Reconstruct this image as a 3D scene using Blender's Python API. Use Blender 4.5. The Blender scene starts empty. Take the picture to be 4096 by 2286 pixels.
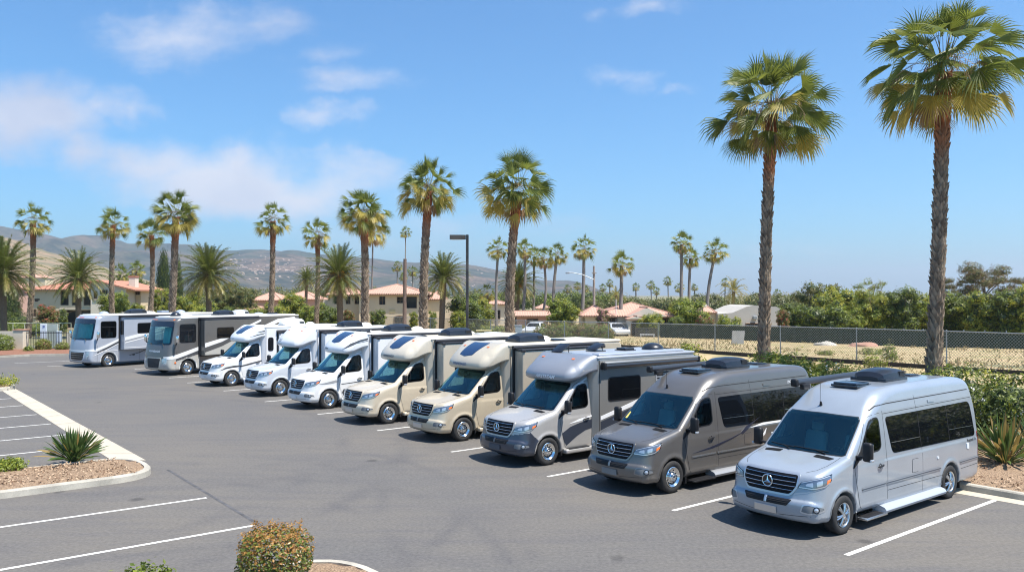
import bpy, bmesh, math, random
import numpy as np
from mathutils import Vector, Matrix, noise
from mathutils.bvhtree import BVHTree
from mathutils.geometry import delaunay_2d_cdt

random.seed(7)
SC = bpy.context.scene
COL = SC.collection
PI = math.pi
R_ = math.radians

# ---------------------------------------------------------------- camera geometry (metres)
F, HZ, CAMH, CX = 3300.0, 1180.0, 4.4, 2048.0
TH = math.atan(4152 / 3300)
LX = (math.sin(TH), math.cos(TH))      # along a parking bay, towards the fence
RX = (-LX[1], LX[0])                   # along the row of bays


def gnd(px, py, z=0.0):
    Y = (CAMH - z) * F / (py - HZ)
    return Vector(((px - CX) / F * Y, Y, z))


def at(px, py, Y):
    return Vector(((px - CX) / F * Y, Y, CAMH - (py - HZ) / F * Y))


# ---------------------------------------------------------------- object helpers
def tag(o, label=None, cat=None, group=None, kind=None):
    if label: o['label'] = label
    if cat: o['category'] = cat
    if group: o['group'] = group
    if kind: o['kind'] = kind
    return o


def empty(name, loc, rz=0.0, scale=1.0):
    o = bpy.data.objects.new(name, None)
    o.empty_display_size = .2
    COL.objects.link(o)
    o.location = loc
    o.rotation_euler = (0, 0, rz)
    o.scale = (scale,) * 3
    return o


def mesh_data(name, V, Fs, mats, mi=None, smooth=False, normals=None):
    me = bpy.data.meshes.new(name)
    me.from_pydata([tuple(v) for v in V], [], [tuple(f) for f in Fs])
    for m in (mats if isinstance(mats, (list, tuple)) else [mats]):
        me.materials.append(m)
    if mi is not None:
        me.polygons.foreach_set('material_index', np.array(mi, dtype=np.int32))
    if smooth:
        me.polygons.foreach_set('use_smooth', np.ones(len(me.polygons), dtype=bool))
    if normals is not None:
        me.polygons.foreach_set('use_smooth', np.ones(len(me.polygons), dtype=bool))
        me.normals_split_custom_set_from_vertices([tuple(n) for n in normals])
    me.update()
    return me


def link(name, me, parent=None, loc=(0, 0, 0), rot=(0, 0, 0), scale=(1, 1, 1)):
    o = bpy.data.objects.new(name, me)
    COL.objects.link(o)
    o.location = loc
    o.rotation_euler = rot
    o.scale = scale
    if parent is not None: o.parent = parent
    return o


def copy_tree(o, parent=None):
    c = o.copy()
    COL.objects.link(c)
    c.parent = parent
    for ch in list(o.children): copy_tree(ch, c)
    return c


class MB:
    """collects polygons, then becomes one mesh object"""
    def __init__(s):
        s.v = []; s.f = []; s.m = []

    def add(s, V, Fs, m=0):
        b = len(s.v)
        s.v += [tuple(v) for v in V]
        s.f += [tuple(i + b for i in f) for f in Fs]
        s.m += [m] * len(Fs)
        return s

    def box(s, x0, x1, y0, y1, z0, z1, m=0, M=None):
        V = [Vector((x, y, z)) for x in (x0, x1) for y in (y0, y1) for z in (z0, z1)]
        if M is not None: V = [M @ v for v in V]
        return s.add(V, [(0, 1, 3, 2), (4, 6, 7, 5), (0, 4, 5, 1), (2, 3, 7, 6), (0, 2, 6, 4), (1, 5, 7, 3)], m)

    def rbox(s, x0, x1, y0, y1, z0, z1, r=.03, seg=2, m=0, M=None):
        bm = bmesh.new()
        bmesh.ops.create_cube(bm, size=1)
        for v in bm.verts:
            v.co = Vector(((x0 + x1) / 2 + v.co.x * (x1 - x0), (y0 + y1) / 2 + v.co.y * (y1 - y0), (z0 + z1) / 2 + v.co.z * (z1 - z0)))
        bmesh.ops.bevel(bm, geom=bm.edges[:], offset=min(r, .49 * min(x1 - x0, y1 - y0, z1 - z0)), segments=seg, profile=.5, affect='EDGES')
        return s.bm(bm, m, M)

    def bm(s, bm, m=0, M=None):
        bm.verts.index_update()
        V = [(M @ v.co) if M is not None else v.co.copy() for v in bm.verts]
        s.add(V, [[v.index for v in f.verts] for f in bm.faces], m)
        bm.free()
        return s

    def tube(s, pts, r, n=8, m=0, cap=True, flat=1.0):
        pts = [Vector(p) for p in pts]
        rr = r if isinstance(r, (list, tuple)) else [r] * len(pts)
        V = []; Fs = []
        ref = None
        for i, p in enumerate(pts):
            d = (pts[min(i + 1, len(pts) - 1)] - pts[max(i - 1, 0)])
            if d.length < 1e-9: d = Vector((0, 0, 1))
            d.normalize()
            if ref is None:
                ref = Vector((0, 0, 1)) if abs(d.z) < .9 else Vector((1, 0, 0))
            a = d.cross(ref)
            if a.length < 1e-6: a = d.orthogonal()
            a.normalize(); b = a.cross(d).normalized()
            for k in range(n):
                t = 2 * PI * k / n
                V.append(p + (a * math.cos(t) + b * math.sin(t) * flat) * rr[i])
        for i in range(len(pts) - 1):
            for k in range(n):
                k2 = (k + 1) % n
                Fs.append((i * n + k, i * n + k2, (i + 1) * n + k2, (i + 1) * n + k))
        if cap:
            Fs.append(tuple(range(n - 1, -1, -1)))
            Fs.append(tuple((len(pts) - 1) * n + k for k in range(n)))
        return s.add(V, Fs, m)

    def lathe(s, prof, n=32, m=0, M=None, closed=False):
        """profile (radius, height) spun round the z axis"""
        V = []; Fs = []
        for (r, h) in prof:
            for k in range(n):
                t = 2 * PI * k / n
                V.append(Vector((r * math.cos(t), r * math.sin(t), h)))
        P = len(prof)
        for i in range(P - 1 + (1 if closed else 0)):
            j = (i + 1) % P
            for k in range(n):
                k2 = (k + 1) % n
                Fs.append((i * n + k, i * n + k2, j * n + k2, j * n + k))
        if M is not None: V = [M @ v for v in V]
        return s.add(V, Fs, m)

    def prism(s, poly, z0, z1, m=0, M=None):
        n = len(poly)
        V = [Vector((p[0], p[1], z0)) for p in poly] + [Vector((p[0], p[1], z1)) for p in poly]
        if M is not None: V = [M @ v for v in V]
        Fs = [tuple(range(n - 1, -1, -1)), tuple(range(n, 2 * n))]
        for i in range(n):
            j = (i + 1) % n
            Fs.append((i, j, n + j, n + i))
        return s.add(V, Fs, m)

    def data(s, name, mats, smooth=False, sharp=None):
        me = mesh_data(name, s.v, s.f, mats, s.m, smooth)
        if smooth and sharp is not None:
            me.set_sharp_from_angle(angle=R_(sharp))
        return me

    def build(s, name, mats, parent=None, smooth=False, sharp=35, loc=(0, 0, 0), rot=(0, 0, 0), recalc=False):
        me = s.data(name, mats, smooth, sharp)
        if recalc:
            bm = bmesh.new(); bm.from_mesh(me)
            bmesh.ops.recalc_face_normals(bm, faces=bm.faces[:])
            bm.to_mesh(me); bm.free()
        return link(name, me, parent, loc, rot)


# ---------------------------------------------------------------- materials
MATS = {}


class NT:
    def __init__(s, name):
        s.m = bpy.data.materials.new(name)
        s.m.use_nodes = True
        s.n = s.m.node_tree.nodes; s.l = s.m.node_tree.links
        s.b = s.n['Principled BSDF']; s.out = s.n['Material Output']

    def new(s, t, **kw):
        nd = s.n.new(t)
        for k, v in kw.items():
            if k in nd.inputs: nd.inputs[k].default_value = v
            else: setattr(nd, k, v)
        return nd

    def lk(s, a, b): s.l.new(a, b)

    def coord(s, kind='Object', scale=(1, 1, 1)):
        t = s.new('ShaderNodeTexCoord'); mp = s.new('ShaderNodeMapping')
        mp.inputs['Scale'].default_value = scale
        s.lk(t.outputs[kind], mp.inputs[0])
        return mp.outputs[0]

    def noise(s, vec, scale, detail=4, rough=.55):
        nd = s.new('ShaderNodeTexNoise')
        nd.inputs['Scale'].default_value = scale; nd.inputs['Detail'].default_value = detail
        nd.inputs['Roughness'].default_value = rough
        if vec is not None: s.lk(vec, nd.inputs['Vector'])
        return nd.outputs['Fac']

    def ramp(s, fac, stops):
        nd = s.new('ShaderNodeValToRGB')
        e = nd.color_ramp.elements
        while len(e) < len(stops): e.new(.5)
        for i, (p, c) in enumerate(stops):
            e[i].position = p; e[i].color = (c if len(c) == 4 else (*c, 1)) if isinstance(c, (tuple, list)) else (c, c, c, 1)
        s.lk(fac, nd.inputs[0])
        return nd.outputs['Color']

    def mix(s, fac, a, b, mode='MIX'):
        nd = s.new('ShaderNodeMix'); nd.data_type = 'RGBA'; nd.blend_type = mode
        for i, v in ((0, fac), (6, a), (7, b)):
            if hasattr(v, 'links'): s.lk(v, nd.inputs[i])
            elif i == 0: nd.inputs[0].default_value = v
            else: nd.inputs[i].default_value = (*v, 1) if len(v) == 3 else v
        return nd.outputs[2]

    def math(s, op, a, b=0.0):
        nd = s.new('ShaderNodeMath'); nd.operation = op
        for i, v in ((0, a), (1, b)):
            if hasattr(v, 'links'): s.lk(v, nd.inputs[i])
            else: nd.inputs[i].default_value = v
        return nd.outputs[0]

    def bump(s, h, strength=.3, dist=.02):
        nd = s.new('ShaderNodeBump')
        nd.inputs['Strength'].default_value = strength; nd.inputs['Distance'].default_value = dist
        s.lk(h, nd.inputs['Height']); s.lk(nd.outputs[0], s.b.inputs['Normal'])
        return nd


def simple(name, col, rough=.5, metal=0.0, coat=0.0, var=0.0, vscale=3.0, spec=None, bump=0.0, bscale=40.0):
    if name in MATS: return MATS[name]
    t = NT(name)
    t.b.inputs['Base Color'].default_value = (*col, 1)
    t.b.inputs['Roughness'].default_value = rough
    t.b.inputs['Metallic'].default_value = metal
    t.b.inputs['Coat Weight'].default_value = coat
    t.b.inputs['Coat Roughness'].default_value = .06
    if spec is not None: t.b.inputs['Specular IOR Level'].default_value = spec
    if var > 0:
        v = t.coord('Object')
        f = t.noise(v, vscale, 5)
        lo = tuple(c * (1 - var) for c in col); hi = tuple(min(1, c * (1 + var)) for c in col)
        t.lk(t.ramp(f, [(.3, lo), (.7, hi)]), t.b.inputs['Base Color'])
    if bump > 0:
        t.bump(t.noise(t.coord('Object'), bscale, 4), bump, .02)
    MATS[name] = t.m
    return t.m


def paint(name, col, metal=.55, rough=.32, inner=(.05, .05, .055)):
    """two-layer car paint, light road dust low down, dark trim on the inside of the shell"""
    if name in MATS: return MATS[name]
    t = NT(name)
    v = t.coord('Object')
    f = t.noise(v, 1.1, 5)
    c1 = t.ramp(f, [(.35, tuple(c * .955 for c in col)), (.65, tuple(min(1, c * 1.03) for c in col))])
    flake = t.noise(v, 900, 1)
    c1 = t.mix(.06, c1, t.ramp(flake, [(.4, .2), (.6, .9)]), 'OVERLAY')
    # dust: a thin film kept on the lower panels
    sep = t.new('ShaderNodeSeparateXYZ'); t.lk(v, sep.inputs[0])
    dust = t.new('ShaderNodeMapRange'); dust.inputs[1].default_value = .95; dust.inputs[2].default_value = .2
    dust.inputs[3].default_value = 0; dust.inputs[4].default_value = .22
    t.lk(sep.outputs[2], dust.inputs[0])
    dn = t.math('MULTIPLY', dust.outputs[0], t.noise(v, 6, 5))
    c1 = t.mix(dn, c1, (.22, .2, .17))
    geo = t.new('ShaderNodeNewGeometry')
    c2 = t.mix(geo.outputs['Backfacing'], c1, inner)
    t.lk(c2, t.b.inputs['Base Color'])
    mt = t.math('MULTIPLY', t.math('SUBTRACT', 1.0, geo.outputs['Backfacing']), metal)
    t.lk(mt, t.b.inputs['Metallic'])
    rg = t.math('ADD', rough, t.math('MULTIPLY', t.noise(v, 2.3, 4), .1))
    t.lk(rg, t.b.inputs['Roughness'])
    t.b.inputs['Coat Weight'].default_value = .7
    t.b.inputs['Coat Roughness'].default_value = .05
    MATS[name] = t.m
    return t.m


def glass(name, tint, refl_rough=.02, gcol=(.85, .93, 1.0), base_mix=0.0):
    if name in MATS: return MATS[name]
    t = NT(name)
    t.n.remove(t.b)
    tr = t.new('ShaderNodeBsdfTransparent'); tr.inputs[0].default_value = (*tint, 1)
    gl = t.new('ShaderNodeBsdfGlossy'); gl.inputs['Color'].default_value = (*gcol, 1); gl.inputs['Roughness'].default_value = refl_rough
    fr = t.new('ShaderNodeFresnel'); fr.inputs[0].default_value = 1.52
    mx = t.new('ShaderNodeMixShader')
    fac = t.math('MINIMUM', t.math('ADD', t.math('MULTIPLY', fr.outputs[0], 1.7), base_mix), 1.0)
    t.lk(fac, mx.inputs[0]); t.lk(tr.outputs[0], mx.inputs[1]); t.lk(gl.outputs[0], mx.inputs[2])
    t.lk(mx.outputs[0], t.out.inputs[0])
    MATS[name] = t.m
    return t.m


def leafmat(name, col, col2, trans=.35, rough=.5, vscale=1.5):
    if name in MATS: return MATS[name]
    t = NT(name)
    geo = t.new('ShaderNodeNewGeometry')
    rnd = geo.outputs['Random Per Island']
    c = t.mix(rnd, col, col2)
    n = t.noise(t.coord('Object'), vscale, 3)
    c = t.mix(t.math('MULTIPLY', n, .6), c, tuple(x * .55 for x in col))
    t.lk(c, t.b.inputs['Base Color'])
    t.b.inputs['Roughness'].default_value = rough
    tl = t.new('ShaderNodeBsdfTranslucent')
    t.lk(t.mix(.5, c, tuple(min(1, x * 1.6) for x in col2)), tl.inputs[0])
    mx = t.new('ShaderNodeMixShader'); mx.inputs[0].default_value = trans
    t.lk(t.b.outputs[0], mx.inputs[1]); t.lk(tl.outputs[0], mx.inputs[2]); t.lk(mx.outputs[0], t.out.inputs[0])
    MATS[name] = t.m
    return t.m
# ---------------------------------------------------------------- smooth bodies from distance fields
def smooth_poly(pts, it=2):
    """Chaikin corner cutting of a closed outline; a point given as (x, z, 1) keeps its corner"""
    P = [(p[0], p[1], (p[2] if len(p) > 2 else 0)) for p in pts]
    for _ in range(it):
        Q = []
        n = len(P)
        for i in range(n):
            a, b = P[i], P[(i + 1) % n]
            Q.append(a if a[2] else (a[0] * .75 + b[0] * .25, a[1] * .75 + b[1] * .25, 0))
            if not b[2]: Q.append((a[0] * .25 + b[0] * .75, a[1] * .25 + b[1] * .75, 0))
        P = Q
    return [(p[0], p[1]) for p in P]


def poly_sdf(X, Z, poly):
    P = np.array(poly, float)
    d = np.full(X.shape, 1e9)
    inside = np.zeros(X.shape, bool)
    n = len(P)
    for i in range(n):
        ax, az = P[i]; bx, bz = P[(i + 1) % n]
        ex, ez = bx - ax, bz - az
        L2 = ex * ex + ez * ez
        if L2 < 1e-12: continue
        wx, wz = X - ax, Z - az
        t = np.clip((wx * ex + wz * ez) / L2, 0, 1)
        d = np.minimum(d, (wx - ex * t) ** 2 + (wz - ez * t) ** 2)
        c1 = (az > Z) != (bz > Z)
        xx = ex * (Z - az) / (ez if abs(ez) > 1e-12 else 1e-12) + ax
        inside ^= (c1 & (X < xx))
    d = np.sqrt(d)
    return np.where(inside, -d, d)


class Side:
    """2D signed distance of a side outline, tabulated for quick lookups"""
    def __init__(s, poly, x0, x1, z0, z1, h=.02):
        s.x0, s.z0, s.h = x0, z0, h
        xs = np.arange(x0, x1 + h, h); zs = np.arange(z0, z1 + h, h)
        X, Z = np.meshgrid(xs, zs, indexing='ij')
        s.g = poly_sdf(X, Z, poly)

    def __call__(s, x, z):
        u = np.clip((x - s.x0) / s.h, 0, s.g.shape[0] - 1.001); v = np.clip((z - s.z0) / s.h, 0, s.g.shape[1] - 1.001)
        i = u.astype(int); j = v.astype(int); a = u - i; b = v - j
        g = s.g
        return (g[i, j] * (1 - a) * (1 - b) + g[i + 1, j] * a * (1 - b) + g[i, j + 1] * (1 - a) * b + g[i + 1, j + 1] * a * b)


def rint(a, b, r):
    u = np.maximum(a + r, 0); v = np.maximum(b + r, 0)
    return np.minimum(np.maximum(a, b), -r) + np.sqrt(u * u + v * v)


def lut(x, pts):
    return np.interp(x, [p[0] for p in pts], [p[1] for p in pts])


def sstep(x, a, b):
    t = np.clip((x - a) / (b - a), 0, 1)
    return t * t * (3 - 2 * t)


def nets(f, xs, ys, zs):
    xs, ys, zs = (np.asarray(a, float) for a in (xs, ys, zs))
    X, Y, Z = np.meshgrid(xs, ys, zs, indexing='ij')
    G = f(X, Y, Z)
    S = G < 0
    nx, ny, nz = G.shape
    cnt = np.zeros((nx - 1, ny - 1, nz - 1)); acc = np.zeros((nx - 1, ny - 1, nz - 1, 3))
    co = [X, Y, Z]

    def edge(ax):
        sl0 = [slice(None)] * 3; sl1 = [slice(None)] * 3
        sl0[ax] = slice(0, -1); sl1[ax] = slice(1, None)
        sl0, sl1 = tuple(sl0), tuple(sl1)
        a, b = G[sl0], G[sl1]
        cross = S[sl0] != S[sl1]
        t = np.where(cross, a / np.where(cross, a - b, 1), 0)
        p = np.stack([c[sl0] + (c[sl1] - c[sl0]) * t for c in co], -1)
        return cross, p

    crosses = []
    for ax in range(3):
        cr, p = edge(ax)
        crosses.append(cr)
        o = [a for a in range(3) if a != ax]
        for d0 in (0, 1):
            for d1 in (0, 1):
                sl = [None] * 3
                sl[ax] = slice(None)
                sl[o[0]] = slice(d0, d0 + (G.shape[o[0]] - 1)); sl[o[1]] = slice(d1, d1 + (G.shape[o[1]] - 1))
                sl = tuple(sl)
                c = cr[sl]
                cnt += c
                acc += p[sl] * c[..., None]
    act = cnt > 0
    idx = -np.ones(cnt.shape, int)
    idx[act] = np.arange(act.sum())
    V = acc[act] / cnt[act][:, None]
    faces = []
    for ax in range(3):
        cr = crosses[ax]
        o = [a for a in range(3) if a != ax]
        ii = np.argwhere(cr)
        ok = (ii[:, o[0]] > 0) & (ii[:, o[1]] > 0) & (ii[:, o[0]] < G.shape[o[0]] - 1) & (ii[:, o[1]] < G.shape[o[1]] - 1)
        ii = ii[ok]
        q = []
        for (d0, d1) in ((-1, -1), (0, -1), (0, 0), (-1, 0)):
            j = ii.copy(); j[:, o[0]] += d0; j[:, o[1]] += d1
            q.append(idx[j[:, 0], j[:, 1], j[:, 2]])
        q = np.stack(q, 1)
        s0 = S[ii[:, 0], ii[:, 1], ii[:, 2]]
        flip = s0 if ax != 1 else ~s0
        q[~flip] = q[~flip][:, ::-1]
        faces.append(q)
    Fc = np.concatenate(faces)
    e = 2e-3

    def grad(P):
        g = np.stack([f(P[:, 0] + (e if k == 0 else 0), P[:, 1] + (e if k == 1 else 0), P[:, 2] + (e if k == 2 else 0)) -
                      f(P[:, 0] - (e if k == 0 else 0), P[:, 1] - (e if k == 1 else 0), P[:, 2] - (e if k == 2 else 0)) for k in range(3)], 1) / (2 * e)
        return g
    V0 = V.copy()
    for _ in range(3):
        g = grad(V); d = f(V[:, 0], V[:, 1], V[:, 2])
        n2 = np.maximum((g * g).sum(1), .05)
        st = np.clip(d / n2, -.03, .03)
        V = V - g * st[:, None]
    g = grad(V)
    N = g / np.maximum(np.linalg.norm(g, axis=1), 1e-6)[:, None]
    return V, Fc, N


def frame(kind):
    """projection frames: origin axis U, V and shooting direction D"""
    return {'left': (Vector((1, 0, 0)), Vector((0, 0, 1)), Vector((0, 1, 0))),      # seen from -y
            'right': (Vector((1, 0, 0)), Vector((0, 0, 1)), Vector((0, -1, 0))),
            'front': (Vector((0, 1, 0)), Vector((0, 0, 1)), Vector((1, 0, 0))),      # seen from -x
            'back': (Vector((0, 1, 0)), Vector((0, 0, 1)), Vector((-1, 0, 0))),
            'top': (Vector((1, 0, 0)), Vector((0, 1, 0)), Vector((0, 0, -1)))}[kind]


def inpoly(x, y, poly):
    c = False
    n = len(poly); j = n - 1
    for i in range(n):
        xi, yi = poly[i]; xj, yj = poly[j]
        if (yi > y) != (yj > y) and x < (xj - xi) * (y - yi) / (yj - yi) + xi: c = not c
        j = i
    return c


def rpoly(pts, r=.06, n=4):
    """rounds every corner of an outline"""
    out = []
    N = len(pts)
    for i in range(N):
        p = Vector(pts[i][:2]); a = Vector(pts[i - 1][:2]); b = Vector(pts[(i + 1) % N][:2])
        rr = pts[i][2] if len(pts[i]) > 2 else r
        if rr <= 0: out.append(tuple(p)); continue
        da = (a - p); db = (b - p)
        k = min(rr, da.length * .48, db.length * .48)
        p0 = p + da.normalized() * k; p1 = p + db.normalized() * k
        for t in range(n + 1):
            t /= n
            out.append(tuple(p0 * (1 - t) ** 2 + p * 2 * t * (1 - t) + p1 * t * t))
    return out


def inset(poly, d):
    N = len(poly)
    area = sum(poly[i][0] * poly[(i + 1) % N][1] - poly[(i + 1) % N][0] * poly[i][1] for i in range(N))
    sg = 1 if area > 0 else -1
    out = []
    for i in range(N):
        a = Vector(poly[i - 1]); p = Vector(poly[i]); b = Vector(poly[(i + 1) % N])
        e1 = (p - a); e2 = (b - p)
        if e1.length < 1e-9: e1 = e2
        if e2.length < 1e-9: e2 = e1
        n1 = Vector((-e1.y, e1.x)).normalized() * sg; n2 = Vector((-e2.y, e2.x)).normalized() * sg
        m = n1 + n2
        m = n1 if m.length < .2 else m.normalized() / max(.5, m.normalized().dot(n1))
        out.append(tuple(p + m * d))
    return out


class Shell:
    def __init__(s, V, Fc, N):
        s.V, s.F, s.N = V, Fc, N
        s.bvh = BVHTree.FromPolygons([tuple(v) for v in V], [tuple(int(i) for i in f) for f in Fc])

    def hit(s, kind, u, v, off):
        U, W, D = frame(kind)
        o = U * u + W * v - D * 6
        if kind == 'top': o = Vector((u, v, 8))
        if kind == 'front': o = Vector((-4, u, v))
        if kind == 'back': o = Vector((16, u, v))
        loc, nrm, fi, dist = s.bvh.ray_cast(o, D)
        if loc is None:
            loc, nrm, fi, dist = s.bvh.find_nearest(o + D * 5)
        f = s.F[fi]
        w = np.array([1 / (1e-4 + (Vector(s.V[i]) - loc).length) for i in f])
        n = Vector((s.N[f] * w[:, None]).sum(0)).normalized()
        if n.dot(D) > 0: n = -n
        return loc + n * off, n

    def patch(s, name, kind, outer, mats, parent, off=.004, res=.08, holes=(), rim=.012, thick=0.0):
        outer = [tuple(p[:2]) for p in outer]
        pts = []; edges = []

        def loop(poly):
            st = len(pts)
            n = len(poly)
            for i in range(n):
                a = Vector(poly[i]); b = Vector(poly[(i + 1) % n])
                k = max(1, int((b - a).length / res))
                for t in range(k): pts.append(a + (b - a) * (t / k))
            e = len(pts)
            for i in range(st, e): edges.append((i, i + 1 if i + 1 < e else st))
        loop(outer)
        holes = [[tuple(p[:2]) for p in h] for h in holes]
        for h in holes: loop(h)
        xs = [p[0] for p in outer]; ys = [p[1] for p in outer]
        x = min(xs) + res * .5
        while x < max(xs):
            y = min(ys) + res * .5
            while y < max(ys):
                if inpoly(x, y, outer) and not any(inpoly(x, y, h) for h in holes): pts.append(Vector((x, y)))
                y += res
            x += res
        vo, eo, fo, *_ = delaunay_2d_cdt(pts, edges, [], 0, 1e-6)
        fo = [f for f in fo if (lambda c: inpoly(c[0], c[1], outer) and not any(inpoly(c[0], c[1], h) for h in holes))
              ((sum(vo[i][0] for i in f) / len(f), sum(vo[i][1] for i in f) / len(f)))]
        V = []; Nn = []
        for p in vo:
            l, n = s.hit(kind, p[0], p[1], off)
            V.append(l); Nn.append(n)
        # consistent winding
        Fs = []
        for f in fo:
            a, b, c = V[f[0]], V[f[1]], V[f[2]]
            nn = (b - a).cross(c - a)
            Fs.append(tuple(f) if nn.dot(Nn[f[0]]) > 0 else tuple(reversed(f)))
        if rim:
            cnt = {}
            for f in Fs:
                for i in range(len(f)):
                    a, b = f[i], f[(i + 1) % len(f)]
                    cnt[(a, b)] = 1
            bd = [(a, b) for (a, b) in cnt if (b, a) not in cnt]
            for (a, b) in bd:
                i = len(V)
                d = (V[b] - V[a]); sn = d.cross(Nn[a]).normalized()
                V += [V[a], V[b], V[b] - Nn[b] * rim, V[a] - Nn[a] * rim]
                Nn += [sn] * 4
                Fs.append((i, i + 3, i + 2, i + 1))
        me = mesh_data(name, V, Fs, mats, None, True, Nn)
        return link(name, me, parent)

    def strip(s, name, kind, line, w, mats, parent, off=.003, res=.06, w2=None):
        """a ribbon of width w (m) following a polyline in the projection frame"""
        pts = []
        for i in range(len(line) - 1):
            a = Vector(line[i]); b = Vector(line[i + 1])
            k = max(1, int((b - a).length / res))
            for t in range(k): pts.append(a + (b - a) * (t / k))
        pts.append(Vector(line[-1]))
        V = []; Nn = []; Fs = []
        n = len(pts)
        for i, p in enumerate(pts):
            d = (pts[min(i + 1, n - 1)] - pts[max(i - 1, 0)]).normalized()
            q = Vector((-d.y, d.x))
            ww = w if w2 is None else w + (w2 - w) * i / (n - 1)
            for sg in (-.5, .5):
                l, nn = s.hit(kind, *(p + q * ww * sg), off)
                V.append(l); Nn.append(nn)
        for i in range(n - 1):
            f = (2 * i, 2 * i + 1, 2 * i + 3, 2 * i + 2)
            a, b, c = V[f[0]], V[f[1]], V[f[2]]
            Fs.append(f if (b - a).cross(c - a).dot(Nn[f[0]]) > 0 else tuple(reversed(f)))
        return (V, Fs, Nn) if name is None else link(name, mesh_data(name, V, Fs, mats, None, True, Nn), parent)

    def strips(s, name, kind, lines, w, mats, parent, off=.003):
        V = []; Fs = []; Nn = []
        for ln in lines:
            k = kind
            if isinstance(ln, tuple) and isinstance(ln[0], str): k, ln = ln
            a, b, c = s.strip(None, k, ln, w, mats, parent, off)
            o = len(V)
            V += a; Nn += c; Fs += [tuple(i + o for i in f) for f in b]
        return link(name, mesh_data(name, V, Fs, mats, None, True, Nn), parent)

    def wire(s, kind, line, r, off, res=.08):
        """points of a rod lying on the surface"""
        out = []
        for i in range(len(line) - 1):
            a = Vector(line[i]); b = Vector(line[i + 1])
            k = max(1, int((b - a).length / res))
            for t in range(k): out.append(s.hit(kind, *(a + (b - a) * (t / k)), off)[0])
        out.append(s.hit(kind, *line[-1], off)[0])
        return out

    def text(s, name, kind, string, u, v, size, mats, parent, off=.006, flip=False, shear=0.0, width=1.0, spacing=1.0):
        V, Fs = text_mesh(string, size, shear, spacing)
        out = []
        for p in V:
            x = p[0] * width
            if flip: x = -x
            out.append(s.hit(kind, u + x, v + p[1], off)[0])
        return link(name, mesh_data(name, out, Fs, mats), parent)

    def body(s, name, mats, parent, cut=(), zones=()):
        """the shell itself; cut = list of (kind, outline, test) whose faces are left out"""
        C = s.V[s.F].mean(1); NF = s.N[s.F].mean(1)
        keep = np.ones(len(s.F), bool)
        for (kind, poly, ok) in cut:
            m = ok(C, NF)
            ix = np.where(m)[0]
            P = np.array(poly)
            u = C[ix, 0] if kind in ('left', 'right') else C[ix, 1]
            d = poly_sdf(u, C[ix, 2], P)
            keep[ix[d < 0]] = False
        Fs = s.F[keep]
        used = np.zeros(len(s.V), bool); used[Fs.ravel()] = True
        re = -np.ones(len(s.V), int); re[used] = np.arange(used.sum())
        mi = np.zeros(len(Fs), np.int32)
        for k, z in enumerate(zones): mi[z[1](s.V[Fs].mean(1))] = k + 1
        me = mesh_data(name, s.V[used], re[Fs], mats, mi, True, s.N[used])
        return link(name, me, parent)


_TXT = {}


def text_mesh(string, size, shear=0.0, spacing=1.0):
    key = (string, size, shear, spacing)
    if key not in _TXT:
        cu = bpy.data.curves.new('lettering', 'FONT')
        cu.body = string; cu.size = size; cu.align_x = 'CENTER'; cu.align_y = 'CENTER'; cu.shear = shear
        cu.space_character = spacing; cu.offset = size * .02; cu.resolution_u = 3
        o = bpy.data.objects.new('lettering', cu)
        COL.objects.link(o)
        dg = bpy.context.evaluated_depsgraph_get()
        me = bpy.data.meshes.new_from_object(o.evaluated_get(dg))
        _TXT[key] = ([tuple(v.co) for v in me.vertices], [tuple(p.vertices) for p in me.polygons])
        bpy.data.objects.remove(o); bpy.data.curves.remove(cu); bpy.data.meshes.remove(me)
    return _TXT[key]


_SH = {}


def shell(key, f, xs, ys, zs):
    if key not in _SH: _SH[key] = Shell(*nets(f, xs, ys, zs))
    return _SH[key]
# ---------------------------------------------------------------- shared vehicle materials
black_pl = simple('black plastic', (.012, .012, .014), .5, var=.1, spec=.35)
black_gl = simple('black gloss', (.008, .008, .01), .12, coat=.6)
seam_m = simple('panel gap', (.02, .02, .022), .8)
seal_m = simple('rubber seal', (.012, .012, .014), .55)
chrome = simple('chrome', (.78, .79, .8), .12, 1.0)
alu = simple('brushed alloy', (.62, .63, .65), .3, 1.0)
tyre_m = simple('tyre rubber', (.022, .022, .023), .75, var=.25, vscale=14, bump=.25, bscale=60)
under_m = simple('underbody', (.015, .015, .015), .9)
priv_m = simple('privacy glass', (.004, .005, .007), .03, spec=.42)
grille_m = simple('grille black', (.006, .007, .010), .5, spec=.2)
tint_m = glass('side window glass', (.32, .42, .42))
wind_m = glass('windscreen glass', (.50, .88, .88), gcol=(.48, .90, .95), base_mix=.03)
bigwind_m = glass('coach windscreen glass', (.62, .86, .84), gcol=(.6, .8, .85))
lens_m = simple('lamp lens', (.50, .53, .57), .12, .45, coat=1.0)
lensd_m = simple('lamp interior', (.20, .22, .25), .15, .6, coat=1.0)
amber_m = simple('amber lens', (.75, .17, .03), .25, coat=.8)
red_m = simple('red lens', (.32, .012, .012), .2, coat=.8)
cabin_m = simple('cabin trim', (.17, .18, .17), .8, var=.15)
seat_m = simple('seat leather', (.42, .41, .37), .6, var=.1)
solar_m = simple('roof window glass', (.012, .03, .085), .06, coat=.8)
gelw_m = simple('white fibreglass roof', (.74, .74, .72), .35, coat=.3, var=.04)
gelb_m = simple('cream fibreglass roof', (.72, .66, .54), .35, coat=.3, var=.04)
acblk_m = simple('dark roof plastic', (.014, .017, .025), .32, coat=.2, var=.15)
acwht_m = simple('white roof plastic', (.74, .74, .73), .4, var=.04)
hatch_m = simple('smoked hatch', (.02, .028, .04), .1, coat=.6)
awn_m = simple('awning tube', (.03, .035, .045), .35, coat=.3)
curtain_m = simple('teal windscreen curtain', (.26, .66, .62), .8, var=.08)
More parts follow.
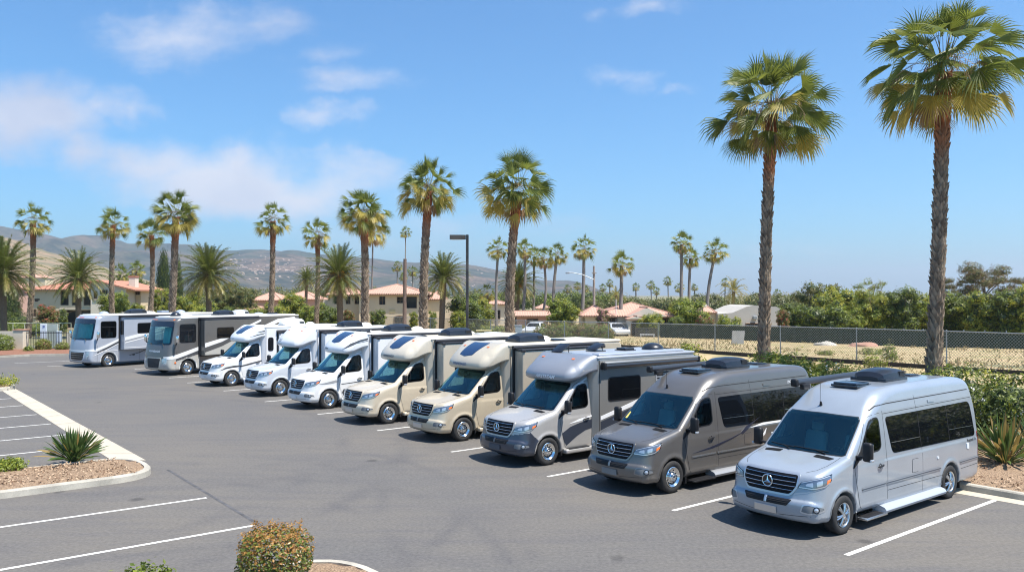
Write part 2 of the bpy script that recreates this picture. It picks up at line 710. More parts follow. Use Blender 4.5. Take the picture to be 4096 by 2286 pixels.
sticker_m = simple('yellow sticker', (.75, .6, .15), .6)

# ---------------------------------------------------------------- the van body
SPR = smooth_poly([(.30, .27, 1), (.07, .29), (.0, .40), (-.015, .56), (.0, .66), (.05, .70, 1), (.07, .80), (.10, 1.0), (.15, 1.12), (.27, 1.175),
                   (.6, 1.255), (.95, 1.325), (1.13, 1.365, 1), (1.5, 1.675), (1.92, 2.04, 1), (2.1, 2.19), (2.35, 2.36), (2.65, 2.48), (3.1, 2.545), (4, 2.57), (5.4, 2.57),
                   (6.45, 2.55), (6.72, 2.42), (6.8, 2.0), (6.85, 1.3), (6.87, .5), (6.8, .30), (6.5, .27, 1)], 2)
SPRF = Side(SPR, -.3, 7.1, .1, 2.8)
WELLS = ((1.0, .36), (5.33, .36))


def spr(x, y, z):
    ay = np.abs(y)
    c = lut(z, [(.3, .20), (.9, .24), (1.2, .24), (1.4, .20), (2.0, .19), (2.3, .32), (2.6, .42)])
    c = c * (1 - sstep(x, 2.2, 3.2)) + .06 * sstep(x, 6.2, 6.8) * -1
    d1 = SPRF(x - c * ay ** 2.4, z)
    W = lut(z, [(.2, .95), (.4, .975), (.7, .985), (1.0, .985), (1.25, .975), (1.45, .955), (1.75, .925), (2.1, .88), (2.3, .85), (2.55, .80)])
    t = np.clip((1.3 - x) / 1.3, 0, 1)
    W = W * (1 - .05 * t * t)
    W = W - .012 * sstep(z, 1.16, 1.2) * sstep(x, 1.2, 1.8)
    for (wx, wz) in WELLS:
        q = np.hypot(x - wx, z - wz)
        W = W + .022 * np.exp(-((q - .45) / .055) ** 2)
    r = lut(z, [(.3, .12), (.7, .20), (1.1, .17), (1.35, .09), (1.9, .10), (2.2, .2), (2.5, .24)])
    r = r * (1 - .35 * sstep(x, 2.6, 3.4))
    f = rint(d1, ay - W, r)
    # hollows: bumper intake ledge, fog lamp pockets, headlamp brow
    for (wx, wz) in WELLS:
        q = np.hypot(x - wx, z - wz)
        f = np.maximum(f, -np.maximum(q - .425, .58 - ay))
        f = np.maximum(f, -np.maximum(q - .425, np.maximum(.55 - ay, z - 3)))
    return f


def spr_cab(x, y, z):
    return np.maximum(np.maximum(spr(x, y, z), z - 2.24), x - 2.66)


GX = np.concatenate([np.arange(-.12, 2.5, .03), np.arange(2.5, 4.8, .07), np.arange(4.8, 5.9, .035), np.arange(5.9, 6.3, .07), np.arange(6.3, 7.05, .03)])
GY = np.arange(-1.085, 1.09, .035)


def round_body(xp, W, r=.08, wells=(), bulge=0.0, sideW=None):
    """a house body: side outline xp, half width W, edge radius r"""
    sd = Side(xp, min(p[0] for p in xp) - .2, max(p[0] for p in xp) + .2, min(p[1] for p in xp) - .2, max(p[1] for p in xp) + .2)

    def f(x, y, z):
        ay = np.abs(y)
        w = W if sideW is None else sideW(x, z)
        d1 = sd(x - bulge * ay ** 2.4 * (1 - sstep(x, 1.0, 2.2)), z)
        rr = r if not callable(r) else r(x, z)
        g = rint(d1, ay - w, rr)
        for (wx, wz, R, yin) in wells:
            g = np.maximum(g, -np.maximum(np.hypot(x - wx, z - wz) - R, yin - ay))
        return g
    return f


WS = [(-.845, 1.40), (-.80, 1.375), (0, 1.385), (.80, 1.375), (.845, 1.40), (.775, 1.97), (.72, 2.03), (0, 2.045), (-.72, 2.03), (-.775, 1.97)]
DW = rpoly([(1.62, 1.375, .03), (2.10, 1.97, .14), (2.42, 2.0, .10), (2.43, 1.46, .08), (2.33, 1.40, .05)], .05)
DOOR = rpoly([(1.39, 1.16, .1), (1.50, 1.34, .05), (2.04, 2.04, .2), (2.52, 2.09, .06), (2.53, .36, .03), (1.60, .36, .12), (1.46, .85, .2)], .06)
HL = {'l': [(.515, .905), (.60, 1.015), (.8, 1.075), (1.155, 1.15), (1.135, 1.04), (1.02, .945), (.80, .895)]}


def arch_lip(sh, root, side, x, m, R=.447, z0=.36, w=.035, off=.010, name='arch_lip', a0=-8):
    ln = [(x + R * math.cos(R_(a)), z0 + R * math.sin(R_(a))) for a in range(180 - a0, a0 - 1, -8)]
    ln = [p for p in ln if p[1] > .31]
    return sh.strip(name, side, ln, w, m, root, off, .2)


def diag(side):
    s = -1 if side == 'left' else 1
    return (Vector((.643, .766 * s, 0)), Vector((0, 0, 1)), Vector((.766, -.643 * s, 0)))


_frame0 = frame


def frame(kind):
    if kind == 'diag_left': return diag('left')
    if kind == 'diag_right': return diag('right')
    return _frame0(kind)


# ---------------------------------------------------------------- wheels
def wheel(parent, x, y, side, kind='steel', R=.36, w=.24, dual=False):
    """tyre, rim and hub; side -1 = driver's side"""
    M = Matrix.Translation((x, y, R)) @ Matrix.Rotation(PI / 2 * (1 if side < 0 else -1), 4, 'X')   # local +z -> outwards
    root = empty('wheel', (x, y, R))
    root.parent = parent
    M = Matrix.Rotation(PI / 2 * (1 if side < 0 else -1), 4, 'X')
    o = 0.0
    ri = R * .615
    t = MB()
    t.lathe([(ri, -w), (R * .93, -w), (R * .99, -w + .03), (R, -w + .06), (R, -.05), (R * .985, -.022), (R * .94, -.004), (R * .8, .004), (R * .68, -.004), (ri, -.02), (ri, -.06)], 40, 0, M)
    t.build('tyre', tyre_m, root, True, 50)
    r_ = MB()
    if kind == 'alloy':
        r_.lathe([(ri + .004, -.005), (ri - .012, -.012), (ri - .025, -.04), (ri - .035, -.12), (.05, -.12)], 36, 0, M)
        for k in range(6):
            a = 2 * PI * k / 6 + .2
            for dd in (-.13, .13):
                p0 = Vector((math.cos(a + dd * .6) * .05, math.sin(a + dd * .6) * .05, -.012))
                p1 = Vector((math.cos(a + dd) * (ri - .015), math.sin(a + dd) * (ri - .015), -.03))
                r_.tube([M @ p0, M @ ((p0 + p1) / 2 + Vector((0, 0, .006))), M @ p1], [.02, .017, .017], 6)
        r_.lathe([(.055, -.03), (.055, 0), (.03, .008), (0.001, .008)], 20, 0, M)
        r_.build('rim', alu, root, True, 40)
        b = MB(); b.lathe([(ri - .03, -.1), (.02, -.1)], 30, 0, M); b.build('brake_disc', under_m, root)
    else:
        r_.lathe([(ri + .006, -.004), (ri - .006, .006), (ri - .02, -.006), (ri - .035, -.03), (ri - .07, -.045), (.115, -.045), (.105, -.01), (.085, .012), (.05, .016), (.045, .045), (.03, .052), (.001, .052)], 40, 0, M)
        for k in range(8):
            a = 2 * PI * k / 8
            c = Vector((math.cos(a) * .075, math.sin(a) * .075, 0))
            r_.lathe([(.010, .0), (.010, .03), (.006, .036), (.0008, .036)], 8, 0, M @ Matrix.Translation(c))
        h = r_
        n = 8 if kind == 'steel' else 10
        for k in range(n):
            a = 2 * PI * (k + .5) / n
            c = Vector((math.cos(a) * .150, math.sin(a) * .150, -.043))
            h.lathe([(.021, .0), (.017, .004), (.0008, .004)], 10, 1, M @ Matrix.Translation(c))
        r_.build('rim', [chrome, under_m], root, True, 40)
        if dual:
            t2 = MB(); Z = -w - .05
            t2.lathe([(ri, Z - w), (R * .95, Z - w), (R, Z - w + .05), (R, Z - .05), (R * .95, Z), (ri, Z)], 32, 0, M)
            t2.build('inner_tyre', tyre_m, root, True, 50)
    return root


# ---------------------------------------------------------------- roof furniture
def ac_box(parent, x0, x1, yc, z, m, name='air_conditioner', h=.26, w=.66):
    o = MB()
    L = x1 - x0
    bm = bmesh.new()
    secs = [(0, .62, .25), (.08, .86, .72), (.3, .96, .98), (.7, 1, 1), (.93, .97, .9), (1, .85, .62)]
    rings = []
    for (t, ws, hs) in secs:
        ring = []
        for k in range(9):
            a = PI * k / 8
            yy = -math.cos(a); zz = math.sin(a) ** .5 if 0 < k < 8 else 0
            ring.append((x0 + L * t, yc + yy * w / 2 * ws, z + .05 + (h - .05) * hs * min(1, zz)))
        rings.append(ring)
    V = [p for r in rings for p in r]; Fs = []
    for i in range(len(rings) - 1):
        for k in range(8): Fs.append((i * 9 + k, (i + 1) * 9 + k, (i + 1) * 9 + k + 1, i * 9 + k + 1))
    Fs.append(tuple(range(8, -1, -1))); Fs.append(tuple((len(rings) - 1) * 9 + k for k in range(9)))
    o.add(V, [tuple(reversed(f)) for f in Fs])
    o.rbox(x0 + .02, x1 - .02, yc - w / 2 - .01, yc + w / 2 + .01, z - .01, z + .07, .02)
    for k in range(5):
        for s in (-1, 1):
            o.box(x1 - .34, x1 - .06, yc + s * (w / 2 - .03) - .03, yc + s * (w / 2 - .03) + .03, z + .085 + k * .025, z + .097 + k * .025, 1)
    root = o.build(name, [m, seam_m], parent, True, 30, recalc=True)
    return root


def roof_vent(parent, x, y, z, m, L=.42, h=.09, name='roof_vent'):
    o = MB()
    o.rbox(x - L / 2 - .03, x + L / 2 + .03, y - L / 2 - .03, y + L / 2 + .03, z - .02, z + .025, .01)
    o.rbox(x - L / 2, x + L / 2, y - L / 2, y + L / 2, z + .02, z + h, .035, 3)
    return o.build(name, m, parent, True, 35)


def open_lid(parent, x, y, z, m, ang=35, L=.42):
    o = MB()
    M = Matrix.Translation((x, y, z + .03)) @ Matrix.Rotation(R_(-ang), 4, 'Y')
    o.rbox(0, L, -L / 2, L / 2, 0, .05, .02, 2, 0, M)
    o.rbox(x - .02, x + L, y - L / 2, y + L / 2, z - .02, z + .03, .01)
    o.tube([(x + L * .75, y - L * .4, z), (x + L * .72, y - L * .4, z + L * .5)], .01, 6)
    return o.build('open_roof_hatch', m, parent, True, 35)


def dome(parent, x, y, z, r, m, name='satellite_dome', h=.6):
    o = MB()
    prof = [(r * math.cos(a), z + r * h * math.sin(a)) for a in [i * PI / 2 / 7 for i in range(8)]]
    prof[-1] = (.002, prof[-1][1])
    o.lathe([(r * .9, z - .03)] + prof, 24, 0, Matrix.Translation((x, y, 0)))
    return o.build(name, m, parent, True, 50)


# ---------------------------------------------------------------- cab details shared by the eight van-cab vehicles
def cab_details(root, sh, paint_m, sp):
    lf = 'left'
    # glass, seals
    wh = inset(WS, .045)
    sh.patch('windscreen_seal', 'front', inset(WS, -.008), seal_m, root, .003, .08, [inset(WS, .055)], .01)
    sh.patch('windscreen', 'front', inset(WS, .004), wind_m, root, .008, .09, (), 0)
    doors = []
    for side in ('left', 'right'):
        s = -1 if side == 'left' else 1
        sh.patch('door_seam', side, inset(DOOR, -.007), seam_m, root, .0015, .1, [inset(DOOR, .010)], 0)
        d = sh.patch('cab_door', side, DOOR, paint_m, root, .005, .07, [inset(DW, -.02)], .004)
        sh.patch('window_seal', side, inset(DW, -.03), seal_m, d, .006, .08, [inset(DW, .055)], .01)
        sh.patch('window_pane', side, inset(DW, .0), tint_m, d, .009, .08, (), 0)
        sh.strip('window_divider', side, [(1.86, 1.44), (1.89, 1.70)], .018, seal_m, d, .012, .1)
        # mirror foot panel
        sh.patch('mirror_base', side, rpoly([(1.33, 1.15), (1.50, 1.36), (1.72, 1.50), (1.66, 1.33), (1.52, 1.25)], .04), black_pl, d, .016, .06, (), .012)
        # handle
        h = MB()
        hx, hz = 2.33, 1.09
        p = sh.hit(side, hx, hz, 0)[0]
        y0 = p.y
        h.lathe([(.05, -.002), (.045, .006), (.03, -.004), (.001, -.006)], 16, 0, Matrix.Translation((hx, y0 + s * .006, hz)) @ Matrix.Rotation(PI / 2 * -s, 4, 'X'))
        h.tube([(hx - .10, y0 + s * .02, hz - .012), (hx - .05, y0 + s * .045, hz), (hx + .05, y0 + s * .045, hz + .008), (hx + .11, y0 + s * .02, hz + .012)], [.012, .018, .018, .012], 8)
        h.build('door_handle', black_pl if sp.get('chrome_handle') is None else chrome, d, True, 40)
        # wing mirror
        m = MB()
        yo = s * 1.19
        m.rbox(1.42, 1.55, yo - .095, yo + .095, 1.30, 1.66, .055, 3)
        mo = m.build('wing_mirror', black_pl, d, True, 40)
        a = MB()
        a.tube([(1.50, s * .93, 1.36), (1.49, s * 1.06, 1.37), (1.49, yo - s * .06, 1.38)], [.045, .035, .04], 8, 0, True, .7)
        a.tube([(1.52, s * .92, 1.28), (1.51, s * 1.04, 1.34)], [.03, .03], 8)
        a.build('mirror_arm', black_pl, mo, True, 40)
        g = MB(); g.rbox(1.545, 1.556, yo - .075, yo + .075, 1.36, 1.63, .01); g.build('mirror_glass', chrome, mo)
        g = MB(); g.rbox(1.41, 1.52, yo + s * .02 - .02 + s * .07, yo + s * .02 + .02 + s * .07, 1.31, 1.36, .015); g.build('turn_signal', lens_m, mo)
        # headlamp
        k = 'diag_' + side
        hp = HL['l']
        hl = sh.patch('headlight', k, hp, black_gl, root, .004, .05, (), .006)
        sh.patch('lamp_lens', k, inset(rpoly(hp, .03, 3), .014), lensd_m, hl, .010, .05, (), .004)
        sh.patch('reflector', k, rpoly([(.66, .955), (.69, .995), (.79, 1.02), (.79, .94)], .02), lens_m, hl, .014, .05)
        sh.patch('reflector', k, rpoly([(.85, .95), (.85, 1.03), (.96, 1.06), (.95, .975)], .02), lens_m, hl, .014, .05)
        sh.strip('daylight_strip', k, [(.60, 1.0), (.8, 1.062), (1.10, 1.122)], .014, lens_m, hl, .015, .05)
        sh.strip('daylight_strip', k, [(.56, .92), (.80, .91), (1.0, .955), (1.08, 1.01)], .018, lens_m, hl, .015, .05)
        sh.patch('turn_signal', k, [(1.03, .99), (1.04, 1.05), (1.115, 1.075), (1.10, 1.03)], amber_m, hl, .015, .04)
        # fog lamp
        fp = rpoly([(.56, .50), (.60, .625), (.70, .64), (.98, .585), (.99, .52), (.70, .475)], .03, 3)
        sh.patch('fog_lamp_bezel', k, inset(fp, -.012), sp.get('trim', sp.get('surround', paint_m)), root, .006, .05, [inset(fp, .012)], .006)
        sh.patch('fog_lamp_recess', k, fp, paint_m if sp.get('fogpaint') else simple('bumper recess', (.16, .17, .18), .5), root, .003, .05)
        c, n = sh.hit(k, .83, .55, .0)
        q = MB(); Mq = Matrix.Translation(c) @ n.to_track_quat('Z', 'Y').to_matrix().to_4x4()
        q.lathe([(.062, -.01), (.062, .012), (.052, .018), (.045, .008)], 20, 0, Mq)
        fo = q.build('fog_lamp', black_gl, root, True, 40)
        q = MB(); q.lathe([(.046, .006), (.03, .018), (.001, .022)], 18, 0, Mq); q.build('lamp_lens', lens_m, fo, True, 60)
    # grille
    gp = rpoly([(-.56, 1.115), (.56, 1.115), (.545, .92), (.44, .775), (-.44, .775), (-.545, .92)], .05, 4)
    gs = sh.patch('grille_surround', 'front', inset(gp, -.035), sp.get('surround', paint_m), root, .016, .05, [inset(gp, .0)], .02)
    gr = sh.patch('grille', 'front', gp, grille_m, root, .009, .05, (), 0)
    fins = MB()
    for i in range(9):
        z = .80 + i * .034
        hw = min(.52, .40 + (z - .78) * 1.0)
        fins.tube(sh.wire('front', [(-hw, z), (hw, z)], 0, .015, .07), .007, 5)
    fins.build('grille_fins', grille_m, gr, True)
    bars = MB()
    for z in (.845, .92, .995, 1.068):
        hw = min(.53, .42 + (z - .78) * 1.0)
        bars.tube(sh.wire('front', [(-hw, z), (hw, z)], 0, .026, .07), .0065, 6)
    bars.build('grille_bars', chrome, gr, True)
    # three-pointed star in a ring
    c, n = sh.hit('front', 0, .955, .036)
    Me = Matrix.Translation(c) @ Matrix.Rotation(R_(-90), 4, 'Y') @ Matrix.Rotation(R_(90), 4, 'Z')
    Me = Matrix.Translation(c + Vector((-.005, 0, 0))) @ Matrix(((0, 0, -1, 0), (-1, 0, 0, 0), (0, 1, 0, 0), (0, 0, 0, 1)))
    e = MB()
    rr = .105
    ring = [(rr + .010 * math.cos(a), .010 * math.sin(a)) for a in [2 * PI * i / 8 for i in range(8)]]
    e.lathe(ring, 32, 0, Me, closed=True)
    for k in range(3):
        a = PI / 2 + 2 * PI * k / 3
        t = Vector((math.cos(a), math.sin(a), 0)) * (rr - .004)
        sd = Vector((-math.sin(a), math.cos(a), 0)) * .022
        V = [Me @ v for v in (t, sd * 1.0, -sd * 1.0, Vector((0, 0, .022)), Vector((0, 0, -.01)))]
        e.add(V, [(0, 1, 3), (0, 3, 2), (0, 4, 1), (0, 2, 4)])
    e.build('star_emblem', chrome, gr, True, 30)
    q = MB(); q.lathe([(.10, -.012), (.10, -.004), (.001, -.004)], 28, 0, Me); q.build('emblem_disc', black_gl, gr)
    # lower intake, plate
    lp = rpoly([(-.50, .685), (.50, .685), (.42, .575), (-.42, .575)], .02, 3)
    li = sh.patch('lower_intake', 'front', lp, black_pl, root, .012, .05, (), .012)
    b = MB()
    for z in (.60, .625, .65):
        b.tube(sh.wire('front', [(-.42, z), (.42, z)], 0, .018, .07), .006, 5)
    b.build('intake_slats', seam_m, li)
    b = MB(); b.tube(sh.wire('front', [(0, .585), (0, .68)], 0, .02, .04), .03, 6, 0, True, .5); b.build('sensor_cover', sp.get('surround', paint_m), li, True)
    p, n = sh.hit('front', 0, .47, .012)
    b = MB(); b.rbox(p.x - .008, p.x + .004, -.23, .23, .40, .53, .008, 2); b.build('number_plate', sp.get('plate', alu), root)
    sh.strips('bumper_seam', 'front', [[(-.9, .44), (-.26, .395)], [(.26, .395), (.9, .44)]], .008, seam_m, root, .0015)
    # bonnet: shut line and cowl vents
    sh.strips('bonnet_seam', 'top', [[(1.21, -.80), (1.0, -.805), (.75, -.80), (.50, -.745), (.33, -.63)], [(1.21, .80), (1.0, .805), (.75, .80), (.50, .745), (.33, .63)]], .010, seam_m, root, .0015)
    for s in (-1, 1):
        vp = rpoly([(1.0, s * .36), (1.0, s * .70), (1.11, s * .74), (1.13, s * .36)], .02, 2)
        v = sh.patch('bonnet_vent', 'top', vp if s > 0 else vp[::-1], black_pl, root, .006, .06)
        b = MB()
        for k in range(4):
            b.tube(sh.wire('top', [(1.02 + k * .025, s * .38), (1.02 + k * .025, s * .68)], 0, .012, .1), .005, 4)
        b.build('vent_slats', seam_m, v)
    cw = rpoly([(1.13, -.78), (1.075 + .05, 0), (1.13, .78), (1.20, .80), (1.16, 0), (1.20, -.80)], .02, 2)
    # wipers
    w = MB()
    for (a0, a1, a2) in (((-.52, 1.375), (-.30, 1.42), (.18, 1.43)), ((.22, 1.375), (.40, 1.42), (.74, 1.425))):
        w.tube([sh.hit('front', *q, .022)[0] for q in (a0, a1)], .009, 6)
        w.tube(sh.wire('front', [(a1[0] - .25, a1[1] - .005), a1, a2], 0, .018, .1), .007, 5)
    w.build('wipers', seal_m, root)
    # cabin: dash, wheel, seats, floor, bulkhead
    b = MB()
    b.rbox(1.22, 1.62, -.80, .80, 1.10, 1.37, .08, 3)
    b.rbox(1.16, 1.40, -.74, .74, 1.20, 1.34, .05, 2)
    b.build('dashboard', cabin_m, root, True, 40)
    b = MB(); b.box(1.3, 2.64, -.86, .86, .55, .60); b.box(2.60, 2.64, -.80, .80, .6, 1.95); b.build('cabin_floor', simple('cabin dark', (.035, .035, .035), .9), root)
    Msw = Matrix.Translation((1.70, -.44, 1.26)) @ Matrix.Rotation(R_(-62), 4, 'Y')
    b = MB(); b.lathe([(.19 + .014 * math.cos(a), .014 * math.sin(a)) for a in [2 * PI * i / 6 for i in range(6)]], 24, 0, Msw, closed=True)
    b.box(-.18, .18, -.02, .02, -.01, .01, 0, Msw); b.box(-.02, .02, -.18, 0, -.01, .01, 0, Msw); b.build('steering_wheel', black_pl, root, True)
    for s in (-1, 1):
        b = MB()
        b.rbox(1.92, 2.40, s * .44 - .24, s * .44 + .24, .85, 1.02, .06, 2)
        Ms = Matrix.Translation((2.34, s * .44, .98)) @ Matrix.Rotation(R_(14), 4, 'Y')
        b.rbox(-.07, .07, -.24, .24, 0, .62, .06, 3, 0, Ms)
        b.rbox(-.05, .05, -.14, .14, .62, .84, .05, 3, 0, Ms)
        b.build('seat', sp.get('seat', seat_m), root, True, 40)
    b = MB(); b.rbox(1.80, 1.84, -.12, .12, 1.86, 1.93, .02); b.build('rear_view_mirror', black_pl, root)
    # underside
    b = MB()
    b.box(.35, sp.get('length', 6.8) - .3, -.56, .56, .24, .62); b.box(.3, .6, -.8, .8, .30, .5); b.box(1.5, 4.8, -.85, .85, .30, .45)
    b.build('underbody', under_m, root)


CUTS = lambda: [('front', inset(WS, .03), lambda C, N: (C[:, 0] < 2.4) & (C[:, 2] > 1.33) & (N[:, 0] < -.1)),
                ('left', inset(DW, .03), lambda C, N: (C[:, 1] < -.5) & (C[:, 0] < 2.6)),
                ('right', inset(DW, .03), lambda C, N: (C[:, 1] > .5) & (C[:, 0] < 2.6))]


def place(name, px, py, yaw, contact, label, cat, group, z=0.0):
    """puts a vehicle so that the given local point touches the ground point seen at px, py"""
    yr = R_(yaw); rz = PI / 2 - yr
    g = gnd(px, py)
    c = Matrix.Rotation(rz, 3, 'Z') @ Vector((contact[0], contact[1], 0))
    o = empty(name, (g.x - c.x, g.y - c.y, z), rz)
    return tag(o, label, cat, group)


# ---------------------------------------------------------------- complete vans (two nearest)
def make_van(px, py, yaw, sp, label):
    sh = shell('van', spr, GX, GY, np.arange(.19, 2.7, .03))
    root = place('camper_van', px, py, yaw, (1.0, -.985), label, 'camper van', 'camper vans and motorhomes parked in a row')
    P = sp['paint']
    sh.body('body', P, root, CUTS())
    cab_details(root, sh, P, sp)
    for (x, s) in ((1.0, -1), (1.0, 1), (5.33, -1), (5.33, 1)):
        wheel(root, x, s * .985, s, sp['wheel'])
    for s, side in ((-1, 'left'), (1, 'right')):
        for xw in (1.0, 5.33): arch_lip(sh, root, side, xw, P)
        # rear quarter glazing
        WP = rpoly([(2.70, 1.99, .1), (2.86, 1.27, .12), (6.62, 1.235, .12), (6.50, 2.01, .16)], .1, 5)
        g = sh.patch('side_glazing', side, WP, priv_m, root, .006, .12, (), .008)
        for q_ in ([(4.05, 1.28), (4.02, 1.98)], [(5.35, 1.26), (5.32, 1.99)]): sh.strip('glazing_seam', side, q_, .012, seam_m, g, .009)
        for q_ in ([(2.84, 1.48), (4.03, 1.47)], [(5.37, 1.48), (6.52, 1.46)]): sh.strip('slider_rail', side, q_, .012, alu, g, .011)
        sh.strips('panel_seam', side, [[(2.62, .36), (2.62, 2.12)], [(4.08, .36), (4.08, 1.26)], [(4.02, 2.02), (3.98, 2.33)], [(1.66, .60), (2.52, .60)], [(2.62, .58), (4.9, .56)], [(5.85, .58), (6.8, .60)],
                                         [(2.62, 2.06), (6.6, 2.09)]], .010, seam_m, root, .0015)
        sh.strips('roof_gutter', side, [[(2.24, 2.14), (2.45, 2.22), (2.8, 2.245), (6.5, 2.27)]], .018, seam_m, root, .002)
        MO = [[(1.64, .73), (2.50, .73)], [(2.56, .73), (4.86, .72)], [(5.80, .73), (6.74, .74)]]
        for ml in MO:
            mo = sh.strips('side_moulding', side, [ml], .055, sp.get('mould', P), root, .016)
            sh.strips('moulding_insert', side, [ml], .022, sp.get('mould2', simple('dark blue grey trim', (.05, .07, .1), .3)), mo, .019)
        # running board
        b = MB()
        prof = [(-.93, .33), (-1.06, .29), (-1.10, .24), (-1.08, .19), (-.95, .17), (-.80, .22), (-.80, .33)]
        x0, x1 = 2.35, 4.90
        V = [Vector((x, s * -p[0], p[1])) for x in (x0, x1) for p in prof]
        n = len(prof)
        Fs = [(i, (i + 1) % n, n + (i + 1) % n, n + i) for i in range(n)] + [tuple(range(n)), tuple(range(2 * n - 1, n - 1, -1))]
        b.add(V, Fs)
        b.build('running_board', sp.get('board', P), root, True, 40, recalc=True)
        b = MB(); b.rbox(1.58, 2.36, min(s * .82, s * 1.12), max(s * .82, s * 1.12), .17, .21, .015, 2)
        st = b.build('cab_step', alu if sp.get('wheel') == 'alloy' else black_pl, root, True, 40)
        b = MB(); b.box(1.66, 2.28, min(s * .90, s * 1.08), max(s * .90, s * 1.08), .211, .216); b.build('step_tread', black_pl, st)
        for xm in (1.44, 5.82):
            b = MB(); b.box(xm, xm + .03, min(s * .76, s * .97), max(s * .76, s * .97), .15, .5); b.build('mud_flap', seal_m, root)
        # tail lamp
        sh.patch('tail_lamp', side, rpoly([(6.70, 1.32), (6.86, 1.32), (6.90, .76), (6.74, .76)], .03), red_m, root, .008, .05)
    left = 'left'
    for (x, z, a, b_) in ((4.72, .93, .07, .05), (6.15, .98, .10, .13)):
        sh.patch('service_hatch', left, rpoly([(x, z), (x + a, z), (x + a, z + b_), (x, z + b_)], .02), simple('hatch plastic', (.62, .65, .68), .4), root, .012, .05)
    sh.patch('fuel_flap_seam', left, rpoly([(3.62, .78), (3.90, .78), (3.90, 1.06), (3.62, 1.06)], .04), seam_m, root, .0012, .06)
    sh.patch('fuel_flap', left, inset(rpoly([(3.62, .78), (3.90, .78), (3.90, 1.06), (3.62, 1.06)], .04), .008), P, root, .006, .06)
    sh.patch('clearance_lamp', left, rpoly([(4.55, 2.13), (4.85, 2.13), (4.85, 2.19), (4.55, 2.19)], .02), P, root, .014, .06)
    # roof
    zr = 2.55
    ac_box(root, 3.72, 4.72, .02, zr + .01, acblk_m, h=.26, w=.78)
    roof_vent(root, 2.98, -.03, zr - .02, hatch_m, .52, .07, 'roof_hatch')
    roof_vent(root, 5.6, .1, zr, acblk_m, .40, .05)
    b = MB()
    b.tube([(2.25, .80, 2.56), (2.27, .80, 2.56), (5.6, .80, 2.60)], [.07, .07, .07], 14)
    aw = b.build('awning_tube', awn_m, root, True, 40)
    b = MB()
    for nm, q_ in (('awning_end', (2.16, 2.27, .72, .88, 2.475, 2.64, .04, 3)), ('awning_end', (5.55, 5.66, .71, .89, 2.53, 2.71, .04, 3)), ('awning_bracket', (2.30, 2.55, .64, .74, 2.42, 2.53, .02)), ('awning_bracket', (4.9, 5.1, .66, .74, 2.5, 2.58, .02))):
        b = MB(); b.rbox(*q_); b.build(nm, black_pl, aw, True, 40)
    # aerial
    c, n = sh.hit('front', .12, 2.17, 0)
    b = MB(); b.tube([c + n * -.01, c + n * .05 + Vector((.03, 0, .04))], [.035, .018], 8); b.tube([c + n * .04, c + Vector((-.02, 0, .44))], .0045, 5)
    b.build('aerial', black_pl, root, True)
    return root, sh


V1, shv = make_van(3372, 2133, 51.5, dict(paint=paint('silver blue paint', (.33, .37, .42), .3, .25), wheel='alloy', seat=seat_m, surround=simple('satin silver', (.5, .53, .57), .3, .7), board=simple('silver board', (.42, .46, .52), .35, .3)),
                   'silver high-roof camper van with a long black side window, nearest in the row')
V2, shv = make_van(2691, 1969, 51.5, dict(paint=paint('taupe metallic paint', (.150, .142, .136), .45, .26), wheel='steel', surround=simple('satin taupe', (.26, .25, .24), .3, .8), plate=simple('grey plate', (.2, .2, .2), .5),
                                          mould=simple('taupe trim', (.16, .155, .15), .35, .3), mould2=simple('bright trim', (.55, .57, .6), .25, .8), board=simple('grey board', (.3, .31, .33), .4, .4)),
                   'taupe high-roof camper van with swoosh stripes on its side')
swd = simple('navy decal', (.02, .022, .04), .3, coat=.5)
sww = simple('white decal', (.75, .76, .78), .3, coat=.5)
shv.patch('stripe', 'left', [(1.64, .80), (2.3, .88), (3.0, .99), (3.55, 1.10), (3.2, 1.00), (2.4, .84)], swd, V2, .008, .06)
shv.patch('stripe', 'left', [(3.46, 1.09), (3.7, 1.22), (4.3, 1.40), (4.06, 1.30), (3.70, 1.12), (3.55, 1.05)], swd, V2, .008, .06)
shv.patch('stripe', 'left', [(3.95, 1.22), (4.5, 1.36), (5.3, 1.46), (6.3, 1.52), (5.3, 1.41), (4.5, 1.30)][0:0] or [(3.85, 1.17), (4.4, 1.245), (5.4, 1.235), (6.5, 1.20), (5.4, 1.19), (4.5, 1.19)], sww, V2, .008, .06)
shv.patch('emblem', 'left', [(4.26, .92), (4.30, .98), (4.38, .97), (4.52, 1.10), (4.46, .96), (4.36, .90)], sww, V2, .008, .05)
shv.text('lettering', 'left', 'ZION', 5.75, 2.16, .085, sww, V2, .008, width=1.3)
shv.text('lettering', 'left', 'ROADTREK', 6.28, 2.16, .07, simple('copper decal', (.45, .22, .15), .4), V2, .008, width=1.2)
shv.text('lettering', 'left', 'Roadtrek 74', 6.40, 1.16, .085, seam_m, V1, .008)
shv.patch('windscreen_sticker', 'front', rpoly([(.70, 1.44), (.78, 1.44), (.76, 1.58), (.72, 1.58)], .02), sticker_m, V2, .012, .05)
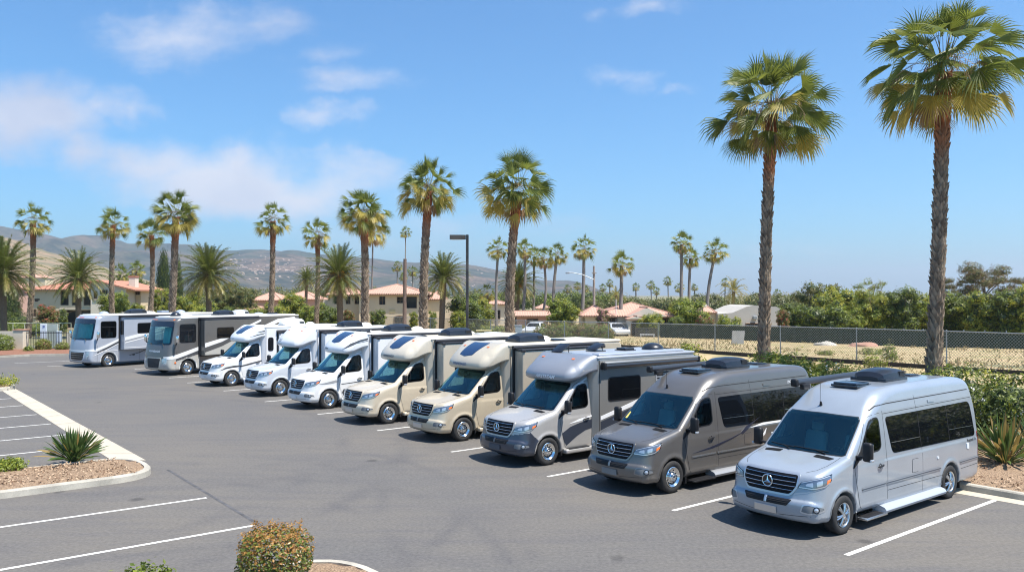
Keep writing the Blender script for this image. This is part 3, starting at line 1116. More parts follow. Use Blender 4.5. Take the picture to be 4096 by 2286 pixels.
# ---------------------------------------------------------------- motorhomes on a van cab
def box_shell(key, x0, x1, y0, y1, z0, z1, r=.03, h=.06):
    cx, cy, cz = (x0 + x1) / 2, (y0 + y1) / 2, (z0 + z1) / 2
    hx, hy, hz = (x1 - x0) / 2, (y1 - y0) / 2, (z1 - z0) / 2

    def f(x, y, z):
        qx = np.abs(x - cx) - hx + r; qy = np.abs(y - cy) - hy + r; qz = np.abs(z - cz) - hz + r
        return np.sqrt(np.maximum(qx, 0) ** 2 + np.maximum(qy, 0) ** 2 + np.maximum(qz, 0) ** 2) + np.minimum(np.maximum(qx, np.maximum(qy, qz)), 0) - r

    def ax(a, b):
        e = .035
        inner = np.linspace(a + .12, b - .12, max(2, int((b - a) / .25)))
        return np.concatenate([np.arange(a - .07, a + .11, .02), inner, np.arange(b - .10, b + .08, .02)])
    return shell(key, f, ax(x0, x1), ax(y0, y1), ax(z0, z1))


def rwin(x0, x1, z0, z1, r=.09): return rpoly([(x0, z0), (x1, z0), (x1, z1), (x0, z1)], r, 5)


def window(sh, parent, side, x0, x1, z0, z1, r=.09, name='side_window', split=None):
    f = sh.patch(name, side, inset(rwin(x0, x1, z0, z1, r), -.0), seal_m, parent, .012, .12, (), .012)
    sh.patch('pane', side, inset(rwin(x0, x1, z0, z1, r), .03), priv_m, f, .015, .12, (), 0)
    if split:
        sh.strips('window_bar', side, split, .02, seal_m, f, .02)
    return f


def make_home(px, py, yaw, sp, label):
    zt = sp.get('roof', 2.84); xe = sp.get('end', 7.7)
    dz = zt - 2.72
    cab = shell('cab', spr_cab, np.concatenate([np.arange(-.12, 1.1, .02), np.arange(1.1, 2.74, .03)]), np.arange(-1.085, 1.09, .028), np.concatenate([np.arange(.19, 1.15, .02), np.arange(1.15, 2.34, .03)]))
    root = place('motorhome', px, py, yaw, (1.0, -.985), label, 'motorhome', 'camper vans and motorhomes parked in a row')
    P = sp['paint']; PH = sp.get('house', P); PC = sp.get('cap', PH)
    sp['length'] = xe
    cab.body('body', [P] + [z_[0] for z_ in sp.get('zones', ())], root, CUTS(), sp.get('zones', ()))
    cab_details(root, cab, P, sp)
    Wh = 1.13
    for (x, s) in ((1.0, -1), (1.0, 1)): wheel(root, x, s * .985, s, 'steel10')
    for s in (-1, 1): wheel(root, 5.33, s * 1.06, s, 'steel10', dual=True)
    # --- the cab-over cap
    cp = smooth_poly([(2.75, 2.08, 1), (2.2, 2.06), (1.85, 2.06), (1.70, 2.075), (1.615, 2.12), (1.59, 2.20), (1.62, 2.31 + dz * .2), (1.78, 2.46 + dz * .5), (2.02, 2.60 + dz * .75), (2.30, 2.715 + dz * .9), (2.55, 2.785 + dz), (2.85, 2.80 + dz, 1)], 2)
    cs = Side(cp, 1.2, 3.1, 1.8, 3.3)

    def capf(x, y, z):
        ay = np.abs(y)
        W = lut(x, [(1.5, .84), (1.75, .93), (2.1, 1.04), (2.5, 1.12), (2.68, Wh + .004)]) - .05 * sstep(z, 2.3, 2.8 + dz) * (1 - sstep(x, 2.2, 2.7) * .6)
        zb = 2.0 + .10 * sstep(ay, .6, .9) + .24 * sstep(x, 1.75, 2.62) * sstep(ay, .72, .92)                # flanks sweep up behind the door
        f = rint(cs(x - .20 * ay ** 2.6 * (1 - sstep(x, 1.9, 2.6)), z), ay - W, lut(x, [(1.4, .14), (2.0, .24), (2.68, .12)]) * lut(z, [(2.2, .7), (2.5, 1)]))
        return np.maximum(rint(f, (zb - z) * .9, .06), x - 2.66)
    cap = shell('cap%.2f' % dz, capf, np.arange(1.4, 2.75, .028), np.arange(-1.2, 1.21, .035), np.arange(2.0, 2.9 + dz, .028))
    co_ = cap.body('cab_over_cap', PC, root)
    if sp.get('skylight'):
        kp = [(1.80, -.34), (1.74, 0), (1.80, .34), (2.16, .40), (2.46, .42), (2.44, 0), (2.46, -.42), (2.16, -.40)]
        cap.patch('skylight', 'top', rpoly(kp, .05, 3), solar_m, co_, .010, .06, (), .01)
    for yy in (-.62, .62, 0, -.3, .3)[:sp.get('lamps', 2)]:
        cap.patch('clearance_lamp', 'top', rpoly([(2.18, yy - .05), (2.24, yy - .05), (2.24, yy + .05), (2.18, yy + .05)], .02), amber_m, co_, .014, .05)
    for (s_, u, v, size, m, kw) in sp.get('cap_text', ()): cap.text('lettering', 'front', s_, u, v, size, m, co_, .008, flip=True, **kw)
    for (poly, m) in sp.get('cap_stripes', ()): cap.patch('stripe', 'left', poly, m, co_, .010, .05)
    # --- the coach body
    hp = [(2.50, .28, 1), (2.50, 2.70 + dz, 1), (2.9, 2.715 + dz), (xe - .35, 2.70 + dz), (xe - .06, 2.62 + dz), (xe, 2.3), (xe + .02, .5), (xe - .04, .28, 1)]
    hf = round_body(smooth_poly(hp, 2), Wh, r=.075, wells=((5.33, .36, .45, .70),), sideW=lambda x, z: lut(x, [(2.5, .94), (2.56, 1.02), (2.68, Wh), (9, Wh)]) - .02 * sstep(z, .5, .28))
    hs = shell('house%.2f_%.1f' % (dz, xe), hf, np.concatenate([np.arange(2.42, 2.8, .03), np.arange(2.85, 4.8, .12), np.arange(4.8, 5.9, .035), np.arange(5.95, xe - .4, .12), np.arange(xe - .4, xe + .12, .04)]),
               np.arange(-1.25, 1.26, .04), np.concatenate([np.arange(.2, 1.0, .04), np.arange(1.0, 2.4, .08), np.arange(2.4, 2.9 + dz, .03)]))
    body = hs.body('coach_body', PH, root)
    hs.strips('panel_seam', 'left', [[(2.70, .3), (2.70, 2.68 + dz)]] + [[(2.72, .62), (4.8, .62)], [(5.86, .62), (xe - .1, .62)]], .016, seam_m, body, .004)
    for side in ('left', 'right'): arch_lip(hs, body, side, 5.33, PH, .475, w=.05)
    # roof skin with rolled edges
    r = MB()
    r.rbox(2.62, xe - .12, -Wh - .012, Wh + .012, 2.655 + dz, 2.735 + dz, .035, 3)
    r.build('roof', sp.get('roofm', gelw_m), root, True, 40)
    zr = 2.735 + dz
    for (a, b, y) in sp.get('acs', ((3.95, 5.0, .1),)): ac_box(root, a, b, y, zr, sp.get('acm', acblk_m), h=sp.get('ach', .30), w=.76)
    for (x, y, m, L, h) in sp.get('vents', ()): roof_vent(root, x, y, zr, m, L, h)
    for (x, y, m, a) in sp.get('lids', ()): open_lid(root, x, y, zr, m, a)
    for (x, y, rr, m) in sp.get('domes', ()): dome(root, x, y, zr, rr, m)
    # running board under the door
    for s in (-1, 1):
        b = MB(); b.rbox(1.56, 2.62, min(s * .80, s * 1.07), max(s * .80, s * 1.07), .23, .35, .04, 3)
        st = b.build('cab_step', P if sp.get('step') is None else sp['step'], root, True, 40)
        b = MB(); b.box(1.66, 2.4, min(s * .92, s * 1.065), max(s * .92, s * 1.065), .351, .355); b.build('step_tread', black_pl, st)
        b = MB(); b.box(1.44, 1.47, min(s * .76, s * .97), max(s * .76, s * .97), .2, .5); b.build('mud_flap', seal_m, root)
    for side in ('left', 'right'):
        arch_lip(cab, root, side, 1.0, sp.get('arch', P))
        cab.strips('panel_seam', side, [[(1.66, .62), (2.52, .62)]], .010, seam_m, root, .003)
    # --- slide-out room or awning on the driver's side
    if sp.get('slide'):
        x0, x1, z0, z1, d = sp['slide']
        ss = box_shell('slide%s%s%s' % (x0, x1, z1), x0, x1, -Wh - d, -Wh + .3, z0, z1)
        so = ss.body('slide_out', PH, root)
        fr = MB()
        fr.box(x0 - .07, x0 - .012, -Wh - .05, -Wh + .02, z0 - .06, z1 + .08); fr.box(x1 + .012, x1 + .07, -Wh - .05, -Wh + .02, z0 - .06, z1 + .08)
        fr.box(x0 - .012, x1 + .012, -Wh - .05, -Wh + .02, z0 - .06, z0 - .012)
        fr.build('slide_seal', seal_m, so)
        tp = MB(); tp.tube([(x0 - .1, -Wh - .06, z1 + .10), (x1 + .1, -Wh - .06, z1 + .10)], .06, 10)
        tp.rbox(x0 - .02, x1 + .02, -Wh - d - .03, -Wh - .02, z1 + .015, z1 + .05, .012)
        tp.rbox(x0 - .06, x0 + .1, -Wh - d - .045, -Wh - d + .05, z1 - .03, z1 + .07, .02); tp.rbox(x1 - .1, x1 + .06, -Wh - d - .045, -Wh - d + .05, z1 - .03, z1 + .07, .02)
        tp.build('slide_topper', simple('dark topper', (.035, .035, .04), .4), so, True, 40)
        for (a, b, c, e) in sp.get('slide_windows', ()): window(ss, so, 'left', a, b, c, e, .12)
        for (poly, m) in sp.get('slide_stripes', ()): ss.patch('stripe', 'left', poly, m, so, .006, .1)
    if sp.get('awning'):
        a0, a1, za = sp['awning']
        b = MB(); b.tube([(a0, -Wh - .09, za), (a1, -Wh - .09, za)], .07, 12)
        aw = b.build('awning_tube', awn_m, root, True, 40)
        b = MB(); b.rbox(a0, a1, -Wh - .15, -Wh - .01, za + .03, za + .12, .04, 3); b.build('awning_cover', sp.get('awncov', PH), aw, True, 40)
        for xx in (a0 - .05, a1 - .05):
            b = MB(); b.rbox(xx, xx + .1, -Wh - .17, -Wh - .01, za - .1, za + .1, .03, 3); b.build('awning_end', black_pl, aw, True, 40)
    for (a, b, c, e) in sp.get('windows', ()): window(hs, root, 'left', a, b, c, e, .12)
    for (poly, m) in sp.get('cab_stripes', ()): cab.patch('stripe', 'left', poly, m, root, .010, .06)
    for (poly, m) in sp.get('body_stripes', ()): hs.patch('stripe', 'left', poly, m, body, .008, .08)
    window(hs, root, 'right', 3.0, 3.9, 1.45, 2.2)
    # tail lamps
    hs.patch('tail_lamp', 'left', rwin(xe - .12, xe - .04, .8, 1.1, .02), red_m, root, .01, .06)
    return root, cab, cap, hs


NAVY = simple('navy lower paint', (.05, .06, .085), .3, .35, coat=.7)
greyl = simple('grey lettering', (.10, .11, .14), .4)
bluel = simple('blue grey lettering', (.10, .13, .24), .4)
whitel = simple('pale lettering', (.75, .78, .82), .35)
dgrey = simple('charcoal stripe', (.06, .062, .068), .35, coat=.5)
lgrey = simple('mid grey stripe', (.30, .31, .33), .35, coat=.5)
champ = simple('champagne roof', (.66, .60, .49), .35, coat=.3)

silver3 = paint('warm silver paint', (.46, .445, .43), .35, .3)
V3, c3, k3, h3 = make_home(2194, 1858, 51.5, dict(
    paint=silver3, house=paint('pewter paint', (.30, .295, .285), .5, .32), cap=paint('steel grey cap paint', (.27, .285, .32), .35, .36), roof=2.72, end=6.82, lamps=2, roofm=simple('silver roof', (.42, .44, .48), .35, .4),
    surround=silver3, trim=NAVY, zones=((NAVY, lambda C: (C[:, 2] < .78 + .10 * (np.abs(C[:, 1]) / .9) ** 2 - .9 * np.maximum(C[:, 0] - .42, 0)) & (C[:, 0] < .9)),), plate=simple('navy plate', (.06, .07, .09), .5), fogpaint=None, acs=(), vents=((5.2, .3, acblk_m, .4, .08),),
    lids=((2.55, .45, acblk_m, 32), (4.0, .55, acblk_m, 24)), domes=((6.2, .1, .34, acblk_m),), awning=(2.78, 6.72, 2.48),
    windows=((3.02, 4.32, 1.50, 2.16),),
    cap_text=(('AIRSTREAM', -.12, 2.20, .115, whitel, dict(shear=.3, width=1.25)),),
    cab_stripes=(([(1.47, .78), (1.75, .92), (2.1, 1.0), (2.54, 1.06), (2.54, .82), (2.3, .78), (2.0, .66), (1.62, .44), (1.55, .55)], NAVY),
                 ([(1.72, 1.0), (2.1, 1.10), (2.54, 1.16), (2.54, 1.12), (2.1, 1.04)], sww)),
    body_stripes=(([(2.74, 1.12), (4.0, 1.42), (6.0, 2.0), (6.7, 2.35), (6.7, 2.28), (6.0, 1.90), (4.0, 1.30), (2.74, 1.02)], sww),
                  ([(2.74, .98), (4.0, 1.27), (6.0, 1.86), (6.0, 1.66), (4.0, 1.04), (2.74, .74)], NAVY))),
    'silver and navy motorhome with open roof hatches, between the taupe van and the beige ones')
m3 = MB()
m3.rbox(2.80, 6.35, -1.02, -.72, 2.735, 2.80, .03, 3)
m3.build('solar_panel_rack', simple('silver rack', (.5, .53, .58), .3, .5), V3, True, 40)
v_ = h3.patch('vent_grille', 'left', rwin(4.95, 5.55, 1.95, 2.4, .02), lgrey, V3, .008, .12)
for k in range(5): h3.strip('vent_slat', 'left', [(5.0, 2.02 + k * .08), (5.5, 2.02 + k * .08)], .035, black_pl, v_, .014)

beige = paint('champagne paint', (.56, .48, .36), .25, .3)
beigeh = paint('beige coach paint', (.46, .41, .33), .2, .38)
SKYT = dict(lids=(), skylight=True)
V4, c4, k4, h4 = make_home(1855, 1762, 51, dict(paint=beige, house=beigeh, cap=paint('beige cap paint', (.50, .45, .36), .1, .38), roofm=gelb_m, roof=2.84, end=7.8, skylight=True, slide=(2.85, 6.4, 1.0, 2.66, .42),
    slide_windows=((3.35, 4.7, 1.5, 2.2),), acs=((3.55, 4.7, -.15),), vents=((2.9, .0, gelw_m, .45, .07), (5.3, -.3, acblk_m, .5, .06)), domes=((4.95, -.1, .3, gelb_m),),
    cap_text=(('WINNEBAGO', .10, 2.235, .115, bluel, dict(width=1.05)),)),
    'champagne motorhome with blue skylight, left of the silver and navy one')
c4.text('lettering', 'left', 'NAVION 24', 2.05, .56, .07, greyl, V4, .010, width=1.1)
V5, c5, k5, h5 = make_home(1558, 1693, 50.5, dict(paint=paint('pale gold paint', (.62, .54, .42), .2, .3), house=paint('cream coach paint', (.56, .51, .42), .15, .38), cap=paint('cream cap paint', (.60, .54, .44), .1, .38), roofm=gelb_m, roof=2.86, end=7.8, skylight=True,
    slide=(2.85, 6.4, 1.0, 2.68, .42), slide_windows=((3.35, 4.7, 1.5, 2.2),), acs=((4.0, 5.1, .1),), vents=((2.95, .3, acblk_m, .5, .05), (5.6, -.2, gelw_m, .5, .06), (6.5, .3, gelw_m, .5, .06)), domes=((5.35, .3, .25, gelb_m),),
    cap_text=(('WINNEBAGO', .10, 2.235, .115, greyl, dict(width=1.05)),)),
    'cream motorhome with blue skylight, beside the white ones')
wht = paint('white paint', (.74, .75, .76), .05, .3)
whh = paint('white coach paint', (.72, .73, .75), .02, .36)
V6, c6, k6, h6 = make_home(1318, 1633, 49.5, dict(paint=wht, house=whh, roof=2.86, end=7.6, skylight=True, slide=(2.85, 6.2, 1.0, 2.68, .4), slide_windows=((3.3, 4.5, 1.5, 2.2),),
    acs=((4.2, 5.3, .1),), vents=((2.95, -.2, acblk_m, .45, .10), (3.4, .4, gelw_m, .4, .06)), domes=((5.8, .1, .3, gelb_m),), plate=whh, trim=wht,
    cap_stripes=(([(1.70, 2.27), (1.95, 2.47), (2.3, 2.62), (2.64, 2.69), (2.64, 2.64), (2.3, 2.55), (1.95, 2.38)], dgrey), ([(2.2, 2.50), (2.64, 2.60), (2.64, 2.585)], dgrey)),
    cap_text=(('Solera', .42, 2.26, .12, greyl, {}),),
    cab_stripes=(([(1.52, .93), (2.54, 1.0), (2.54, .965), (1.52, .905)], dgrey), ([(1.55, .60), (1.62, .72), (2.54, .74), (2.54, .52), (1.62, .48)], dgrey))),
    'bright white motorhome with skylight and charcoal door strip, beside the cream one')
c6.patch('stripe', 'left', [(.55, .98), (.9, 1.03), (1.3, 1.10), (1.38, 1.02), (1.1, .98), (.8, .965)], lgrey, V6, .008, .06)
V7, c7, k7, h7 = make_home(1124, 1583, 48, dict(paint=paint('pale silver blue paint', (.60, .64, .70), .2, .3), house=whh, roof=2.88, end=7.6, slide=(2.85, 6.2, 1.0, 2.70, .4), slide_windows=((3.3, 4.5, 1.5, 2.2),), arch=simple('dark arch', (.12, .12, .13), .5),
    acs=((4.5, 5.6, .1),), vents=((3.1, .0, acwht_m, .5, .05), (3.9, .4, gelw_m, .4, .06)), domes=((5.95, .1, .32, gelw_m),), plate=whh,
    cap_text=(('G-7', .36, 2.36, .16, greyl, {}), ('COACHMEN', .36, 2.20, .08, lgrey, dict(width=1.1)))),
    'white motorhome with plain cap and pale silver-blue nose')
V8, c8, k8, h8 = make_home(929, 1543, 46.5, dict(paint=wht, house=whh, roof=2.82, end=7.6, skylight=True, windows=((2.80, 3.10, 1.62, 2.30),), acm=acwht_m, ach=.36, trim=wht, plate=whh,
    acs=((4.1, 5.3, .0),), vents=((3.0, .3, gelw_m, .4, .05),), domes=((5.9, .2, .25, gelw_m),),
    slide=(3.35, 6.3, 1.0, 2.5, .12), slide_windows=((3.5, 4.3, 1.6, 2.25),),
    cap_stripes=(([(1.9, 2.33), (2.3, 2.47), (2.64, 2.53), (2.64, 2.50), (2.3, 2.43)], dgrey), ([(2.2, 2.55), (2.64, 2.66), (2.64, 2.60)], dgrey)),
    cap_text=(('24', .2, 2.23, .10, greyl, {}),),
    cab_stripes=(([(1.40, .96), (1.9, 1.06), (2.54, 1.19), (2.54, 1.12), (1.9, .985), (1.40, .90)], dgrey),),
    body_stripes=(([(2.72, 1.19), (3.3, 1.26), (3.3, 1.19), (2.72, 1.12)], dgrey),)),
    'white motorhome with tall side windows and white roof unit, next to the grey coach')
c8.patch('stripe', 'left', [(.40, .78), (.7, .93), (1.1, .99), (1.38, .99), (1.38, .93), (1.1, .90), (.7, .86)], dgrey, V8, .008, .06)


# ---------------------------------------------------------------- the two big coaches
def make_coach(px, py, yaw, sp, label):
    Wc = 1.25; xe = sp.get('end', 9.2); ax = 1.35
    cp = smooth_poly([(.45, .27, 1), (.10, .29), (.02, .40), (.0, .60), (.03, .95), (.07, 1.30), (.13, 1.62), (.17, 1.74), (.42, 2.92), (.47, 3.0), (.60, 3.10), (.90, 3.17), (1.6, 3.20), (xe - .4, 3.20), (xe - .08, 3.14), (xe, 2.9), (xe, .5), (xe - .05, .29), (xe - .4, .27, 1)], 2)
    f = round_body(cp, Wc, r=lambda x, z: lut(z, [(.3, .10), (1.2, .22), (2.6, .22), (3.0, .12)]) * (1 - .4 * sstep(x, .8, 1.6)) * (1 - .3 * sstep(x, 1, 3)), wells=((ax, .40, .50, .72), (xe - 2.6, .40, .50, .72)), bulge=.13)
    sh = shell('coach%.1f' % xe, f, np.concatenate([np.arange(-.1, 2.1, .035), np.arange(2.15, xe - 3.3, .12), np.arange(xe - 3.3, xe - 1.9, .04), np.arange(xe - 1.9, xe - .4, .12), np.arange(xe - .4, xe + .12, .04)]),
               np.arange(-1.36, 1.37, .04), np.concatenate([np.arange(.17, 1.1, .035), np.arange(1.1, 2.8, .06), np.arange(2.8, 3.3, .03)]))
    root = place('motor_coach', px, py, yaw, (ax, -1.22), label, 'motorhome', 'camper vans and motorhomes parked in a row')
    P = sp['paint']
    WSC = rpoly([(-1.12, 1.72), (1.12, 1.72), (1.09, 2.93), (-1.09, 2.93)], .10, 4)
    DWC = rwin(.84, 1.80, 1.80, 2.78, .12)
    body = sh.body('body', [P] + [z_[0] for z_ in sp.get('zones', ())], root, [('front', inset(WSC, .03), lambda C, N: (C[:, 0] < 1) & (N[:, 0] < -.2)), ('left', inset(DWC, .03), lambda C, N: C[:, 1] < -1), ('right', inset(DWC, .03), lambda C, N: C[:, 1] > 1)], sp.get('zones', ()))
    sh.patch('windscreen_seal', 'front', inset(WSC, -.03), seal_m, root, .006, .09, [inset(WSC, .06)], .01)
    sh.patch('windscreen', 'front', inset(WSC, -.015), bigwind_m, root, .012, .12, (), 0)
    if sp.get('visor', True): sh.patch('sun_shade_band', 'front', rpoly([(-1.10, 2.66), (1.10, 2.66), (1.09, 2.93), (-1.09, 2.93)], .06, 3), simple('dark glass band', (.02, .03, .05), .08), root, .016, .1, (), 0)
    for side in ('left', 'right'):
        o = sh.patch('window_seal', side, inset(DWC, -.03), seal_m, root, .008, .1, [inset(DWC, .055)], .012)
        sh.patch('window_pane', side, inset(DWC, .0), tint_m, o, .012, .12, (), 0)
        sh.strips('window_bar', side, [[(.86, 2.45), (1.78, 2.45)], [(1.34, 1.84), (1.34, 2.45)]], .035, seal_m, o, .018)
        arch_lip(sh, root, side, ax, sp.get('lip', gelw_m), .53, .40, .05, .014)
        arch_lip(sh, root, side, xe - 2.6, P, .53, .40, .05, .014)
    # curtain: a pleated cloth hung behind the glass
    y0, y1 = sp['curtain']
    V = []; Fs = []
    n = int((y1 - y0) / .02)
    for i in range(n + 1):
        y = y0 + (y1 - y0) * i / n
        xx = .56 + .10 * (y / 1.1) ** 2 + .028 * math.sin(y * 52) + .012 * math.sin(y * 23)
        V += [(xx, y, 1.66), (xx + .16, y, 2.62)]
    for i in range(n): Fs.append((2 * i, 2 * i + 1, 2 * i + 3, 2 * i + 2))
    link('windscreen_curtain', mesh_data('windscreen_curtain', V, Fs, curtain_m, smooth=True), root)
    b = MB(); b.rbox(.34, .80, -1.08, 1.08, 1.40, 1.68, .06, 2); b.build('dashboard', cabin_m, root, True, 40)
    b = MB(); b.box(.5, 3.2, -1.15, 1.15, .9, .95); b.build('cabin_floor', MATS['cabin dark'], root)
    for s in (-1, 1):
        b = MB(); b.rbox(1.25, 1.75, s * .6 - .28, s * .6 + .28, 1.25, 1.45, .06, 2); b.rbox(1.70, 1.86, s * .6 - .27, s * .6 + .27, 1.4, 2.15, .07, 3)
        b.build('seat', seat_m, root, True, 40)
    for (x, s) in ((ax, -1), (ax, 1)): wheel(root, x, s * 1.20, s, 'steel10', R=.40, w=.26)
    for s in (-1, 1): wheel(root, xe - 2.6, s * 1.20, s, 'steel10', R=.40, w=.26, dual=True)
    b = MB(); b.box(.6, xe - .4, -.8, .8, .28, .7); b.build('underbody', under_m, root)
    b = MB(); b.rbox(.9, xe - .05, -Wc - .012, Wc + .012, 3.10, 3.19, .04, 3); b.rbox(1.0, xe - .2, -1.1, 1.1, 3.18, 3.225, .02, 2)
    b.build('roof', gelw_m, root, True, 40)
    zr = 3.22
    for (a, c, y, m) in sp['acs']: ac_box(root, a, c, y, zr, m, h=.30, w=.74)
    for (x, y, r, m, h) in sp['domes']: dome(root, x, y, zr, r, m, h=h)
    for (x, y, m, L, h) in sp.get('vents', ()): roof_vent(root, x, y, zr, m, L, h)
    # slide-out
    x0, x1, z0, z1, d = sp['slide']
    ss = box_shell('cslide%s' % x0, x0, x1, -Wc - d, -Wc + .3, z0, z1)
    so = ss.body('slide_out', P, root)
    fr = MB()
    for (a, c) in ((x0 - .09, x0 - .012), (x1 + .012, x1 + .09)): fr.box(a, c, -Wc - .06, -Wc + .02, z0 - .07, z1 + .08)
    fr.box(x0 - .012, x1 + .012, -Wc - .06, -Wc + .02, z0 - .07, z0 - .012)
    fr.build('slide_seal', seal_m, so)
    tp = MB(); tp.tube([(x0 - .1, -Wc - .06, z1 + .09), (x1 + .1, -Wc - .06, z1 + .09)], .06, 10); tp.rbox(x0 - .02, x1 + .02, -Wc - d - .02, -Wc - .02, z1 + .012, z1 + .04, .01)
    tp.build('slide_topper', MATS['dark topper'], so, True, 40)
    for w_ in sp['slide_windows']: window(ss, so, 'left', *w_, .12)
    if sp.get('slide_front_window'):
        ss.patch('front_window', 'front', rpoly([(-Wc - d + .1, 1.95), (-Wc - .08, 1.95), (-Wc - .08, 2.82), (-Wc - d + .1, 2.82)], .06), priv_m, so, .006, .1)
    for (poly, m) in sp['slide_stripes']: ss.patch('stripe', 'left', poly, m, so, .006, .12)
    for (poly, m, side) in sp['stripes']: sh.patch('stripe', side, poly, m, root, .012, .07)
    # nose
    gp = sp['grille']
    sh.patch('grille_surround', 'front', inset(gp, -.05), sp['surround'], root, .014, .07, [gp], .014)
    gr = sh.patch('grille', 'front', gp, grille_m, root, .012, .07, (), 0)
    zz = [p[1] for p in gp]; za, zb = min(zz), max(zz)
    b = MB()
    for k in range(sp['bars']):
        z = za + (zb - za) * (k + .5) / sp['bars']
        ys = [gp[i][0] + (gp[(i + 1) % len(gp)][0] - gp[i][0]) * (z - gp[i][1]) / (gp[(i + 1) % len(gp)][1] - gp[i][1]) for i in range(len(gp)) if (gp[i][1] > z) != (gp[(i + 1) % len(gp)][1] > z)]
        b.tube(sh.wire('front', [(min(ys) + .02, z), (max(ys) - .02, z)], 0, .022, .12), sp.get('barr', .016), 5)
    b.build('grille_bars', sp['barm'], gr, True)
    for s in (-1, 1):
        hp = [(s * abs(u), v) for (u, v) in sp['lamp']]
        hl = sh.patch('headlight', 'front', hp, simple('coach lamp', (.45, .48, .52), .15, .5, coat=1), root, .014, .05)
        for (u, v) in sp['bulbs']:
            c, n = sh.hit('front', s * u, v, .016)
            q = MB(); Mq = Matrix.Translation(c) @ n.to_track_quat('Z', 'Y').to_matrix().to_4x4()
            q.lathe([(.065, -.01), (.065, .008), (.045, .012), (.001, .004)], 16, 0, Mq); q.build('lamp_lens', lens_m, hl, True, 50)
        side = 'left' if s < 0 else 'right'
        # mirrors: long arm and chrome head
        m = MB()
        m.tube([(.62, s * 1.22, 1.70), (.52, s * 1.40, 1.74), (.50, s * 1.50, 1.80)], [.04, .03, .03], 8)
        ar = m.build('mirror_arm', black_pl, root, True, 40)
        m = MB(); m.rbox(.44, .56, s * 1.52 - .11, s * 1.52 + .11, 1.80, 2.20, .06, 3); m.build('mirror_head', chrome, ar, True, 40)
    w = MB()
    for (a, c, e) in (((-.75, 1.60), (-.62, 1.76), (-.15, 1.80)), ((.35, 1.60), (.45, 1.76), (.95, 1.79))):
        w.tube([sh.hit('front', *q, .03)[0] for q in (a, c)], .014, 6); w.tube(sh.wire('front', [c, e], 0, .028, .15), .010, 5)
    w.build('wipers', seal_m, root)
    for (t, u, v, size, m, kw) in sp['text']: sh.text('lettering', 'front', t, u, v, size, m, root, .012, flip=True, **kw)
    for yy in (-1.0, 1.0):
        sh.patch('clearance_lamp', 'front', rpoly([(yy - .05, 3.02), (yy + .05, 3.02), (yy + .05, 3.07), (yy - .05, 3.07)], .02), amber_m, root, .012, .05)
    sh.strips('panel_seam', 'left', [[(.60, .35), (.60, 1.35)], [(1.98, .30), (1.98, 3.05)], [(2.0, 1.0), (xe - .1, 1.0)], [(3.4, .32), (3.4, .98)], [(4.8, .32), (4.8, .98)]], .014, seam_m, root, .004)
    for (x, z) in ((2.9, .62), (4.2, .64)): sh.patch('latch', 'left', rwin(x, x + .16, z, z + .1, .03), black_pl, root, .01, .06)
    window(sh, root, 'right', 3.0, 4.2, 1.8, 2.6)
    return root, sh


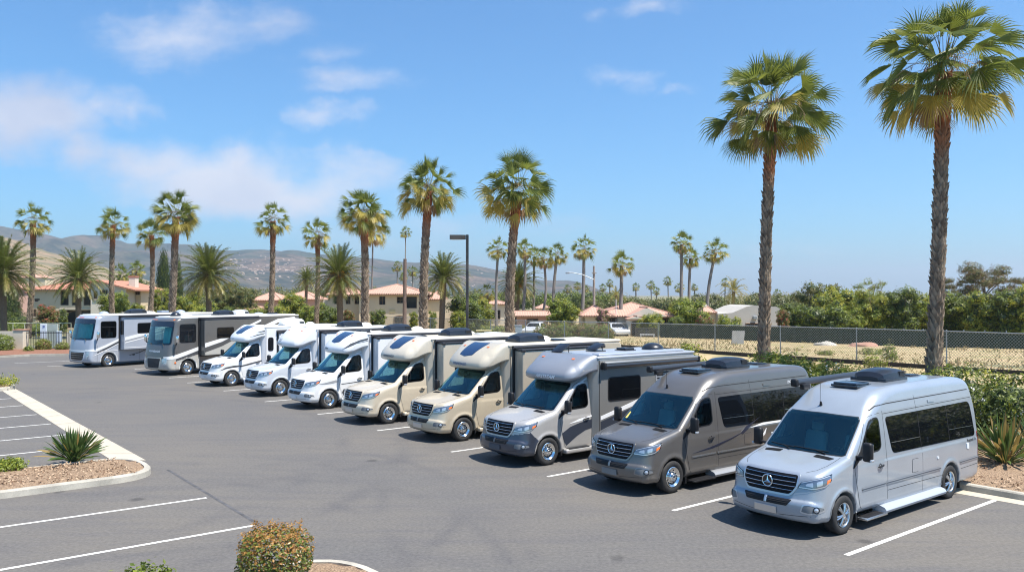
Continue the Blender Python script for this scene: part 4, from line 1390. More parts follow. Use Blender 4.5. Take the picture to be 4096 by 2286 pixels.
redl = simple('red chrome lettering', (.5, .10, .08), .3)
orl = simple('orange lettering', (.55, .16, .06), .3)
p9 = paint('charcoal coach paint', (.135, .13, .125), .35, .34)
p9b = simple('warm light grey panel', (.42, .41, .38), .35, .1, coat=.5, var=.04)
wst = simple('white stripe', (.72, .72, .72), .3, coat=.6)
V9, s9 = make_coach(753, 1497, 35, dict(paint=p9, zones=((p9b, lambda C: (C[:, 0] < .62) & (C[:, 2] < np.where(np.abs(C[:, 1]) < .70, .40 + np.maximum(np.abs(C[:, 1]) - .45, 0) * 2.0, .92 + (np.abs(C[:, 1]) - .7) * .2))),), curtain=(-1.02, -.05), surround=p9b, visor=True,
    acs=((3.9, 5.0, .0, acblk_m), (5.1, 6.1, .0, simple('pale roof unit', (.5, .53, .58), .4))), domes=((1.3, -.1, .28, acblk_m, .9), (7.2, .2, .3, simple('blue grey plastic', (.3, .34, .42), .4), .4)), vents=((2.2, .3, acwht_m, .5, .05), (6.6, -.2, acwht_m, .5, .06), (8.1, .0, acblk_m, .45, .10)),
    slide=(2.06, 5.95, 1.03, 3.02, .45), slide_windows=((2.85, 4.0, 1.95, 2.58),),
    slide_stripes=(([(2.10, 1.72), (3.2, 1.96), (4.4, 2.42), (5.9, 2.98), (5.9, 2.86), (4.4, 2.24), (3.2, 1.76), (2.10, 1.48)], wst),
                   ([(2.10, 1.46), (3.2, 1.74), (4.4, 2.20), (5.9, 2.80), (5.9, 2.64), (4.4, 2.0), (3.2, 1.52), (2.10, 1.22)], dgrey),
                   ([(2.10, 1.20), (3.2, 1.50), (4.4, 1.98), (5.9, 2.6), (5.9, 1.05), (2.10, 1.05)], p9b)),
    stripes=(([(.12, .90), (.12, 1.04), (.6, 1.14), (1.2, 1.30), (2.04, 1.53), (2.04, 1.33), (1.2, 1.08), (.6, .92)], wst, 'left'),
             ([(.60, .90), (1.2, 1.06), (2.04, 1.31), (2.04, 1.12), (1.2, .90), (.60, .80)], dgrey, 'left'),
             ([(.60, .78), (1.2, .98), (2.04, 1.10), (2.04, .32), (1.90, .32), (1.88, .60), (1.7, .80), (1.35, .96), (1.0, .80), (.82, .60), (.80, .32), (.60, .32)], p9b, 'left'),
             ([(5.98, 2.40), (7.5, 2.95), (8.8, 3.06), (8.9, 2.9), (7.5, 2.72), (5.98, 2.1)], wst, 'left'),
             ([(6.4, 2.05), (7.6, 2.6), (8.9, 2.84), (8.9, 2.55), (7.8, 2.3), (6.8, 1.9)], lgrey, 'left'),
             ([(5.98, 1.9), (7.4, 2.2), (9.0, 2.5), (9.0, .4), (7.4, .4), (7.2, .9), (6.6, 1.0), (5.98, .9)], p9b, 'left')),
    grille=rpoly([(-.62, .94), (.62, .94), (.50, .42), (-.50, .42)], .07, 3), bars=12, barm=simple('dark grille mesh', (.10, .10, .11), .5), barr=.010,
    lamp=[(.74, .55), (.74, .92), (1.04, .98), (1.08, .60)], bulbs=((.85, .80), (.95, .66)),
    text=(('VISTA', .55, 3.02, .10, orl, dict(width=1.2)), ('WINNEBAGO', 0, 1.32, .14, whitel, dict(width=1.25)))),
    'charcoal and grey motor coach with half-drawn teal curtain')
s9.patch('side_marker', 'left', rwin(.50, .60, .66, .76, .03), amber_m, V9, .018, .05)
p10 = paint('blue grey coach paint', (.38, .41, .47), .15, .34)
V10, s10 = make_coach(436, 1466, 33, dict(paint=p10, curtain=(-1.08, 1.08), surround=simple('pale silver trim', (.55, .58, .64), .3, .3),
    acs=((3.3, 4.5, .0, acblk_m),), domes=((1.75, .0, .30, simple('blue grey dome', (.30, .34, .42), .4), .6), (4.9, .1, .45, gelw_m, .3), (7.2, .0, .32, simple('blue grey dome', (.3, .34, .42), .4), .6)), vents=((6.0, .2, simple('blue grey hatch', (.2, .24, .3), .4), .55, .16),),
    slide=(2.06, 6.2, 1.12, 3.02, .50), slide_windows=((2.95, 4.15, 2.0, 2.66),), slide_front_window=True,
    slide_stripes=(([(2.62 - .5, 1.80), (3.6, 2.10), (5.0, 2.45), (5.0, 2.22), (3.6, 1.90), (2.12, 1.60)], wst), ([(2.12, 1.58), (3.6, 1.88), (5.0, 2.20), (5.0, 2.14), (3.6, 1.80), (2.12, 1.51)], lgrey), ([(2.12, 1.49), (3.6, 1.78), (5.0, 2.11), (5.0, 2.05), (3.6, 1.72), (2.12, 1.43)], wst),
                   ([(2.1, 1.14), (6.15, 1.14), (6.15, 1.17), (2.1, 1.17)], wst)),
    stripes=(([(.12, 1.10), (.6, 1.17), (1.2, 1.38), (2.0, 1.72), (2.0, 1.58), (1.2, 1.22), (.6, 1.0), (.12, .98)], wst, 'left'),
             ([(.62, .96), (1.2, 1.20), (2.0, 1.56), (2.0, 1.46), (1.2, 1.10), (.62, .88)], dgrey, 'left'),
             ([(.30, .70), (.62, .84), (1.2, 1.07), (2.0, 1.43), (2.0, 1.39), (1.2, 1.03), (.62, .80)], wst, 'left'),
             ([(-1.2, 1.10), (-.5, 1.06), (.5, 1.06), (1.2, 1.10), (1.2, 1.0), (.6, .98), (-.6, .98), (-1.2, 1.0)], wst, 'front'),
             ([(.70, .99), (1.9, 1.01), (1.9, .98), (.70, .96)], wst, 'left'),
             ([(2.7, .66), (3.3, .78), (3.9, 1.0), (4.0, 1.0), (3.4, .76), (2.7, .62)], dgrey, 'left')),
    grille=rpoly([(-.74, .93), (.74, .93), (.64, .52), (.52, .44), (-.52, .44), (-.64, .52)], .05, 3), bars=4, barm=chrome,
    lamp=[(.92, .52), (.90, .86), (1.04, 1.0), (1.10, .98), (1.08, .70)], bulbs=((1.0, .86), (.98, .70), (.95, .58)),
    text=(('VACATION', .30, 3.02, .10, redl, dict(width=1.1)),)),
    'blue-grey motor coach with fully drawn teal windscreen curtain, farthest in the row')
# ---------------------------------------------------------------- palms
fan_g = leafmat('fan leaf green', (.075, .115, .018), (.22, .245, .045), .36, .5)
fan_y = leafmat('fan leaf yellowing', (.32, .28, .05), (.50, .40, .10), .38, .5)
fan_d = leafmat('dry fan leaf', (.30, .20, .12), (.42, .31, .20), .15, .8)
stalk_m = simple('palm leaf stalk', (.20, .17, .07), .55, var=.2)
feath_g = leafmat('feather leaf green', (.055, .085, .016), (.15, .175, .035), .3, .4)
feath_y = leafmat('feather leaf olive', (.18, .165, .04), (.34, .29, .08), .28, .45)
fruit_m = leafmat('orange fruit stalks', (.5, .22, .03), (.62, .32, .06), .2, .6)


def bark(name, lo, hi, top, dark=.35, h0=.78):
    t = NT(name)
    v = t.coord('Object')
    g = t.coord('Generated')
    sep = t.new('ShaderNodeSeparateXYZ'); t.lk(g, sep.inputs[0])
    geo = t.new('ShaderNodeNewGeometry')
    base = t.mix(geo.outputs['Random Per Island'], lo, hi)
    n = t.noise(v, 7, 6)
    base = t.mix(t.math('MULTIPLY', n, .7), base, tuple(c * dark for c in lo))
    mr = t.new('ShaderNodeMapRange'); mr.inputs[1].default_value = h0; mr.inputs[2].default_value = h0 + .14
    t.lk(t.math('ADD', sep.outputs[2], t.math('MULTIPLY', n, .06)), mr.inputs[0])
    c = t.mix(mr.outputs[0], base, t.mix(geo.outputs['Random Per Island'], top, tuple(x * .5 for x in top)))
    t.lk(c, t.b.inputs['Base Color']); t.b.inputs['Roughness'].default_value = .9
    t.bump(t.noise(v, 30, 5), .4, .03)
    return t.m


bark_m = bark('palm bark', (.17, .125, .09), (.50, .39, .29), (.36, .13, .055), .3, .74)
bark_f = bark('palm bark smooth', (.20, .18, .165), (.25, .225, .20), (.22, .13, .07), .6, .88)
bark_c = bark('date palm bark', (.16, .12, .09), (.22, .17, .13), (.2, .13, .08), .5, .9)


def fan_leaf(mb, base, az, el, L, Rb, nseg, mat, rnd, droop=.5, tiplen=1.0):
    """petiole and folded fan blade; split hanging tips"""
    d = Vector((math.cos(az) * math.cos(el), math.sin(az) * math.cos(el), math.sin(el)))
    hor = Vector((math.cos(az), math.sin(az), 0))
    side = Vector((-math.sin(az), math.cos(az), 0))
    pts = [base]
    dd = d.copy(); p = base.copy()
    for k in range(4):
        dd = (dd + Vector((0, 0, -.09 * droop * (1 + k * .5)))).normalized()
        p = p + dd * (L / 4); pts.append(p.copy())
    mb.tube(pts, [.022, .018, .014, .012, .010], 4, 3, False, .5)
    h = pts[-1]
    roll = rnd.uniform(-1.1, 1.1)
    sd = (side * math.cos(roll) + dd.cross(side) * math.sin(roll)).normalized()
    up = sd.cross(dd).normalized()
    if up.z < 0 and el > -.3: up = -up
    # the blade hinges downwards from the end of its stalk and folds along the middle
    hinge = min(1.25, rnd.uniform(.12, .5) + droop * rnd.uniform(.25, .6))
    ddn = (dd + Vector((0, 0, -math.tan(min(1.2, hinge)) * .8))).normalized() if el < 1.05 else dd
    sd = (sd - ddn * sd.dot(ddn)).normalized(); dd = ddn; up = sd.cross(dd).normalized()
    span = R_(rnd.uniform(58, 90)); cup = rnd.uniform(.12, .5) + .5 * max(0, droop - .4)
    rows = []
    for i in range(nseg + 1):
        a = -span + 2 * span * i / nseg
        dr = (dd * math.cos(a) + sd * math.sin(a) - up * abs(math.sin(a)) * cup).normalized()
        rows.append((dr, Rb * (.80 + .20 * math.cos(a * .8)) * rnd.uniform(.92, 1.08), (1 if i % 2 else -1) * .02 * Rb, a))
    P = []
    for (dr, rr, fold, a) in rows:
        P.append(h + dr * rr * .42 + up * fold + Vector((0, 0, -.05 * rr * droop)))
    mb.add([h] + P, [(0, i + 1, i + 2) for i in range(nseg)], mat)
    V = []; Fs = []
    for i in range(nseg):
        dr = ((rows[i][0] + rows[i + 1][0]) / 2).normalized(); rr = rows[i][1]
        g0, g1 = P[i], P[i + 1]; mid = (g0 + g1) / 2
        fl = (dr + Vector((0, 0, -.30 * droop))).normalized(); w = (g1 - g0) * .36
        m1 = mid + fl * rr * .32 * tiplen
        fl2 = (fl + Vector((0, 0, -rnd.uniform(.5, 1.7) * droop))).normalized()
        m2 = m1 + fl2 * rr * rnd.uniform(.18, .40) * tiplen
        b = len(V)
        V += [g0, g1, m1 + w * .72, m1 - w * .72, m2]
        Fs += [(b, b + 1, b + 2, b + 3), (b + 3, b + 2, b + 4)]
    mb.add(V, Fs, mat)


def fan_crown(seed, nleaf=44, nseg=22, Rr=2.8, dead=5, panic=10, lo=-36, hi=86, yel=.25):
    rnd = random.Random(seed)
    mb = MB()
    for i in range(nleaf):
        t = (i + .5) / nleaf
        el = R_(hi + (lo - hi) * t ** .85 + rnd.uniform(-15, 15))
        az = i * 2.39996 + rnd.uniform(-.25, .25)
        L = Rr * rnd.choice((.30, .42, .52, .58)) * rnd.uniform(.9, 1.08) * (1.0 - .10 * abs(math.sin(el)))
        Rb = Rr * rnd.uniform(.29, .44)
        m = 0
        if t > .55 and rnd.random() < yel * 1.6: m = 1
        base = Vector((math.cos(az) * .14, math.sin(az) * .14, .12 - .75 * t))
        fan_leaf(mb, base, az, el, L, Rb, nseg, m, rnd, .28 + .72 * t, 1 + .3 * t)
    for i in range(dead):
        az = rnd.uniform(0, 6.28)
        fan_leaf(mb, Vector((math.cos(az) * .18, math.sin(az) * .18, -.5)), az, R_(rnd.uniform(-80, -58)), Rr * .36, Rr * .30, max(10, nseg // 2), 2 if rnd.random() < .75 else 1, rnd, 1.5, 1.3)
    for i in range(panic):
        az = rnd.uniform(0, 6.28); L = Rr * rnd.uniform(.6, .95)
        p = Vector((0, 0, .1)); d = Vector((math.cos(az), math.sin(az), rnd.uniform(.1, .5))).normalized(); pts = [p]
        for k in range(5):
            d = (d + Vector((0, 0, -.30))).normalized(); p = p + d * L / 5; pts.append(p)
        mb.tube(pts, [.015, .013, .010, .008, .006, .004], 3, 2, False)
        for k in range(14):
            q = pts[2] + (pts[5] - pts[2]) * rnd.random()
            e = q + Vector((rnd.uniform(-.12, .12), rnd.uniform(-.12, .12), -rnd.uniform(.2, .45)))
            s = Vector((rnd.uniform(-1, 1), rnd.uniform(-1, 1), 0)).normalized() * .012
            mb.add([q - s, q + s, e], [(0, 1, 2)], 2)
    return mb.data('crown', [fan_g, fan_y, fan_d, stalk_m])


def trunk_path(H, lean, bend, rnd, n=14):
    pts = []
    for i in range(n + 1):
        t = i / n
        pts.append(Vector((lean[0] * H * t + bend * math.sin(t * PI) * .5, lean[1] * H * t + bend * math.sin(t * PI * .8) * .3, H * t)))
    return pts


def along(pts, t):
    f = max(0, min(.9999, t)) * (len(pts) - 1); i = int(f)
    return pts[i].lerp(pts[i + 1], f - i)


def boot_trunk(seed, H, r0, r1, lean=(0, 0), bend=.2, rows=70, per=9, size=1.0):
    """trunk with the pointed stubs of old leaf bases in spiral rows"""
    rnd = random.Random(seed); mb = MB()
    pts = trunk_path(H, lean, bend, rnd)
    n = len(pts)

    def rad(t): return (r0 + (r1 - r0) * t) * (1 + .35 * math.exp(-t * 22)) * (1 - .10 * sstep(t, .9, 1) * 0) * (1 + .10 * sstep(t, .75, .86))
    mb.tube([along(pts, i / 30) for i in range(31)], [rad(i / 30) * .97 for i in range(31)], 14, 0, True)
    hrow = H / rows
    for j in range(rows):
        for k in range(per):
            t = (j + rnd.uniform(-.15, .15) + .5) / rows
            a = 2 * PI * (k + (j % 2) * .5 + rnd.uniform(-.14, .14)) / per
            c = along(pts, t); r = rad(t)
            o = Vector((math.cos(a), math.sin(a), 0)); s = Vector((-math.sin(a), math.cos(a), 0))
            w = 2 * PI * r / per * rnd.uniform(.46, .60); h = hrow * rnd.uniform(1.1, 1.7)
            out = r * rnd.uniform(.14, .34) * size
            B = c + o * r * .98 + Vector((0, 0, -h * .75)); Lf = c - s * w + o * (r * .96); Rt = c + s * w + o * (r * .96)
            T = c + o * (r + out * rnd.uniform(1.1, 2.0)) + Vector((0, 0, h * rnd.uniform(.7, 1.0))) + s * rnd.uniform(-.3, .3) * w
            Cn = c + o * (r + out) + Vector((0, 0, h * .1))
            Tb = c + o * (r * .97) + Vector((0, 0, h * .55))
            mb.add([B, Lf, Rt, T, Cn, Tb], [(0, 2, 4), (0, 4, 1), (4, 2, 3), (4, 3, 1), (3, 2, 5), (3, 5, 1)], 0)
    return mb.data('trunk', [bark_m]), along(pts, .9999)


def plain_trunk(seed, H, r0, r1, lean=(0, 0), bend=.2, mat=None):
    rnd = random.Random(seed); mb = MB()
    pts = trunk_path(H, lean, bend, rnd)
    N = int(H / .28)
    P = []; R = []
    for i in range(N + 1):
        t = i / N
        rr = (r0 + (r1 - r0) * t) * (1 + .3 * math.exp(-t * 18)) * (1 + .10 * sstep(t, .88, .95))
        P += [along(pts, t), along(pts, min(1, t + .25 / N))]
        R += [rr * rnd.uniform(1.0, 1.06), rr * .95]
    mb.tube(P, R, 9, 0, True)
    return mb.data('trunk', [mat or bark_f], True), along(pts, .9999)


def feather_crown(seed, nfr=64, L=3.4, nl=38, lo=-42, hi=84, fruit=0, wide=1.0, mats=None, arch=1.0):
    rnd = random.Random(seed); mb = MB()
    for i in range(nfr):
        t = (i + .5) / nfr
        el = R_(hi + (lo - hi) * t ** 1.0 + rnd.uniform(-6, 6)); az = i * 2.39996 + rnd.uniform(-.2, .2)
        LL = L * rnd.uniform(.88, 1.08) * (.82 + .18 * math.sin(PI * min(1, t * 1.2)))
        d = Vector((math.cos(az) * math.cos(el), math.sin(az) * math.cos(el), math.sin(el)))
        side = Vector((-math.sin(az), math.cos(az), 0))
        p = Vector((math.cos(az) * .2, math.sin(az) * .2, .15 - .4 * t)); pts = [p]; ds = [d]
        n = 9
        for k in range(n):
            d = (d + Vector((0, 0, -.055 * arch * (1 + k * .30)))).normalized(); p = p + d * LL / n; pts.append(p); ds.append(d)
        mb.tube(pts, [.035 * (1 - k / (n + 2)) for k in range(n + 1)], 3, 2, False)
        m = 1 if t > .62 and rnd.random() < .6 else 0
        V = []; Fs = []
        for k in range(nl):
            u = .10 + .90 * (k / nl)
            f = u * n; ii = min(n - 1, int(f)); q = pts[ii].lerp(pts[ii + 1], f - ii); dd = ds[ii]
            up = side.cross(dd).normalized()
            if up.z < 0: up = -up
            ll = LL * .17 * wide * math.sin(PI * min(1, .12 + u * .86)) ** .5 * rnd.uniform(.85, 1.1)
            for s in (-1, 1):
                e = (dd * 1.05 + side * s * .9 + up * rnd.uniform(-.15, .5)).normalized()
                tip = q + e * ll * 1.12 + Vector((0, 0, -.30 * ll))
                w = dd * (LL / nl * .40)
                b = len(V); V += [q - w, q + w, tip]; Fs.append((b, b + 1, b + 2))
        mb.add(V, Fs, m)
    if fruit:
        for i in range(fruit):
            az = rnd.uniform(0, 6.28); r = rnd.uniform(.2, 1.3); c = Vector((math.cos(az) * r, math.sin(az) * r, rnd.uniform(-.5, .75)))
            for k in range(16):
                q = c + Vector((rnd.gauss(0, .1), rnd.gauss(0, .1), rnd.gauss(0, .12))); e = q + Vector((rnd.gauss(0, .12), rnd.gauss(0, .12), rnd.uniform(-.3, .15)))
                s = Vector((rnd.uniform(-1, 1), rnd.uniform(-1, 1), 0)).normalized() * .035
                mb.add([q - s, q + s, e], [(0, 1, 2)], 3)
    return mb.data('crown', list(mats or (feath_g, feath_y)) + [stalk_m, fruit_m])


# ---------------------------------------------------------------- broadleaf trees and shrubs
LEAF = dict(
    bright=leafmat('bright green leaves', (.15, .21, .022), (.32, .36, .045), .32),
    mid=leafmat('mid green leaves', (.09, .135, .018), (.19, .225, .035), .3),
    dark=leafmat('dark green leaves', (.028, .05, .012), (.06, .085, .02), .2),
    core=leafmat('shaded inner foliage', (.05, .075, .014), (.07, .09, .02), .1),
    olive=leafmat('olive leaves', (.13, .13, .04), (.25, .23, .07), .22),
    rust=leafmat('rust tinged leaves', (.16, .10, .035), (.30, .17, .06), .25),
    red=leafmat('red flowers', (.45, .05, .05), (.55, .12, .10), .2),
    pink=leafmat('pink flowers', (.50, .24, .26), (.42, .20, .20), .2),
    white=simple('white blossom', (.75, .74, .66), .6),
    yel=leafmat('lime yellow leaves', (.28, .28, .03), (.48, .45, .06), .34),
)
twig_m = simple('twigs', (.10, .075, .055), .9, var=.3)
treebark_m = simple('tree bark', (.13, .10, .08), .9, var=.3, vscale=6, bump=.4)


def leaf_quad(V, Fs, M, mats_, p, nrm, size, rnd, m, narrow=.5):
    nrm = Vector(nrm).normalized() if Vector(nrm).length > 1e-6 else Vector((0, 0, 1))
    a = nrm.orthogonal().normalized(); b = nrm.cross(a)
    t = rnd.uniform(0, 6.28); u = a * math.cos(t) + b * math.sin(t); v = nrm.cross(u)
    k = len(V)
    V += [p - u * size * .5, p + v * size * narrow * .5 + nrm * size * .06, p + u * size * .5, p - v * size * narrow * .5 + nrm * size * .06]
    Fs.append((k, k + 1, k + 2, k + 3)); M.append(m)


def crown_mesh(name, seed, blobs, n, size, mats, weights, jitter=.5, fill=.35, narrow=.55, clump=10, flower=None, core=0.0):
    """leaf clumps spread through ellipsoid volumes: blobs = (x, y, z, rx, ry, rz)"""
    rnd = random.Random(seed); V = []; Fs = []; M = []
    vol = [b[3] * b[4] + b[4] * b[5] + b[3] * b[5] for b in blobs]; tot = sum(vol)
    cm_ = len(mats)
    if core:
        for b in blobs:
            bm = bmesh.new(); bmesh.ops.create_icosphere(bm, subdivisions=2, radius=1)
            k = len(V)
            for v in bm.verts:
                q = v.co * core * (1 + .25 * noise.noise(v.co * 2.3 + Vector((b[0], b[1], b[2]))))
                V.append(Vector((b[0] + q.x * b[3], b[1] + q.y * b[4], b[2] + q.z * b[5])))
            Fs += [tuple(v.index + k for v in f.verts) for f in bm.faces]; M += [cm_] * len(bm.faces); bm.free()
    for b, w in zip(blobs, vol):
        k = max(4, int(n * w / tot / clump))
        for _ in range(k):
            while True:
                d = Vector((rnd.gauss(0, 1), rnd.gauss(0, 1), rnd.gauss(0, 1)))
                if d.length > .01: break
            d.normalize()
            if d.z < -.55: d.z *= .4
            rr = 1 - fill * rnd.random() ** 2
            rr *= 1 + .16 * noise.noise(Vector((d.x * 2.2 + seed, d.y * 2.2, d.z * 2.2)))
            c = Vector((b[0] + d.x * b[3] * rr, b[1] + d.y * b[4] * rr, b[2] + d.z * b[5] * rr))
            m = rnd.choices(range(len(weights)), weights)[0]
            cs = size * rnd.uniform(1.0, 2.2) * jitter * 2
            for _ in range(clump):
                q = c + Vector((rnd.gauss(0, 1), rnd.gauss(0, 1), rnd.gauss(0, .8))) * cs * .5
                nn = (d + Vector((rnd.gauss(0, .5), rnd.gauss(0, .5), rnd.gauss(0, .5) + .3)))
                leaf_quad(V, Fs, M, mats, q, nn, size * rnd.uniform(.7, 1.3), rnd, m, narrow)
            if flower is not None and rnd.random() < flower[1]:
                for _ in range(3):
                    q = c + d * cs * .6 + Vector((rnd.gauss(0, 1), rnd.gauss(0, 1), rnd.gauss(0, 1))) * cs * .3
                    leaf_quad(V, Fs, M, mats, q, d, size * flower[2], rnd, flower[0], .9)
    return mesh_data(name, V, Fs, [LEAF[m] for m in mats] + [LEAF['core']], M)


def limb_trunk(seed, H, r, spread=.5, limbs=5):
    rnd = random.Random(seed); mb = MB()
    z0 = H * .35
    mb.tube([(0, 0, -.1), (.03 * H * rnd.uniform(-1, 1), 0, z0), (0, 0, H * .75)], [r * 1.2, r * .9, r * .3], 8)
    for i in range(limbs):
        a = i * 2.4 + rnd.uniform(-.4, .4); s = H * spread * rnd.uniform(.4, .8)
        mb.tube([(0, 0, z0 * rnd.uniform(.7, 1.2)), (math.cos(a) * s * .5, math.sin(a) * s * .5, H * .6), (math.cos(a) * s, math.sin(a) * s, H * rnd.uniform(.75, .9))], [r * .6, r * .4, r * .12], 6)
    return mb.data('trunk', [treebark_m], True)


def plant(name, loc, crown, trunk=None, label='', cat='tree', group=None, rz=0.0, s=1.0, sz=None, kinds=('crown', 'trunk')):
    root = empty(name, loc, rz)
    root.scale = (s, s, sz or s)
    link(kinds[0], crown, root)
    if trunk is not None: link(kinds[1], trunk, root)
    return tag(root, label, cat, group)


def round_blobs(seed, asp, n=11, dome=.6):
    """lumps filling a crown of radius 1 and height asp that reaches down to the ground"""
    rnd = random.Random(seed)
    out = [(0, 0, asp * .50, .62, .62, asp * .42), (0, 0, asp * .25, .66, .66, asp * .25)]
    for i in range(n):
        u = (i + .5) / n; a = i * 2.4 + rnd.uniform(-.3, .3); r = rnd.uniform(.27, .40)
        q = (1 - r) * (math.sin(PI * min(1, .22 + (1 - u) * .72)) ** dome) * rnd.uniform(.85, 1.05)
        out.append((math.cos(a) * q, math.sin(a) * q, asp * (.10 + .78 * u) * rnd.uniform(.95, 1.05), r, r, r * rnd.uniform(.75, 1.0)))
    return out


def strap_plant(seed, n=46, L=.9, w=.055, mats=None, tips=.35):
    """bird-of-paradise clump: stiff stalks with long pointed blades"""
    rnd = random.Random(seed); mb = MB()
    for i in range(n):
        t = i / n; a = i * 2.4 + rnd.uniform(-.3, .3); el = R_(86 - 62 * t ** .8 + rnd.uniform(-6, 6))
        l = L * rnd.uniform(.75, 1.15)
        d = Vector((math.cos(a) * math.cos(el), math.sin(a) * math.cos(el), math.sin(el))); s = Vector((-math.sin(a), math.cos(a), 0))
        roll = rnd.uniform(-.8, .8); nn = s.cross(d); s2 = s * math.cos(roll) + nn * math.sin(roll); n2 = s2.cross(d)
        p0 = Vector((math.cos(a) * .10 * rnd.random(), math.sin(a) * .10 * rnd.random(), 0)); m = 1 if rnd.random() < tips else 0
        prof = [(0, .012), (.38, .014), (.50, .6 * w), (.68, w), (.86, .62 * w), (1.0, .002)]
        V = []; Fs = []
        for k, (u, ww) in enumerate(prof):
            q = p0 + d * l * u + Vector((0, 0, -.22 * l * u ** 3 * math.cos(el))) 
            V += [q - s2 * ww + n2 * ww * .35, q, q + s2 * ww + n2 * ww * .35]
        for k in range(len(prof) - 1):
            b = k * 3
            Fs += [(b, b + 1, b + 4, b + 3), (b + 1, b + 2, b + 5, b + 4)]
        mb.add(V, Fs, m)
    return mb.data('blades', mats)
# ---------------------------------------------------------------- ground, lot, kerbs, markings
def asphalt():
    t = NT('asphalt')
    v = t.coord('Object')
    fine = t.noise(v, 55, 3, .7); mid = t.noise(v, 3.5, 6, .6); big = t.noise(v, .16, 4, .5)
    sp2 = t.noise(v, 160, 2, .8)
    c = t.ramp(mid, [(.25, (.100, .098, .100)), (.75, (.132, .129, .128))])
    c = t.mix(.42, c, t.ramp(fine, [(.35, (.085, .084, .086)), (.65, (.158, .154, .150))]))
    c = t.mix(.25, c, t.ramp(sp2, [(.42, (.06, .06, .062)), (.62, (.20, .195, .187))]))
    c = t.mix(t.ramp(big, [(.36, 0.0), (.60, .85)]), c, (.170, .153, .130))
    # dark bluish traffic streaks across the drive lane
    wv = t.new('ShaderNodeMapping'); t.lk(v, wv.inputs[0]); wv.inputs['Rotation'].default_value = (0, 0, R_(-12)); wv.inputs['Scale'].default_value = (.35, 2.4, 1)
    st = t.noise(wv.outputs[0], .9, 5, .6)
    c = t.mix(t.ramp(st, [(.44, 0.0), (.70, .6)]), c, (.088, .086, .100))
    # curved tyre tracks
    sep = t.new('ShaderNodeSeparateXYZ'); t.lk(v, sep.inputs[0])

    def arc(cx, cy, R, w, y0, x0, amt, c):
        dx = t.math('SUBTRACT', sep.outputs[0], cx); dy = t.math('SUBTRACT', sep.outputs[1], cy)
        d = t.math('SQRT', t.math('ADD', t.math('MULTIPLY', dx, dx), t.math('MULTIPLY', dy, dy)))
        d = t.math('ABSOLUTE', t.math('SUBTRACT', d, R))
        m = t.new('ShaderNodeMapRange'); m.inputs[1].default_value = w; m.inputs[2].default_value = w * .1
        t.lk(d, m.inputs[0])
        k = t.math('MULTIPLY', m.outputs[0], t.math('MULTIPLY', t.ramp(t.noise(v, .45, 3), [(.42, 0.0), (.62, 1.0)]), amt))
        return t.mix(k, c, (.068, .067, .078))
    for a in ((-8.3, 17.0, 7.3, .24, 0, 0, .5), (-8.3, 17.0, 5.6, .22, 0, 0, .45), (-6.5, 13.0, 6.9, .3, 0, 0, .4), (-12.0, 30.0, 12.0, .4, 0, 0, .4), (-12.0, 30.0, 10.2, .36, 0, 0, .4), (6, 2, 12.4, .3, 0, 0, .35), (6, 2, 10.8, .3, 0, 0, .35), (-9.5, 12.0, 9.6, .26, 0, 0, .6), (-9.5, 12.0, 7.9, .24, 0, 0, .6), (-20.0, 22.0, 17.0, .4, 0, 0, .5), (-20.0, 22.0, 15.2, .36, 0, 0, .5), (-4.0, 9.0, 5.6, .22, 0, 0, .4)):
        c = arc(*a, c)
    agg = t.noise(v, 14, 8, .75)
    c = t.mix(.42, c, t.ramp(agg, [(.36, (.065, .064, .065)), (.64, (.195, .19, .18))]))
    # oil spots
    vor = t.new('ShaderNodeTexVoronoi'); vor.inputs['Scale'].default_value = .42; t.lk(v, vor.inputs['Vector'])
    sn = t.math('ADD', vor.outputs['Distance'], t.math('MULTIPLY', t.noise(v, 5, 4), .10))
    c = t.mix(t.ramp(sn, [(.085, .55), (.13, 0.0)]), c, (.03, .029, .03))
    c = t.mix(1.0, c, (.885, .87, .86), 'MULTIPLY')
    t.lk(c, t.b.inputs['Base Color'])
    t.b.inputs['Roughness'].default_value = .82
    t.b.inputs['Specular IOR Level'].default_value = .35
    t.bump(t.math('ADD', fine, t.math('MULTIPLY', sp2, .6)), .35, .012)
    return t.m


def concrete(name, col=(.42, .385, .32), stain=.35):
    t = NT(name); v = t.coord('Object')
    n = t.noise(v, 1.3, 6, .65); f = t.noise(v, 40, 4, .7)
    c = t.ramp(n, [(.3, tuple(x * (1 - stain) for x in col)), (.6, col)])
    c = t.mix(.25, c, t.ramp(f, [(.35, tuple(x * .6 for x in col)), (.65, tuple(min(1, x * 1.25) for x in col))]))
    t.lk(c, t.b.inputs['Base Color']); t.b.inputs['Roughness'].default_value = .9
    t.bump(f, .25, .01)
    return t.m


def soil(name, a, b, scale=30, c3=None):
    t = NT(name); v = t.coord('Object')
    vo = t.new('ShaderNodeTexVoronoi'); vo.inputs['Scale'].default_value = scale; vo.inputs['Randomness'].default_value = 1; t.lk(v, vo.inputs['Vector'])
    n = t.noise(v, scale * .7, 5, .7); big = t.noise(v, .5, 4)
    c = t.mix(vo.outputs['Color'], a, b); c = t.mix(.5, c, t.ramp(n, [(.35, tuple(x * .45 for x in a)), (.65, b)]))
    if c3: c = t.mix(t.ramp(big, [(.45, 0.0), (.65, .8)]), c, c3)
    t.lk(c, t.b.inputs['Base Color']); t.b.inputs['Roughness'].default_value = .95
    t.bump(t.math('ADD', vo.outputs['Distance'], n), .8, .05)
    return t.m


